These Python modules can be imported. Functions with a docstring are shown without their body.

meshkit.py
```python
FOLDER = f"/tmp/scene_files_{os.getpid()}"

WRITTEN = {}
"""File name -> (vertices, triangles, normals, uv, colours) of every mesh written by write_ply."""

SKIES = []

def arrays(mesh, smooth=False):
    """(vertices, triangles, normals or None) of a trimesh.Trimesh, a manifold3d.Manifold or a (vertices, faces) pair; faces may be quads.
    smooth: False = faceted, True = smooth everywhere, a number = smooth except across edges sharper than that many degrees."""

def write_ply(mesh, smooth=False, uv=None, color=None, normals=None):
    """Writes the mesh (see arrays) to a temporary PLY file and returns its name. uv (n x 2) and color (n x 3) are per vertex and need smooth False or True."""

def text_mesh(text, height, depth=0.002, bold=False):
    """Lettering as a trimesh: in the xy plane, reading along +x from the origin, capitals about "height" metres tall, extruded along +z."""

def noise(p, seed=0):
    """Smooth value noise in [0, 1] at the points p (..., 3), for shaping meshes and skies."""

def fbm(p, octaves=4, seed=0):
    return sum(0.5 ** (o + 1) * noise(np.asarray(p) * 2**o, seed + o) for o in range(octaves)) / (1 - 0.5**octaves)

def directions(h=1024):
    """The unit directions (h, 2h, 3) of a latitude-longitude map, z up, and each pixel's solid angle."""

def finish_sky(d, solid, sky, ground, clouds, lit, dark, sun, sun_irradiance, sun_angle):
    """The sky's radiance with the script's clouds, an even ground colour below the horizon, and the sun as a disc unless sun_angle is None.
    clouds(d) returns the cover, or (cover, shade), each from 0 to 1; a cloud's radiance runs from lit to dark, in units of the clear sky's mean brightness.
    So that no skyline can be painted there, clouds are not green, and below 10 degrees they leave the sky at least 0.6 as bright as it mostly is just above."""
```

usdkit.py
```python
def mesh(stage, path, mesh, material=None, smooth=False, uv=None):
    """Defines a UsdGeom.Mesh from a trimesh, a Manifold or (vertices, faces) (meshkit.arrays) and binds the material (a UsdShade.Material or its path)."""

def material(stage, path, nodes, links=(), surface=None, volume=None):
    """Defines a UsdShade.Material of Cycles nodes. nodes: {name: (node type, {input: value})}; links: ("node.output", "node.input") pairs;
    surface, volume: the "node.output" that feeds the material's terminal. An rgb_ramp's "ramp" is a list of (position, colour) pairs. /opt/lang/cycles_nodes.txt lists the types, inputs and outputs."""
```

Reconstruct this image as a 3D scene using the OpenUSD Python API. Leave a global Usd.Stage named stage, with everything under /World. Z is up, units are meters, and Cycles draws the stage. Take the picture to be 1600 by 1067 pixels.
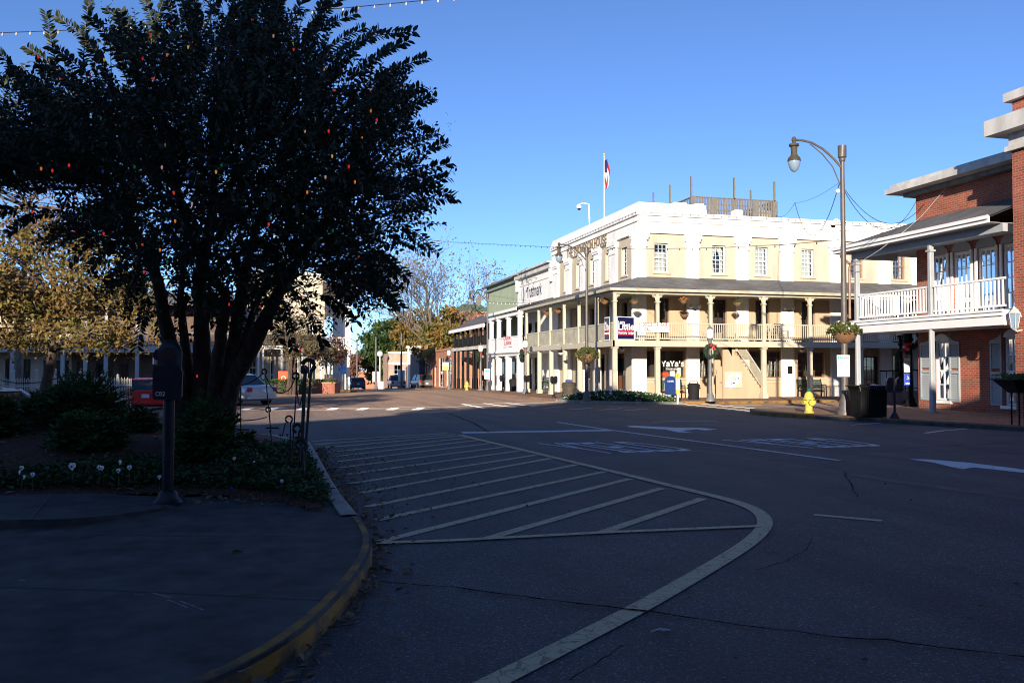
import math, random
import numpy as np, trimesh, usdkit, meshkit
from shapely.geometry import Polygon, LineString, Point
from shapely.ops import unary_union
from scipy.interpolate import PchipInterpolator
from pxr import Usd, UsdGeom, UsdLux, UsdShade, Gf, Sdf, Vt

stage = Usd.Stage.CreateInMemory()
UsdGeom.SetStageUpAxis(stage, 'Z'); UsdGeom.SetStageMetersPerUnit(stage, 1.0)
UsdGeom.Xform.Define(stage, '/World'); UsdGeom.Scope.Define(stage, '/World/Looks')

# ------------------------------------------------------------------ camera
EYE, YAW, PITCH, FPX = 1.6, 15.0, math.degrees(math.atan(39.5 / 1340)), 1340.0
EXPOSURE = 0.85
cam = UsdGeom.Camera.Define(stage, '/World/camera')
cam.CreateHorizontalApertureAttr(36.0); cam.CreateFocalLengthAttr(36.0 * FPX / 1600)
cam.CreateClippingRangeAttr(Gf.Vec2f(0.05, 5000)); cam.CreateExposureAttr(EXPOSURE)
cam.AddTranslateOp().Set(Gf.Vec3d(0, 0, EYE)); cam.AddRotateXYZOp().Set(Gf.Vec3f(90 + PITCH, 0, -YAW))

# ------------------------------------------------------------------ sky and sun
SUN_AZ, SUN_EL = 27.0, 12.5          # the sun stands behind the viewpoint, 27 degrees left of the street axis
SKY, SUN = 0.108, 1.25
_a, _e = math.radians(SUN_AZ), math.radians(SUN_EL)
dome = UsdLux.DomeLight.Define(stage, '/World/sky'); dome.GetPrim().SetCustomDataByKey('kind', 'structure')
skymat = usdkit.material(stage, '/World/Looks/sky_look', {
    's': ('sky_texture', {'sky_type': 'single_scattering', 'sun_disc': False, 'sun_elevation': _e, 'sun_rotation': math.atan2(-math.sin(_a), -math.cos(_a)),
                          'altitude': 60.0, 'air_density': 0.62, 'aerosol_density': 0.08, 'ozone_density': 3.4}),
    't': ('mix', {'mix_type': 'multiply', 'fac': 1.0, 'color2': (0.97, 1.0, 1.13)}), 'b': ('background_shader', {'strength': SKY})}, [('s.color', 't.color1'), ('t.color', 'b.color')], surface='b.background')
UsdShade.MaterialBindingAPI.Apply(dome.GetPrim()).Bind(skymat)
sun = UsdLux.DistantLight.Define(stage, '/World/sun')
sun.CreateIntensityAttr(SUN); sun.CreateAngleAttr(0.5); sun.CreateNormalizeAttr(True); sun.CreateColorAttr(Gf.Vec3f(1.0, 0.87, 0.70))
sun.AddRotateXYZOp().Set(Gf.Vec3f(90 - SUN_EL, 0, -SUN_AZ))

# ------------------------------------------------------------------ measuring helpers (photo pixel of the 1600 px wide photograph -> point in the place)
A_, T_ = math.radians(YAW), math.radians(PITCH)
R_ = np.array([math.cos(A_), -math.sin(A_), 0]); F0 = np.array([math.sin(A_), math.cos(A_), 0])
FW = F0 * math.cos(T_) + np.array([0, 0, math.sin(T_)]); UP = -F0 * math.sin(T_) + np.array([0, 0, math.cos(T_)])
O_ = np.array([0, 0, EYE])
_g = PchipInterpolator([-200, 0, 20, 28, 40, 58, 64, 81, 100, 125, 160, 420], [0, 0, 0, -.06, -.19, -.27, -.33, -.6, -1.0, -1.6, -2.5, -6.0])
def gz(y): return float(_g(min(max(y, -199), 419)))
def _s(t): t = np.clip(t, 0, 1); return t * t * (3 - 2 * t)
def dip(x, y): return .55 * _s((-3.5 - x) / 6) * _s((y - 20) / 8) * (1 - _s((y - 48) / 16))      # the square falls away towards the left
def ray(u, v): return R_ * (u - 800) / FPX + FW + UP * (533.5 - v) / FPX
def atX(u, v, X): r = ray(u, v); return O_ + r * (X / r[0])
def atY(u, v, Y): r = ray(u, v); return O_ + r * (Y / r[1])
def atD(u, v, d): r = ray(u, v); return O_ + r * (d / (r @ F0))
def gnd(u, v, off=0.0):
    d = 20.0; r = ray(u, v); k = r @ F0
    z = off
    for _ in range(80):
        t = (z - EYE) / r[2]
        y = r[1] * t
        z = .5 * z + .5 * (gz(min(y, 400)) + off)
    t = (z - EYE) / r[2]
    return O_ + r * t
def camxy(xc, d): return R_ * xc + F0 * d          # camera-aligned metres -> world

# ------------------------------------------------------------------ stage helpers
COUNT = {}
def numbered(parent, name):
    k = COUNT.get((parent, name), 0); COUNT[(parent, name)] = k + 1
    return f'{parent}/{name}' if k == 0 else f'{parent}/{name}_{k:03d}'
def tag(prim, label=None, cat=None, group=None, kind=None):
    for k, v in (('label', label), ('category', cat), ('group', group), ('kind', kind)):
        if v: prim.SetCustomDataByKey(k, v)
def thing(name, label, cat, loc=None, rz=0.0, group=None, kind=None):
    path = numbered('/World', name)
    x = UsdGeom.Xform.Define(stage, path)
    if loc is not None:
        x.AddTranslateOp().Set(Gf.Vec3d(*map(float, loc))); x.AddRotateZOp().Set(float(rz))
    tag(x.GetPrim(), label, cat, group, kind)
    return path
def copy(src, label, loc, rz=0.0, group=None, scale=None):
    base = src.rsplit('/', 1)[1].rstrip('0123456789').rstrip('_')
    path = numbered('/World', base)
    p = stage.DefinePrim(path, 'Xform')
    p.GetReferences().AddInternalReference(src); p.SetInstanceable(True)
    x = UsdGeom.Xform(p)
    x.ClearXformOpOrder()
    x.AddTranslateOp().Set(Gf.Vec3d(*map(float, loc))); x.AddRotateZOp().Set(float(rz))
    if scale is not None: x.AddScaleOp().Set(Gf.Vec3f(*([scale] * 3 if np.ndim(scale) == 0 else scale)))
    elif x.GetPrim().GetAttribute('xformOp:scale'): pass
    was = stage.GetPrimAtPath(src).GetCustomData()
    tag(p, label or was.get('label'), was.get('category'), group or was.get('group'))
    return path

class MB:
    """collects shapes into one mesh; fr = (origin, dir): local x along dir, local y outward (right of dir seen from above), z up"""
    def __init__(self, fr=None):
        self.v, self.f, self.n, self.fr = [], [], 0, fr
    def add(self, v, f):
        v = np.asarray(v, float); f = np.asarray(f, int)
        if f.shape[1] == 4: f = np.vstack([f[:, [0, 1, 2]], f[:, [0, 2, 3]]])
        self.v.append(v); self.f.append(f + self.n); self.n += len(v); return self
    def tm(self, m, M=None):
        v = np.array(m.vertices)
        if M is not None: v = v @ M[:3, :3].T + M[:3, 3]
        return self.add(v, m.faces)
    def box(self, x0, y0, z0, x1, y1, z1):
        x0, x1 = min(x0, x1), max(x0, x1); y0, y1 = min(y0, y1), max(y0, y1); z0, z1 = min(z0, z1), max(z0, z1)
        v = [(x, y, z) for z in (z0, z1) for y in (y0, y1) for x in (x0, x1)]
        return self.add(v, [(0, 2, 3, 1), (4, 5, 7, 6), (0, 1, 5, 4), (2, 6, 7, 3), (0, 4, 6, 2), (1, 3, 7, 5)])
    def bevel(self, x0, y0, z0, x1, y1, z1, b=0.02):
        x0, x1 = min(x0, x1), max(x0, x1); y0, y1 = min(y0, y1), max(y0, y1); z0, z1 = min(z0, z1), max(z0, z1)
        b = min(b, (x1 - x0) * .45, (y1 - y0) * .45, (z1 - z0) * .45)
        pts = [(x, y, z) for sx, x in ((1, x0), (-1, x1)) for sy, y in ((1, y0), (-1, y1)) for sz, z in ((1, z0), (-1, z1)) for x, y, z in ((x + sx * b, y + sy * b, z), (x + sx * b, y, z + sz * b), (x, y + sy * b, z + sz * b))]
        return self.tm(trimesh.convex.convex_hull(np.array(pts)))
    def hull(self, pts): return self.tm(trimesh.convex.convex_hull(np.array(pts, float)))
    def tube(self, pts, r, sides=8, cap=True):
        p = np.asarray(pts, float); n = len(p)
        t = np.gradient(p, axis=0); t /= np.linalg.norm(t, axis=1, keepdims=True) + 1e-12
        ref = np.array([0, 0, 1.0]) if abs(t[:, 2]).mean() < .8 else np.array([1.0, 0, 0])
        a = np.cross(t, ref); a /= np.linalg.norm(a, axis=1, keepdims=True) + 1e-12
        b = np.cross(t, a); ang = np.arange(sides) * 2 * np.pi / sides
        rr = np.broadcast_to(np.asarray(r, float), (n,))
        v = (p[:, None] + rr[:, None, None] * (np.cos(ang)[None, :, None] * a[:, None] + np.sin(ang)[None, :, None] * b[:, None])).reshape(-1, 3)
        i, j = np.meshgrid(np.arange(n - 1), np.arange(sides), indexing='ij')
        q = np.stack([i * sides + j, (i + 1) * sides + j, (i + 1) * sides + (j + 1) % sides, i * sides + (j + 1) % sides], -1).reshape(-1, 4)
        f = np.vstack([q[:, [0, 1, 2]], q[:, [0, 2, 3]]])
        if cap:
            v = np.vstack([v, p[:1], p[-1:]]); k = n * sides; j = np.arange(sides)
            f = np.vstack([f, np.stack([np.full(sides, k), j, (j + 1) % sides], 1), np.stack([np.full(sides, k + 1), (n - 1) * sides + (j + 1) % sides, (n - 1) * sides + j], 1)])
        return self.add(v, f)
    def lathe(self, prof, c=(0, 0, 0), sides=14):
        p = np.asarray(prof, float); n = len(p); ang = np.arange(sides) * 2 * np.pi / sides
        v = np.stack([p[:, None, 0] * np.cos(ang), p[:, None, 0] * np.sin(ang), np.repeat(p[:, 1:2], sides, 1)], -1).reshape(-1, 3) + np.asarray(c, float)
        i, j = np.meshgrid(np.arange(n - 1), np.arange(sides), indexing='ij')
        q = np.stack([i * sides + j, i * sides + (j + 1) % sides, (i + 1) * sides + (j + 1) % sides, (i + 1) * sides + j], -1).reshape(-1, 4)
        return self.add(v, q)
    def poly(self, pts, z0, z1):
        """prism from a plan polygon (list or shapely)"""
        pg = pts if hasattr(pts, 'exterior') else Polygon(pts)
        m = trimesh.creation.extrude_polygon(pg.buffer(0), z1 - z0)
        m.apply_translation((0, 0, z0)); return self.tm(m)
    def profile(self, pts, y0, y1):
        """prism from a polygon in local (x, z), from y0 to y1"""
        m = trimesh.creation.extrude_polygon(Polygon(pts).buffer(0), abs(y1 - y0))
        v = np.array(m.vertices); v = np.stack([v[:, 0], max(y0, y1) - v[:, 2], v[:, 1]], 1)
        return self.add(v, m.faces)
    def text(self, s, h, x, y, z, bold=True, sx=1.0, depth=.01, centre=False, M=None):
        m = meshkit.text_mesh(s, h, depth, bold); v = np.array(m.vertices)
        if centre: v[:, 0] -= (v[:, 0].max() + v[:, 0].min()) / 2
        v = np.stack([v[:, 0] * sx + x, v[:, 2] + y, v[:, 1] + z], 1)
        return self.add(v, m.faces)
    def mesh(self):
        v, f = np.vstack(self.v), np.vstack(self.f)
        if self.fr is not None:
            o, d = np.asarray(self.fr[0], float), np.asarray(self.fr[1], float)
            n = np.array([d[1], -d[0]])
            w = np.empty_like(v); w[:, 0] = o[0] + v[:, 0] * d[0] + v[:, 1] * n[0]; w[:, 1] = o[1] + v[:, 0] * d[1] + v[:, 1] * n[1]; w[:, 2] = o[2] + v[:, 2]
            v, f = w, f[:, ::-1]
        return v, f
    def build(self, name, mat, parent='/World', smooth=False, label=None, cat=None, group=None, kind=None):
        path = numbered(parent, name)
        v, f = self.mesh()
        if smooth:
            used = np.unique(f); re = np.zeros(len(v), int); re[used] = np.arange(len(used)); v, f = v[used], re[f]
        usdkit.mesh(stage, path, (v, f), LOOK[mat], smooth=smooth)
        if label or kind or cat: tag(stage.GetPrimAtPath(path), label, cat, group, kind)
        return path

def wallgrid(mb, x0, x1, z0, z1, opens, t=.3, yo=0.0):
    """wall from x0..x1, z0..z1, outer face at local y = yo, with rectangular openings (xa, xb, za, zb)"""
    xs = sorted({x0, x1, *[min(max(o[0], x0), x1) for o in opens], *[min(max(o[1], x0), x1) for o in opens]})
    for a, b in zip(xs[:-1], xs[1:]):
        if b - a < 1e-4: continue
        m = (a + b) / 2; segs = sorted((max(o[2], z0), min(o[3], z1)) for o in opens if o[0] <= m <= o[1])
        z = z0
        for s0, s1 in segs:
            if s0 > z + 1e-4: mb.box(a, yo - t, z, b, yo, s0)
            z = max(z, s1)
        if z < z1 - 1e-4: mb.box(a, yo - t, z, b, yo, z1)
    return mb

# ------------------------------------------------------------------ materials
LOOK = {}
PALER = {'white_stucco': .92, 'white_paint': .95, 'beige_stucco': .62, 'peach_stucco': .62, 'cream_paint': .62, 'cream_siding': .62, 'grey_paint': .62, 'shutter_grey': .75, 'pale_green': .7, 'stone_grey': .95, 'curtain': .7, 'concrete': .7, 'weathered_wood': .5}
def look(name, c, c2=None, scale=6.0, rough=.6, bump=0.0, bscale=None, metal=0.0, spec=.4, detail=5.0, c3=None, stretch=None, drough=0.0, ramp=(.38, .62), trans=0.0, island=0.0):
    k = PALER.get(name, 1.0); c = tuple(x * k for x in c); c2 = None if c2 is None else tuple(x * k for x in c2)
    nodes = {'p': ('principled_bsdf', {'base_color': c, 'roughness': rough, 'metallic': metal, 'specular_ior_level': spec, 'diffuse_roughness': drough})}
    links = []
    if c2 is not None or bump:
        nodes['g'] = ('geometry', {})
        src = 'g.position'
        if stretch is not None:
            nodes['m'] = ('mapping', {'scale': stretch}); links.append(('g.position', 'm.vector')); src = 'm.vector'
    if c2 is not None:
        nodes['n'] = ('noise_texture', {'scale': scale, 'detail': detail, 'roughness': .6})
        st = [(ramp[0], c), (ramp[1], c2)] if c3 is None else [(ramp[0], c), ((ramp[0] + ramp[1]) / 2, c2), (ramp[1], c3)]
        nodes['r'] = ('rgb_ramp', {'ramp': st})
        links += [(src, 'n.vector'), ('n.fac', 'r.fac')]
        out = 'r.color'
        if island:
            nodes['hv'] = ('hsv', {}); nodes['mr'] = ('map_range', {'to_min': 1 - island, 'to_max': 1 + island})
            links += [('g.random_per_island', 'mr.value'), ('mr.result', 'hv.value'), ('r.color', 'hv.color')]; out = 'hv.color'
        links.append((out, 'p.base_color'))
    if bump:
        nodes['bn'] = ('noise_texture', {'scale': bscale or scale * 4, 'detail': 6.0, 'roughness': .65}); nodes['b'] = ('bump', {'strength': 1.0, 'distance': bump})
        links += [(src, 'bn.vector'), ('bn.fac', 'b.height'), ('b.normal', 'p.normal')]
    surf = 'p.BSDF'
    if trans:
        nodes['t'] = ('translucent_bsdf', {'color': tuple(min(1, x * 1.6) for x in c)}); nodes['mx'] = ('mix_closure', {'fac': trans})
        links += [('p.BSDF', 'mx.closure1'), ('t.BSDF', 'mx.closure2')]
        if c2 is not None: links.append((out, 't.color'))
        surf = 'mx.closure'
    LOOK[name] = usdkit.material(stage, f'/World/Looks/{name}', nodes, links, surface=surf)
def brick_look(name, c1, c2, mortar, bw=.21, bh=.075, m=.011, ax='xz', bump=.006, rough=.85):
    """brick coursing on vertical walls: runs along x+y so it works on both wall directions"""
    nodes = {'g': ('geometry', {}), 's': ('separate_xyz', {}), 'a': ('math', {'math_type': 'add'}), 'c': ('combine_xyz', {}),
             'b': ('brick_texture', {'color1': c1, 'color2': c2, 'mortar': mortar, 'scale': 1.0, 'mortar_size': m, 'mortar_smooth': .2, 'brick_width': bw, 'row_height': bh, 'bias': 0.0}),
             'n': ('noise_texture', {'scale': 1.3, 'detail': 6.0}), 'nr': ('rgb_ramp', {'ramp': [(.3, (.75, .75, .75)), (.7, (1.12, 1.1, 1.08))]}), 'mx': ('mix', {'mix_type': 'multiply', 'fac': 1.0}),
             'bp': ('bump', {'strength': 1.0, 'distance': bump, 'invert': True}), 'p': ('principled_bsdf', {'roughness': rough, 'specular_ior_level': .25})}
    links = [('g.position', 's.vector'), ('a.value', 'c.x'), ('c.vector', 'b.vector'), ('g.position', 'n.vector'), ('n.fac', 'nr.fac'),
             ('b.color', 'mx.color1'), ('nr.color', 'mx.color2'), ('mx.color', 'p.base_color'), ('b.fac', 'bp.height'), ('bp.normal', 'p.normal')]
    if ax == 'xz': links += [('s.x', 'a.value1'), ('s.y', 'a.value2'), ('s.z', 'c.y')]
    else: nodes['a'] = ('math', {'math_type': 'add', 'value2': 0.0}); links += [('s.x', 'a.value1'), ('s.y', 'c.y')]
    LOOK[name] = usdkit.material(stage, f'/World/Looks/{name}', nodes, links, surface='p.BSDF')
def glass_look(name, ior, tint, gloss=(1, 1, 1), rough=.02):
    LOOK[name] = usdkit.material(stage, f'/World/Looks/{name}', {'t': ('transparent_bsdf', {'color': tint}), 'g': ('glossy_bsdf', {'color': gloss, 'roughness': rough}), 'f': ('fresnel', {'IOR': ior}), 'm': ('mix_closure', {})},
        [('f.fac', 'm.fac'), ('t.BSDF', 'm.closure1'), ('g.BSDF', 'm.closure2')], surface='m.closure')
def asphalt_look():
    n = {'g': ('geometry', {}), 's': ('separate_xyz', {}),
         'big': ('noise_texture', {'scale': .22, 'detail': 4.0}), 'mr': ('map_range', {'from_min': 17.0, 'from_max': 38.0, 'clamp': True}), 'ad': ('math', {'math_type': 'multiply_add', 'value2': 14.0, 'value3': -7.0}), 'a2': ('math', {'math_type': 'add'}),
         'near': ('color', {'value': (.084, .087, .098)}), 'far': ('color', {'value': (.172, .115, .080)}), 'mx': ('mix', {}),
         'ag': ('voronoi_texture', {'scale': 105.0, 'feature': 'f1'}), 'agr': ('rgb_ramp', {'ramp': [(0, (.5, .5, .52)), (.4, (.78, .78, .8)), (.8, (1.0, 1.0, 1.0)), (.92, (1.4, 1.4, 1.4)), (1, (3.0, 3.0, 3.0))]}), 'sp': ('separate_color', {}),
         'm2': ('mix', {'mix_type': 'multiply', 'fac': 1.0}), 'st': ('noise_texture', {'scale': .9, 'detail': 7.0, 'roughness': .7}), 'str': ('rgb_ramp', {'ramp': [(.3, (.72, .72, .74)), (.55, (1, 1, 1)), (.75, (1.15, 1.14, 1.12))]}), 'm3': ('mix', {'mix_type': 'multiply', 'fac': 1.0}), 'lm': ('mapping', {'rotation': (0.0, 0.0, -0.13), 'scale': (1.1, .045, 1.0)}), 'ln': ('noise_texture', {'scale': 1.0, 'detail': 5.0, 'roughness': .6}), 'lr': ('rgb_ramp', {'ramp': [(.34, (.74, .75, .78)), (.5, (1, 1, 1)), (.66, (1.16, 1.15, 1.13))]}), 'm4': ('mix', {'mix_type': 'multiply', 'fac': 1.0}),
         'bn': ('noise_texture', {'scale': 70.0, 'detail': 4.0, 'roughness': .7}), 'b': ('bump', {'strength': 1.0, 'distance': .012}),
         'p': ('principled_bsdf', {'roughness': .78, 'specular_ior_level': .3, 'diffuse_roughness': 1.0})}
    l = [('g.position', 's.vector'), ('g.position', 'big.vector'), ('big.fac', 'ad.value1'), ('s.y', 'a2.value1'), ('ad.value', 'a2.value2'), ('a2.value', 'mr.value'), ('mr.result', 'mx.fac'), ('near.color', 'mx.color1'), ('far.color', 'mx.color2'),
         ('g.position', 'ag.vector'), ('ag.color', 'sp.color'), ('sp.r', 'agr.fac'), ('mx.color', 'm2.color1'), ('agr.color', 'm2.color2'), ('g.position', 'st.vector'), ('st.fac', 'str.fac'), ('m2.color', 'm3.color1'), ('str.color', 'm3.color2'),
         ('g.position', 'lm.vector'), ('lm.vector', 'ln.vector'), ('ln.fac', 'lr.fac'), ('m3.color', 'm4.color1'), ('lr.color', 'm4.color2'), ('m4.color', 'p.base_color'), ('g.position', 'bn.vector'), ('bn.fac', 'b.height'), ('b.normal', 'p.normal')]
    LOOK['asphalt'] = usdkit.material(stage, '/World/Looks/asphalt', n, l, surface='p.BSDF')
asphalt_look()
def paint_look(name, c, wear=.5, under=(.05, .05, .055)):
    n = {'g': ('geometry', {}), 'n': ('noise_texture', {'scale': 9.0, 'detail': 8.0, 'roughness': .75}), 'v': ('voronoi_texture', {'scale': 7.0, 'feature': 'distance_to_edge'}), 'vr': ('math', {'math_type': 'less_than', 'value2': .02}),
         'r': ('rgb_ramp', {'ramp': [(wear - .12, under), (wear, c)]}), 'mx': ('mix', {'color2': under}), 'k': ('math', {'math_type': 'multiply', 'value2': .55}),
         'bn': ('noise_texture', {'scale': 70.0, 'detail': 4.0}), 'b': ('bump', {'strength': 1.0, 'distance': .006}), 'p': ('principled_bsdf', {'roughness': .75, 'specular_ior_level': .3, 'diffuse_roughness': 1.0})}
    l = [('g.position', 'n.vector'), ('g.position', 'v.vector'), ('v.distance', 'vr.value1'), ('n.fac', 'r.fac'), ('r.color', 'mx.color1'), ('vr.value', 'k.value1'), ('k.value', 'mx.fac'), ('mx.color', 'p.base_color'), ('g.position', 'bn.vector'), ('bn.fac', 'b.height'), ('b.normal', 'p.normal')]
    LOOK[name] = usdkit.material(stage, f'/World/Looks/{name}', n, l, surface='p.BSDF')
paint_look('line_white', (.60, .62, .64), .40); paint_look('line_yellow', (.50, .415, .255), .45)
paint_look('scuff', (.20, .21, .22), .52, (.06, .06, .06)); look('seal_coat', (.040, .042, .047), (.075, .077, .083), scale=2.5, rough=.8, bump=.006, bscale=60, detail=10)
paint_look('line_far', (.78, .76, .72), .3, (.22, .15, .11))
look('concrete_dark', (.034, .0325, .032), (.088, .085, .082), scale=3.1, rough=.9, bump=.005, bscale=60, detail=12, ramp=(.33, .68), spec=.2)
look('concrete', (.26, .25, .23), (.42, .41, .38), scale=3.5, rough=.9, bump=.006, bscale=40, detail=8)
look('kerb_yellow', (.070, .054, .038), (.25, .130, .020), scale=3.4, rough=.85, bump=.008, bscale=40, detail=9, ramp=(.40, .56))
look('terrain', (.10, .09, .07), (.16, .13, .09), scale=.5, rough=.95)
look('mulch', (.035, .016, .010), (.13, .06, .035), scale=26, rough=.95, bump=.03, bscale=38, detail=8)
look('soil', (.03, .018, .012), (.06, .04, .028), scale=12, rough=.95, bump=.02)
brick_look('paver', (.27, .15, .095), (.36, .21, .13), (.17, .115, .08), bw=.2, bh=.1, m=.008, ax='xy', bump=.003)
look('tan_stain', (.2, .12, .08), (.3, .18, .1), scale=2)
brick_look('brick_red', (.27, .066, .040), (.36, .098, .056), (.36, .22, .17), bump=.008)
brick_look('brick_orange', (.36, .14, .085), (.43, .18, .11), (.42, .30, .22), bump=.003)
brick_look('brick_old', (.34, .20, .15), (.45, .29, .22), (.5, .43, .36), bump=.004)
brick_look('brick_far', (.40, .145, .075), (.46, .18, .10), (.5, .3, .22), bump=.003)
look('white_stucco', (.66, .65, .625), (.83, .825, .81), scale=1.5, rough=.8, bump=.004, bscale=20, detail=10, stretch=(1, 1, .3), ramp=(.28, .56))
look('white_paint', (.76, .76, .75), (.82, .82, .81), scale=2.0, rough=.55, detail=6)
look('beige_stucco', (.64, .555, .425), (.77, .68, .53), scale=1.6, rough=.85, bump=.004, bscale=22, detail=10, stretch=(1, 1, .28), ramp=(.3, .6))
look('peach_stucco', (.62, .455, .30), (.75, .56, .375), scale=1.6, rough=.85, bump=.004, bscale=22, detail=10, stretch=(1, 1, .28), ramp=(.3, .6))
look('cream_paint', (.70, .645, .50), (.77, .715, .56), scale=3.0, rough=.55, detail=7)
look('cream_siding', (.56, .52, .39), (.74, .70, .54), scale=2.0, rough=.6, detail=7)
look('grey_paint', (.50, .53, .56), (.56, .59, .62), scale=2.5, rough=.5)
look('shutter_grey', (.42, .46, .48), (.47, .51, .53), scale=3, rough=.55)
look('pale_green', (.42, .50, .34), (.47, .55, .38), scale=1.2, rough=.8)
look('stone_grey', (.44, .43, .41), (.60, .59, .56), scale=1.8, rough=.85, detail=9, stretch=(1, 1, .35), bump=.003, bscale=20)
look('cap_dark', (.12, .12, .12), (.2, .2, .19), scale=3)
def shingle_look(name, c1, c2, mort):
    nodes = {'g': ('geometry', {}), 's': ('separate_xyz', {}), 'a': ('math', {'math_type': 'add'}), 'c': ('combine_xyz', {}),
             'b': ('brick_texture', {'color1': c1, 'color2': c2, 'mortar': mort, 'scale': 1.0, 'mortar_size': .008, 'mortar_smooth': .3, 'brick_width': .3, 'row_height': .055}),
             'n': ('noise_texture', {'scale': .8, 'detail': 8.0}), 'nr': ('rgb_ramp', {'ramp': [(.3, (.7, .7, .7)), (.7, (1.2, 1.2, 1.2))]}), 'mx': ('mix', {'mix_type': 'multiply', 'fac': 1.0}),
             'bp': ('bump', {'strength': 1.0, 'distance': .01, 'invert': True}), 'p': ('principled_bsdf', {'roughness': .9, 'specular_ior_level': .2})}
    LOOK[name] = usdkit.material(stage, f'/World/Looks/{name}', nodes, [('g.position', 's.vector'), ('s.x', 'a.value1'), ('s.y', 'a.value2'), ('a.value', 'c.x'), ('s.z', 'c.y'), ('c.vector', 'b.vector'), ('g.position', 'n.vector'), ('n.fac', 'nr.fac'),
        ('b.color', 'mx.color1'), ('nr.color', 'mx.color2'), ('mx.color', 'p.base_color'), ('b.fac', 'bp.height'), ('bp.normal', 'p.normal')], surface='p.BSDF')
shingle_look('shingle', (.15, .145, .145), (.20, .195, .19), (.07, .07, .07))
shingle_look('shingle_dark', (.075, .075, .078), (.105, .105, .108), (.03, .03, .03))
look('brown_trim', (.20, .115, .065), (.25, .15, .09), scale=4, rough=.5)
look('dark_trim', (.03, .022, .018), (.045, .033, .026), scale=4, rough=.4)
look('wood_door', (.17, .07, .03), (.24, .10, .045), scale=5, rough=.4, stretch=(8, 8, 1))
look('weathered_wood', (.24, .225, .205), (.36, .335, .30), scale=3, rough=.85, stretch=(8, 8, 1))
look('interior', (.055, .045, .038), rough=.9)
look('interior_light', (.30, .25, .19), rough=.9)
look('curtain', (.62, .61, .58), (.72, .71, .68), scale=9, rough=.9, stretch=(6, 6, .3))
look('pole_bronze', (.075, .065, .058), (.10, .088, .078), scale=5, rough=.45, spec=.5)
look('pole_grey', (.12, .115, .11), (.155, .15, .145), scale=5, rough=.5, spec=.5)
look('black_metal', (.007, .007, .008), (.011, .011, .012), scale=6, rough=.55, spec=.08)
look('dark_green_metal', (.008, .018, .016), (.012, .024, .02), scale=6, rough=.45, spec=.5)
look('meter_grey', (.012, .012, .016), (.02, .02, .025), scale=8, rough=.4, spec=.3)
look('chrome', (.55, .56, .58), rough=.25, metal=1.0)
look('hydrant_yellow', (.42, .345, .06), (.55, .46, .10), scale=14, rough=.6, spec=.15)
look('hydrant_green', (.02, .14, .05), rough=.45)
look('red_bow', (.62, .022, .02), (.75, .04, .03), scale=12, rough=.5)
look('mail_blue', (.006, .028, .12), (.008, .034, .14), scale=4, rough=.55, spec=.06)
look('bin_blue', (.012, .035, .16), rough=.4)
look('bin_brown', (.06, .05, .038), (.085, .072, .055), scale=5, rough=.6, spec=.1)
look('sign_navy', (.008, .008, .05), rough=.6, spec=.06); look('sign_navy_grey', (.055, .055, .085), rough=.6)
look('sign_red', (.55, .03, .05), rough=.5); look('sign_text_red', (.22, .018, .018), rough=.7, spec=.1); look('sign_text_grey', (.11, .11, .115), rough=.6)
look('sign_green', (.03, .36, .28), rough=.5); look('sign_blue', (.015, .06, .42), rough=.5); look('sign_yellow', (.45, .50, .025), rough=.5); look('ink', (.012, .012, .014), rough=.6); look('crack_dark', (.014, .014, .016), rough=1.0, spec=0.0)
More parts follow.
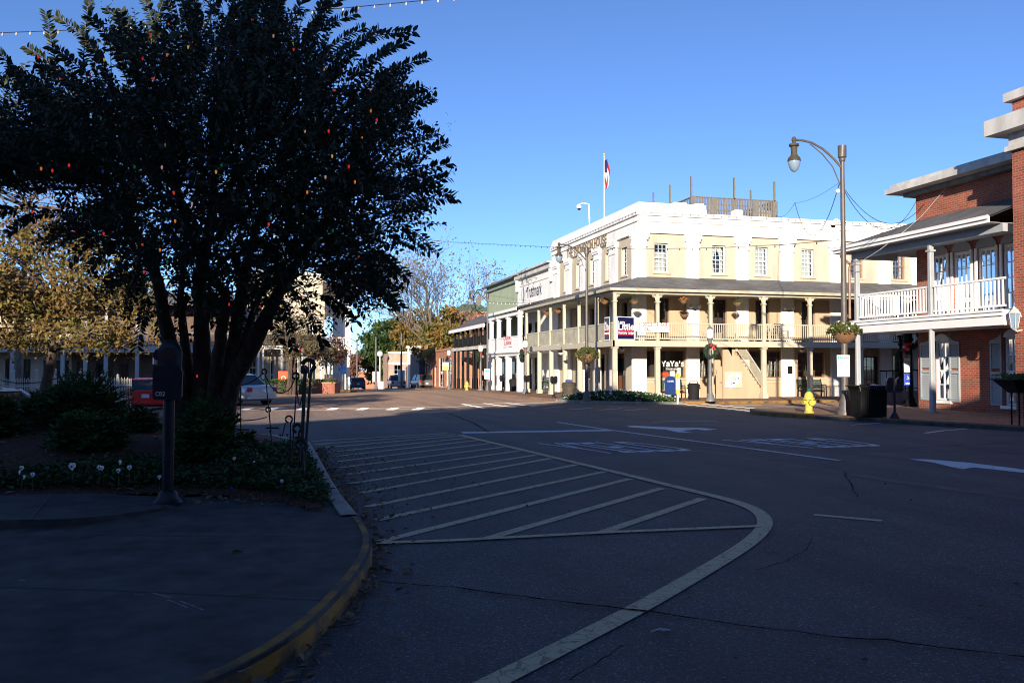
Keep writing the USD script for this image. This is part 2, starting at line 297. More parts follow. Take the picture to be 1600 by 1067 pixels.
look('text_tan', (.15, .11, .065), (.21, .155, .095), scale=10); look('text_teal', (.08, .35, .30), rough=.6); look('orange_sign', (.85, .09, .03), rough=.5)
look('rope', (.03, .035, .035), rough=.8); look('wire', (.02, .02, .02), rough=.6); look('wire_white', (.5, .5, .48), rough=.6)
look('wicker', (.16, .08, .045), (.24, .13, .07), scale=20, rough=.9, bump=.02)
look('bark_dark', (.05, .032, .024), (.10, .07, .052), scale=6, rough=.9, bump=.02, bscale=18, stretch=(3, 3, .6))
look('bark_grey', (.09, .075, .058), (.17, .145, .118), scale=5, rough=.9, bump=.01, stretch=(3, 3, .6))
look('leaf_myrtle', (.016, .030, .014), (.042, .062, .026), scale=1.6, rough=.5, trans=.18, island=.35)
look('leaf_shrub', (.035, .095, .022), (.085, .18, .04), scale=5, rough=.55, trans=.15, island=.35)
look('leaf_yellow', (.20, .20, .04), (.29, .16, .045), scale=1.1, rough=.6, trans=.25, island=.4, c3=(.35, .28, .06))
look('leaf_rust', (.24, .10, .07), (.33, .17, .11), scale=3, rough=.6, trans=.25, island=.35)
look('leaf_pale', (.16, .13, .055), (.26, .22, .10), scale=1.6, rough=.6, trans=.2, island=.4)
look('leaf_olive', (.11, .14, .03), (.30, .23, .045), scale=.35, rough=.6, trans=.22, island=.4, c3=(.42, .22, .06))
look('leaf_green', (.03, .075, .015), (.075, .13, .028), scale=.3, rough=.55, trans=.2, island=.4)
look('leaf_ground', (.03, .09, .026), (.07, .15, .04), scale=6, rough=.55, trans=.1, island=.4)
look('leaf_basket', (.08, .12, .03), (.19, .20, .05), scale=8, rough=.55, trans=.2, island=.4)
look('leaf_wreath', (.02, .05, .03), (.04, .085, .05), scale=14, rough=.6, island=.4)
look('leaf_dry', (.24, .17, .10), (.40, .31, .20), scale=9, rough=.8, trans=.1, island=.5)
look('petal_white', (.78, .78, .76), rough=.6, trans=.2); look('petal_violet', (.05, .03, .16), rough=.6); look('petal_red', (.6, .06, .03), (.7, .25, .08), scale=30, rough=.6)
look('tyre', (.015, .015, .016), rough=.8); look('paint_silver', (.50, .51, .53), rough=.25, metal=.35, spec=.6); look('paint_white', (.75, .76, .77), rough=.25, spec=.6)
look('paint_red', (.60, .02, .02), rough=.25, spec=.6); look('paint_blue', (.02, .05, .10), rough=.22, spec=.6); look('paint_grey', (.20, .195, .19), rough=.25, metal=.4, spec=.6); look('tail_red', (.45, .012, .012), rough=.25)
look('car_glass', (.015, .018, .022), rough=.06, spec=.8); look('plate', (.6, .6, .6), rough=.5); look('bumper_dark', (.018, .018, .02), rough=.7, spec=.1)
look('flag_red', (.5, .02, .03), rough=.7); look('flag_blue', (.02, .03, .16), rough=.7)
look('fence_white', (.50, .48, .42), (.58, .56, .50), scale=4, rough=.6)
look('brown_wall', (.10, .065, .05), (.14, .095, .07), scale=1.0, rough=.9)
look('roof_green', (.07, .15, .11), rough=.6); look('slate_blue', (.06, .07, .10), rough=.7); look('cement_bench', (.05, .09, .075), (.09, .13, .11), scale=6, rough=.6)
look('bulb_globe_glass', (.62, .62, .60), rough=.25, spec=.6)
glass_look('glass', 1.5, (.92, .94, .93)); glass_look('glass_mirror', 3.4, (.45, .5, .52), (.9, .95, 1.0)); look('glass_bowl', (.20, .28, .37), rough=.2, spec=.6)
for nm, c in (('bulb_red', (.75, .03, .015)), ('bulb_orange', (.85, .20, .02)), ('bulb_green', (.02, .25, .08)), ('bulb_blue', (.02, .06, .35)), ('bulb_yellow', (.75, .42, .03)), ('bulb_pink', (.80, .42, .28))):
    LOOK[nm] = usdkit.material(stage, f'/World/Looks/{nm}', {'p': ('principled_bsdf', {'base_color': c, 'roughness': .25, 'emission_color': c, 'emission_strength': {'bulb_red': .34, 'bulb_orange': .30, 'bulb_yellow': .24, 'bulb_pink': .18}.get(nm, .08)})}, [], surface='p.BSDF')

# ================================================================== GROUND
rng = np.random.default_rng(7)
def drape(m, off=0.0, size=3.0):
    """a flat trimesh laid over the sloping ground"""
    if size: 
        v, f = trimesh.remesh.subdivide_to_size(m.vertices, m.faces, size, max_iter=12); m = trimesh.Trimesh(v, f, process=False)
    v = np.array(m.vertices); v[:, 2] += _g(np.clip(v[:, 1], -199, 419)) + off
    return trimesh.Trimesh(v, m.faces, process=False)
def grid(x0, x1, nx, ys, off):
    xs = np.linspace(x0, x1, nx); X, Y = np.meshgrid(xs, ys)
    v = np.stack([X, Y, _g(np.clip(Y, -199, 419)) - dip(X, Y) + off], -1).reshape(-1, 3); n = nx
    i, j = np.meshgrid(np.arange(len(ys) - 1), np.arange(nx - 1), indexing='ij'); a = i * n + j
    return v, np.stack([a, a + 1, a + n + 1, a + n], -1).reshape(-1, 4)
MB().add(*grid(-900, 900, 181, np.r_[-400, -200, -60, 0, np.arange(10, 130, 6), 160, 200, 300, 420, 900], -.25)).build('ground', 'terrain', kind='structure')
road = thing('road', None, None, kind='structure')
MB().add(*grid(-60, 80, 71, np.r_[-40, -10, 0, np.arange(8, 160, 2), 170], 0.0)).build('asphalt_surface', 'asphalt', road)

def slab(name, poly, h, mat, size=3.0, parent='/World', kind='structure', z0=-.3):
    m = trimesh.creation.extrude_polygon(Polygon(poly) if not hasattr(poly, 'exterior') else poly, h - z0); m.apply_translation((0, 0, z0))
    return MB().tm(drape(m, 0, size)).build(name, mat, parent, kind=kind)
def stripe_pts(pts, w):
    p = np.asarray(pts, float)[:, :2]
    out = [p[0]]
    for a, b in zip(p[:-1], p[1:]):
        k = max(1, int(np.linalg.norm(b - a) / 2.5)); out += [a + (b - a) * t for t in np.linspace(0, 1, k + 1)[1:]]
    p = np.array(out); t = np.gradient(p, axis=0); t /= np.linalg.norm(t, axis=1, keepdims=True); n = np.stack([-t[:, 1], t[:, 0]], 1)
    w = np.broadcast_to(w, (len(p),))[:, None]
    return p + n * w / 2, p - n * w / 2
LAYER = {'n': 0}
def stripe(pts, w, name, mat, off=.006, px=True, parent=None):
    p = [gnd(u, v) for u, v in pts] if px else pts
    l, r = stripe_pts(p, w); n = len(l); v = np.vstack([l, r]); z = _g(np.clip(v[:, 1], -199, 419)) + off
    i = np.arange(n - 1)
    return MB().add(np.column_stack([v, z]), np.stack([i + n, i + n + 1, i + 1, i], 1)).build(name, mat, parent or road)
def patch(pts, name, mat, off=.006):
    p = np.array([gnd(u, v)[:2] for u, v in pts]); pg = Polygon(p).buffer(0)
    vv, ff = trimesh.creation.triangulate_polygon(pg, engine='earcut')
    m = drape(trimesh.Trimesh(np.column_stack([vv, np.zeros(len(vv))]), ff), off, 2.0)
    if m.face_normals[:, 2].mean() < 0: m.invert()
    return MB().tm(m).build(name, mat, road)

# --- right-hand block, the corner house block, the street beyond, the left-hand block
K1 = [(20.5, 4.0), (18.9, 12.0), (17.75, 17.2), (17.0, 19.6), (16.55, 21.1), (16.05, 23.4), (15.62, 25.0), (15.75, 26.6), (16.6, 28.2), (18.2, 29.0), (22, 29.3), (60, 29.5)]
side1 = slab('sidewalk', K1 + [(60, 4)], .13, 'paver')
K2 = [(60, 37.0), (19.5, 37.0), (18.2, 37.3), (16.4, 38.4), (14.6, 40.2), (13.75, 42.5), (13.6, 47), (13.6, 118)]
side2 = slab('sidewalk', K2 + [(30, 118), (30, 60), (60, 60)], .13, 'paver')
K3 = [(-60, 69.3), (3.2, 69.3), (5.8, 70.0), (6.6, 72.0), (6.7, 118)]
side3 = slab('sidewalk', K3 + [(-60, 118)], .13, 'paver')
def kerb(pts, name, mat, parent, outward=1, w=.15, h=.134):
    p = np.asarray(pts, float)[:, :2]
    out = [p[0]]
    for a, b in zip(p[:-1], p[1:]):
        k = max(1, int(np.linalg.norm(b - a) / 1.0)); out += [a + (b - a) * t for t in np.linspace(0, 1, k + 1)[1:]]
    p = np.array(out)
    t = np.gradient(p, axis=0); t /= np.linalg.norm(t, axis=1, keepdims=True); n = np.stack([t[:, 1], -t[:, 0]], 1) * outward
    rows = [(-w, h - .05), (-w, h), (-.03, h), (-.008, h - .012), (.004, h - .04), (.016, -.06)]
    v = np.vstack([np.column_stack([p + n * a, _g(np.clip(p[:, 1], -199, 419)) + z]) for a, z in rows]); m = len(p)
    q = [(r * m + i, r * m + i + 1, (r + 1) * m + i + 1, (r + 1) * m + i) for r in range(len(rows) - 1) for i in range(m - 1)]
    q = np.array(q)
    if outward > 0: q = q[:, ::-1]
    mb = MB().add(v, q)
    vv, ff = mb.mesh(); tm = trimesh.Trimesh(vv, ff, process=False)
    return mb.build(name, mat, parent, smooth=40)
k1 = thing('kerb', None, None, kind='structure')
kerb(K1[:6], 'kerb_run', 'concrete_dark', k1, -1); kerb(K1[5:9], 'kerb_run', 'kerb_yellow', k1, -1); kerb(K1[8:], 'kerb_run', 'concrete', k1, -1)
k2 = thing('kerb', None, None, kind='structure')
kerb(K2[:3], 'kerb_run', 'kerb_yellow', k2, -1); kerb(K2[2:6], 'kerb_run', 'concrete', k2, -1); kerb(K2[5:], 'kerb_run', 'tan_stain', k2, -1)
k3 = thing('kerb', None, None, kind='structure')
kerb(K3[:3], 'kerb_run', 'kerb_yellow', k3, 1); kerb(K3[2:], 'kerb_run', 'concrete', k3, 1)

# --- foreground island: dark pavement, kerb, planted mound
EDGE = [gnd(u, v, .13)[:2] for u, v in ((330, 1067), (405, 1026), (470, 988), (520, 940), (556, 900), (577, 868), (583, 846), (576, 824), (556, 801), (532, 772), (511, 738), (497, 712), (484, 691))]
EDGE = [np.array((-1.55, 3.15)), np.array((-1.2, 3.6))] + EDGE
ls = LineString(EDGE); EDGE = np.array([ls.interpolate(t, True).coords[0] for t in np.linspace(0, 1, 70)])
for _ in range(3): EDGE[1:-1] = (EDGE[:-2] + 2 * EDGE[1:-1] + EDGE[2:]) / 4
far_rim = [(-.15, 19.2), (-1.6, 20.6), (-4, 21.2), (-16, 21.5), (-16, 3.0)]
island = thing('traffic_island', None, None, kind='structure')
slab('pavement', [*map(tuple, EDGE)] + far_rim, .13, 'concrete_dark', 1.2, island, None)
iy = int(np.argmin(np.abs(EDGE[:, 1] - gnd(562, 806, .13)[1])))
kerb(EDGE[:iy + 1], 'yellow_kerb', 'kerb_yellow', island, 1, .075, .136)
kerb(EDGE[iy:], 'concrete_kerb', 'concrete', island, 1, .17, .150)
kerb([tuple(EDGE[-1])] + far_rim[:-1], 'concrete_kerb', 'concrete', island, 1, .17, .150)
# raised back strip of the pavement with its expansion joint, and the joints across the dark pavement
bs = [gnd(u, v, .13)[:2] for u, v in ((-60, 786), (150, 781), (300, 779), (262, 795), (175, 812), (110, 822), (-60, 829))]
tmb = trimesh.creation.extrude_polygon(Polygon(bs), .07); vv = np.array(tmb.vertices)
ulim = gnd(300, 779, .13)[0]; vv[:, 2] = np.where(vv[:, 2] > .03, .134 + .085 * np.clip((ulim - vv[:, 0]) / 1.2, 0, 1), .1)
MB().add(vv, tmb.faces).build('raised_strip', 'concrete_dark', island)
for a, b, w in (((80, 786), (46, 826), .014),):
    pa, pb = gnd(*a, .13), gnd(*b, .13); zz = .2215
    l, r = stripe_pts([pa, pb], w); n = len(l); v = np.vstack([l, r]); i = np.arange(n - 1)
    MB().add(np.column_stack([v, np.full(len(v), zz)]), np.stack([i + n, i + n + 1, i + 1, i], 1)).build('pavement_joint', 'ink', island)
for pts in ([(-20, 916), (150, 921), (300, 928), (520, 938)], [(100, 834), (260, 837), (400, 837), (576, 836)]):
    p = [gnd(u, v, .13) for u, v in pts]; l, r = stripe_pts(p, .011); n = len(l); v = np.vstack([l, r]); i = np.arange(n - 1)
    MB().add(np.column_stack([v, np.full(len(v), .1335)]), np.stack([i + n, i + n + 1, i + 1, i], 1)).build('pavement_joint', 'ink', island)
BED = [gnd(u, v, .13)[:2] for u, v in ((-320, 789), (0, 787), (120, 783), (270, 776), (380, 780), (440, 788), (485, 800), (520, 806))]
inner = [tuple(p - np.array((.19, 0.0))) for p in EDGE[iy + 2:]]
bed_poly = Polygon([*map(tuple, BED)] + inner + [(-.5, 18.9), (-1.8, 20.2), (-4, 20.8), (-15.5, 21.1), (-15.5, 9.7)]).buffer(0)
_trunk = np.array([gnd(330, 690, .6)[0], gnd(330, 690, .6)[1]])
def mound(x, y):
    d = np.array([bed_poly.exterior.distance(Point(a, b)) for a, b in zip(np.atleast_1d(x), np.atleast_1d(y))])
    return .135 + .62 * (1 - np.exp(-(d / 1.5) ** 1.5))
def mound1(x, y): return float(mound(x, y)[0])
gx, gy = np.meshgrid(np.arange(-15.6, 1.2, .16), np.arange(8.6, 21.3, .16))
sel = np.array([bed_poly.contains(Point(a, b)) for a, b in zip(gx.ravel(), gy.ravel())]).reshape(gx.shape)
hz = np.zeros(gx.shape); hz[sel] = mound(gx[sel], gy[sel]) + .035 * (meshkit.fbm(np.stack([gx[sel] * 2.2, gy[sel] * 2.2, 0 * gx[sel]], 1)) if hasattr(meshkit, 'fbm') else 0)
hz[~sel] = .05
ny, nx = gx.shape; i, j = np.meshgrid(np.arange(ny - 1), np.arange(nx - 1), indexing='ij'); a = i * nx + j
q = np.stack([a, a + 1, a + nx + 1, a + nx], -1).reshape(-1, 4); keep = sel.ravel()[q].sum(1) >= 3
MB().add(np.stack([gx, gy, hz], -1).reshape(-1, 3), q[keep]).build('mulch_bed', 'mulch', island, smooth=True)

# --- paint on the road
OUT = [(742, 1082), (880, 1012), (1000, 951), (1100, 893), (1160, 857), (1188, 835), (1200, 818), (1190, 800), (1152, 784), (1100, 772), (1000, 747.5), (900, 723.5), (800, 699.5), (718, 680)]
op = np.array([gnd(u, v)[:2] for u, v in OUT]); ls = LineString(op); op = np.array([ls.interpolate(t, True).coords[0] for t in np.linspace(0, 1, 90)])
for _ in range(6): op[1:-1] = (op[:-2] + 2 * op[1:-1] + op[2:]) / 4
stripe(op, .155, 'yellow_edge_line', 'line_yellow', .010, False)
for a, b in [((487, 689.5), (700, 677)), ((492, 694.5), (711, 678.8)), ((502, 700), (719, 681)), ((512, 707), (731, 684.5)), ((517, 714), (748, 688)), ((521, 722), (765, 693)), ((529, 731), (787, 698.5)), ((537, 742), (812, 704.5)), ((547, 756), (838, 711)),
             ((560, 771), (862, 716)), ((573, 792), (902, 726)), ((588, 813), (945, 737)), ((588, 848), (985, 748)), ((757, 843), (1034, 763)), ((936, 834), (1098, 779))]:
    stripe([a, b], .125, 'hatch_stripe', 'line_yellow')
stripe([(588, 850), (700, 846), (950, 833), (1190, 823)], .10, 'hatch_stripe', 'line_yellow', .014)
stripe([(722, 676.2), (840, 674.3), (955, 672.4)], .42, 'stop_line', 'line_white')
stripe([(871, 660), (955, 672.4), (1100, 691.5), (1312, 720)], .12, 'lane_line', 'line_white', .010)
stripe([(1446, 676.7), (1472, 673), (1511, 670.3)], .10, 'parking_line', 'line_white')
stripe([(1272, 804.5), (1378, 814)], .11, 'parking_line', 'line_yellow')
stripe([(1020, 659), (1120, 658)], .10, 'parking_line', 'line_white'); stripe([(1330, 664), (1376, 661)], .08, 'parking_line', 'line_white')
patch([(979, 665), (997, 665.5), (1050, 668), (1095, 668.7), (1122, 670.7), (1102, 672.5), (1088, 670.8), (1065, 673.2), (1082, 676.2), (1060, 675.5), (1040, 671.2), (985, 667.5)], 'turn_arrow', 'line_white')
patch([(1420, 717.5), (1450, 718), (1512, 723), (1600, 733.7), (1690, 745.5), (1690, 751), (1600, 738.9), (1522, 730.5), (1505, 733.2), (1487, 730), (1457, 722.5)], 'straight_arrow', 'line_white')
def road_word(word, FL, FR, NR, NL):
    fl, fr, nr, nl = [gnd(*p)[:2] for p in (FL, FR, NR, NL)]
    xs, cur = [], 0.0
    gl = [meshkit.text_mesh(ch, 1.0, .002, False) for ch in word]
    ws = [g.vertices[:, 0].max() - g.vertices[:, 0].min() for g in gl]; tot = sum(ws) + .16 * (len(ws) - 1)
    for g, w, ch in zip(gl, ws, word):
        v = np.array(g.vertices); v, f = trimesh.remesh.subdivide_to_size(v, g.faces, .35, max_iter=6)
        s = (v[:, 0] - v[:, 0].min() + cur) / tot; t = np.clip(v[:, 1] / g.vertices[:, 1].max(), 0, 1.0); cur += w + .16
        p = ((1 - s) * (1 - t))[:, None] * nl + (s * (1 - t))[:, None] * nr + ((1 - s) * t)[:, None] * fl + (s * t)[:, None] * fr
        MB().add(np.column_stack([p, _g(p[:, 1]) + .006 + v[:, 2] * .5]), f).build('road_letter', 'line_white', road)
road_word('YIELD', (839, 693), (985, 690.3), (1093, 704), (937, 708.8))
road_word('YIELD', (1126, 687.6), (1290, 684.6), (1387, 696.6), (1257, 700.8))
# sunlit crossing: two long lines with bars between them, the hatching beyond and the crossing by the corner house
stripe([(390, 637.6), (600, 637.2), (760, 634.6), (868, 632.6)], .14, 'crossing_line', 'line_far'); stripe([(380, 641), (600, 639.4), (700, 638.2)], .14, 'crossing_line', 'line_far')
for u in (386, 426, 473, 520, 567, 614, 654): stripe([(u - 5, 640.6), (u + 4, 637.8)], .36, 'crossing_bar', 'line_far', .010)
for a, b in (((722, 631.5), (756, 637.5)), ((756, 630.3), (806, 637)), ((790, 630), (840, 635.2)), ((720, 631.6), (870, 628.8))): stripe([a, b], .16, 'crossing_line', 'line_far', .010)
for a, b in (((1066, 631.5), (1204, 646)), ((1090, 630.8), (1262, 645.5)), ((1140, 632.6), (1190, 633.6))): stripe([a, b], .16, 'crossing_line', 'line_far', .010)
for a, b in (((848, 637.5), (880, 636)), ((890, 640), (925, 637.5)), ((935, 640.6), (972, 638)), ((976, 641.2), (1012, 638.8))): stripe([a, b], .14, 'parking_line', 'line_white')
for pts, w in (([(930, 690), (1080, 703), (1200, 721), (1400, 752), (1620, 782)], .30), ([(640, 664), (800, 660), (1000, 650), (1180, 652)], .35), ([(1240, 700), (1420, 716), (1620, 741)], .22)): stripe(pts, w, 'sealed_seam', 'seal_coat', .003)
for a, b in (((236, 926), (268, 934)), ((262, 937), (292, 949)), ((281, 939), (318, 953)), ((210, 929), (232, 930)), ((30, 906), (40, 907)), ((372, 1050), (392, 1043))):
    p = [gnd(*a, .13), gnd(*b, .13)]; l, r = stripe_pts(p, .016); n = len(l); v = np.vstack([l, r]); i = np.arange(n - 1); MB().add(np.column_stack([v, np.full(len(v), .1325)]), np.stack([i + n, i + n + 1, i + 1, i], 1)).build('scuff_mark', 'scuff', island)
def crack(pts, w, seed, name='crack'):
    r = np.random.default_rng(seed); p = np.array([gnd(u, v)[:2] for u, v in pts]); ls = LineString(p); n = max(8, int(ls.length / .10))
    q = np.array([ls.interpolate(t, True).coords[0] for t in np.linspace(0, 1, n)]); q += np.cumsum(r.normal(0, .009, q.shape), 0) * np.sin(np.linspace(0, np.pi, n))[:, None] ** .5 + r.normal(0, .006, q.shape)
    l, rr = stripe_pts(q, w); t = np.gradient(q, axis=0); t /= np.linalg.norm(t, axis=1, keepdims=True); nn = np.stack([-t[:, 1], t[:, 0]], 1); ww = (w * r.uniform(.35, 1.3, n))[:, None]
    l, rr = q + nn * ww / 2, q - nn * ww / 2; v = np.vstack([l, rr]); i = np.arange(n - 1)
    MB().add(np.column_stack([v, _g(np.clip(v[:, 1], -199, 419)) + .017]), np.stack([i + n, i + n + 1, i + 1, i], 1)).build(name, 'crack_dark', road)
crack([(592, 911), (660, 918), (700, 919), (780, 931), (870, 941), (960, 953), (1010, 957), (1080, 967), (1150, 978), (1230, 987), (1300, 997), (1380, 1000), (1440, 1010), (1500, 1017), (1640, 1034)], .026, 1)
crack([(1268, 843), (1258, 860), (1220, 878), (1180, 893)], .010, 2); crack([(1318, 738), (1330, 760), (1342, 778)], .014, 3); crack([(700, 646), (740, 659), (764, 676)], .035, 4)
crack([(890, 1066), (930, 1040), (975, 1012)], .010, 5); crack([(760, 765), (900, 790), (1010, 815)], .009, 6); crack([(1000, 695), (1140, 698), (1380, 705), (1600, 710)], .03, 7); crack([(1385, 704), (1480, 698), (1600, 692)], .03, 8)
crack([(490, 680), (700, 690), (830, 692)], .02, 9)

# ================================================================== BUILDINGS
# --- the hall behind the viewpoint whose shadow fills the square
hall = thing('brick_hall', 'tall gabled brick hall standing behind the viewpoint across the square', 'building')
prof = [(-80, 24), (-45.5, 24), (-44, 18.5), (-33.2, 14.2), (-32.6, 12.2), (-29.5, 11.9), (-25.6, 11.5), (-24.9, 8.85), (-18.5, 8.85), (-17.8, 9.15), (-16.9, 9.55), (-15.6, 10.3), (-14.4, 10.95), (-12.7, 11.4), (-12.3, 12.6), (-11.4, 14.0), (-7.9, 11.6), (-4.7, 10.3), (-2.3, 9.0), (-.9, 8.5), (-.2, 8.1), (.3, 8.1), (.42, 9.4), (3.4, 9.4), (3.6, 9.0), (6.6, 8.98), (26, 8.95)]
MB().profile([(-80, -.2)] + [(x, z - .15) for x, z in prof] + [(26, -.2)], -10, -24).build('wall', 'brick_red', hall)
mb = MB()
for (xa, za), (xb, zb) in zip(prof[:-1], prof[1:]):
    if xb - xa > .05: mb.profile([(xa, za - .15), (xb, zb - .15), (xb, zb), (xa, za)], -9.97, -24.2)
mb.build('roof', 'shingle_dark', hall)
for x in range(-40, 26, 4):
    for z in (1.0, 4.6):
        w = MB().box(x, -9.99, z, x + 1.3, -9.9, z + 2.2).build('window', 'white_paint', hall); MB().box(x + .1, -9.9, z + .1, x + 1.2, -9.89, z + 2.1).build('pane', 'car_glass', w)

def FR(o, d): return (o, d)
def window(parent, fr, x0, x1, z0, z1, cols=2, rows=4, y=-.10, frame='white_paint', fw=.06, glass='glass', curtain=None, cfrac=.5, mun=.018, sashes=True, arch=0.0, archmat=None, sill=None, panes=False):
    """a sash window: frame with glazing bars, glass, curtain, sill, arched head as sub-parts"""
    m = MB(fr)
    m.box(x0, y - .06, z0, x0 + fw, y, z1).box(x1 - fw, y - .06, z0, x1, y, z1).box(x0 + fw, y - .06, z0, x1 - fw, y, z0 + fw).box(x0 + fw, y - .06, z1 - fw, x1 - fw, y, z1)
    if sashes: zm = (z0 + z1) / 2; m.box(x0 + fw, y - .05, zm - .03, x1 - fw, y - .005, zm + .03)
    for k in range(1, cols): x = x0 + fw + (x1 - x0 - 2 * fw) * k / cols; m.box(x - mun / 2, y - .045, z0 + fw, x + mun / 2, y - .012, z1 - fw)
    for k in range(1, rows):
        if sashes and rows % 2 == 0 and k == rows // 2: continue
        z = z0 + fw + (z1 - z0 - 2 * fw) * k / rows; m.box(x0 + fw, y - .043, z - mun / 2, x1 - fw, y - .014, z + mun / 2)
    w = m.build('window', frame, parent)
    if panes:
        for a in range(cols):
            for b in range(rows):
                xa = x0 + fw + (x1 - x0 - 2 * fw) * a / cols; xb = x0 + fw + (x1 - x0 - 2 * fw) * (a + 1) / cols; za = z0 + fw + (z1 - z0 - 2 * fw) * b / rows; zb = z0 + fw + (z1 - z0 - 2 * fw) * (b + 1) / rows
                e = .002 * ((a * 7 + b * 3) % 4)
                MB(fr).add([(xa, y - .03 - e, za), (xb, y - .03, za), (xb, y - .03 - e, zb), (xa, y - .03, zb)], [(0, 1, 2, 3)]).build('pane', glass, w)
    else: MB(fr).box(x0 + fw, y - .034, z0 + fw, x1 - fw, y - .028, z1 - fw).build('glass', glass, w)
    if curtain:
        n = 26; xs = np.linspace(x0 + fw, x1 - fw, n); yy = y - .16 + .02 * np.sin(np.arange(n) * 1.9)
        def cur(za, zb, sel=None):
            c = MB(fr); i = np.arange(n - 1)
            if sel is not None: i = i[sel[:-1]]
            return c.add(np.vstack([np.column_stack([xs, yy, np.full(n, za)]), np.column_stack([xs, yy, np.full(n, zb)])]), np.stack([i, i + 1, i + n + 1, i + n], 1))
        if curtain == 'tied':      # a pair of curtains drawn aside
            L = []
            for sgn in (0, 1):
                t = np.linspace(0, 1, 12); wdt = (x1 - x0) * (.48 - .33 * np.sin(np.clip(t / .62, 0, 1) * np.pi / 2) + .13 * np.clip((t - .62) / .38, 0, 1))
                z = z1 - fw - t * (z1 - z0 - 2 * fw)
                e = x0 + fw if sgn == 0 else x1 - fw; inn = e + wdt if sgn == 0 else e - wdt
                v = np.vstack([np.column_stack([np.full(12, e), np.full(12, y - .15), z]), np.column_stack([inn, np.full(12, y - .17), z])]); i = np.arange(11)
                L.append((v, np.stack([i, i + 1, i + 13, i + 12], 1)))
            c = MB(fr)
            for v, f in L: c.add(v, f)
            c.build('curtain', 'curtain', w)
        elif curtain == 'half': cur(z0 + fw, z0 + (z1 - z0) * cfrac).build('curtain', 'curtain', w)
        else: cur(z0 + fw, z1 - fw).build('curtain', 'curtain', w)
    if arch:
        t = np.linspace(0, np.pi, 13); xm, hw = (x0 + x1) / 2, (x1 - x0) / 2
        MB(fr).profile([(xm + hw * 1.0 * math.cos(a), z1 + arch * math.sin(a)) for a in t], y - .05, y + .03 if archmat == 'white_paint' else -.012).build('arched_head', archmat or 'brown_trim', w)
    if sill: MB(fr).bevel(x0 - .12, -.02, z0 - .12, x1 + .12, .08, z0 - .01, .015).build('sill', sill, w)
    return w

# ================================================================== the corner house
X0, Y0, D = 16.10, 40.2, 2.4
XW, YW = X0 + D, Y0 + D
GB = gz(40.2) + .13
house = thing('corner_house', 'white and cream corner building with two storey gallery and lettering on its frieze', 'building')
FF = FR((XW, YW, 0), (1, 0)); XR = 45.0 - XW           # front: local x from the corner to the right
YE = 57.6; LF = FR((XW, YE, 0), (0, -1)); LL = YE - YW    # left side: local x runs from the far end towards the corner
def fx(u): return atY(u, 480, YW)[0] - XW
def lx(u): return YE - atX(u, 420, XW)[1]
win_f = [(fx(a), fx(b)) for a, b in ((1023, 1044.5), (1113.5, 1134.5), (1181, 1201), (1253.3, 1272.3), (1330, 1349), (1396, 1415), (1462, 1480))]
win_l = [(lx(a), lx(b)) for a, b in ((881, 886), (900, 905), (921.5, 928), (946, 953), (971, 980))]
win_l = [(max(.3, a), b) for a, b in win_l]
ZT = 8.80                                             # underside of the white frieze
wz0, wz1 = 6.72, 8.28
# upper storeys
op = [(a, b, wz0, wz1) for a, b in win_f] + []
g_open = [(fx(1010.5), fx(1071), .98, 2.5), (fx(1093), fx(1116), .98, 2.5), (fx(1170), fx(1221), .98, 2.5), (fx(1246), fx(1288), .98, 2.42), (fx(1347), fx(1372), GB, 2.2), (fx(1395), fx(1410), .9, 2.3)]
wallgrid(MB(FF), 0, XR, 6.0, ZT, op).build('front_wall', 'beige_stucco', house)
wallgrid(MB(FF), 0, XR, 2.8, 6.0, [(a - .02, b + .05, 2.95, 5.3) for a, b in win_f]).build('front_wall', 'peach_stucco', house)
wallgrid(MB(LF), 0, LL - .301, 6.0, ZT, [(a, b, wz0, wz1) for a, b in win_l]).build('side_wall', 'beige_stucco', house)
wallgrid(MB(LF), 0, LL - .301, 2.8, 6.0, [(a, b, 2.95, 5.2) for a, b in win_l]).build('side_wall', 'peach_stucco', house)
wallgrid(MB(FF), 0, XR, GB - .3, 2.8, g_open).build('front_wall', 'peach_stucco', house)
gl_open = [(lx(u0), lx(u1), GB, 2.35) for u0, u1 in ((884, 894), (928, 944), (957, 975))] + [(lx(u0), lx(u1), .8, 2.35) for u0, u1 in ((900, 921), (947, 955))]
wallgrid(MB(LF), 0, LL - .301, GB - .5, 2.8, gl_open).build('side_wall', 'beige_stucco', house)
# interior
m = MB()
m.box(XW + 1.2, YW + 1.1, GB - .2, 44.6, YW + 1.2, 8.7); m.box(XW + 1.1, YW + 1.1, GB - .2, XW + 1.2, YE - .2, 8.7)
for z in (2.72, 5.9, 8.7): m.box(XW + .31, YW + .31, z, 44.6, YW + 1.1, z + .06).box(XW + .31, YW + 1.1, z, XW + 1.1, YE - .2, z + .06)
m.box(XW + .31, YW + .31, GB - .1, 44.6, YW + 1.1, GB).box(XW + .31, YW + 1.1, GB - .1, XW + 1.1, YE - .2, GB)
m.build('interior_wall', 'interior', house)
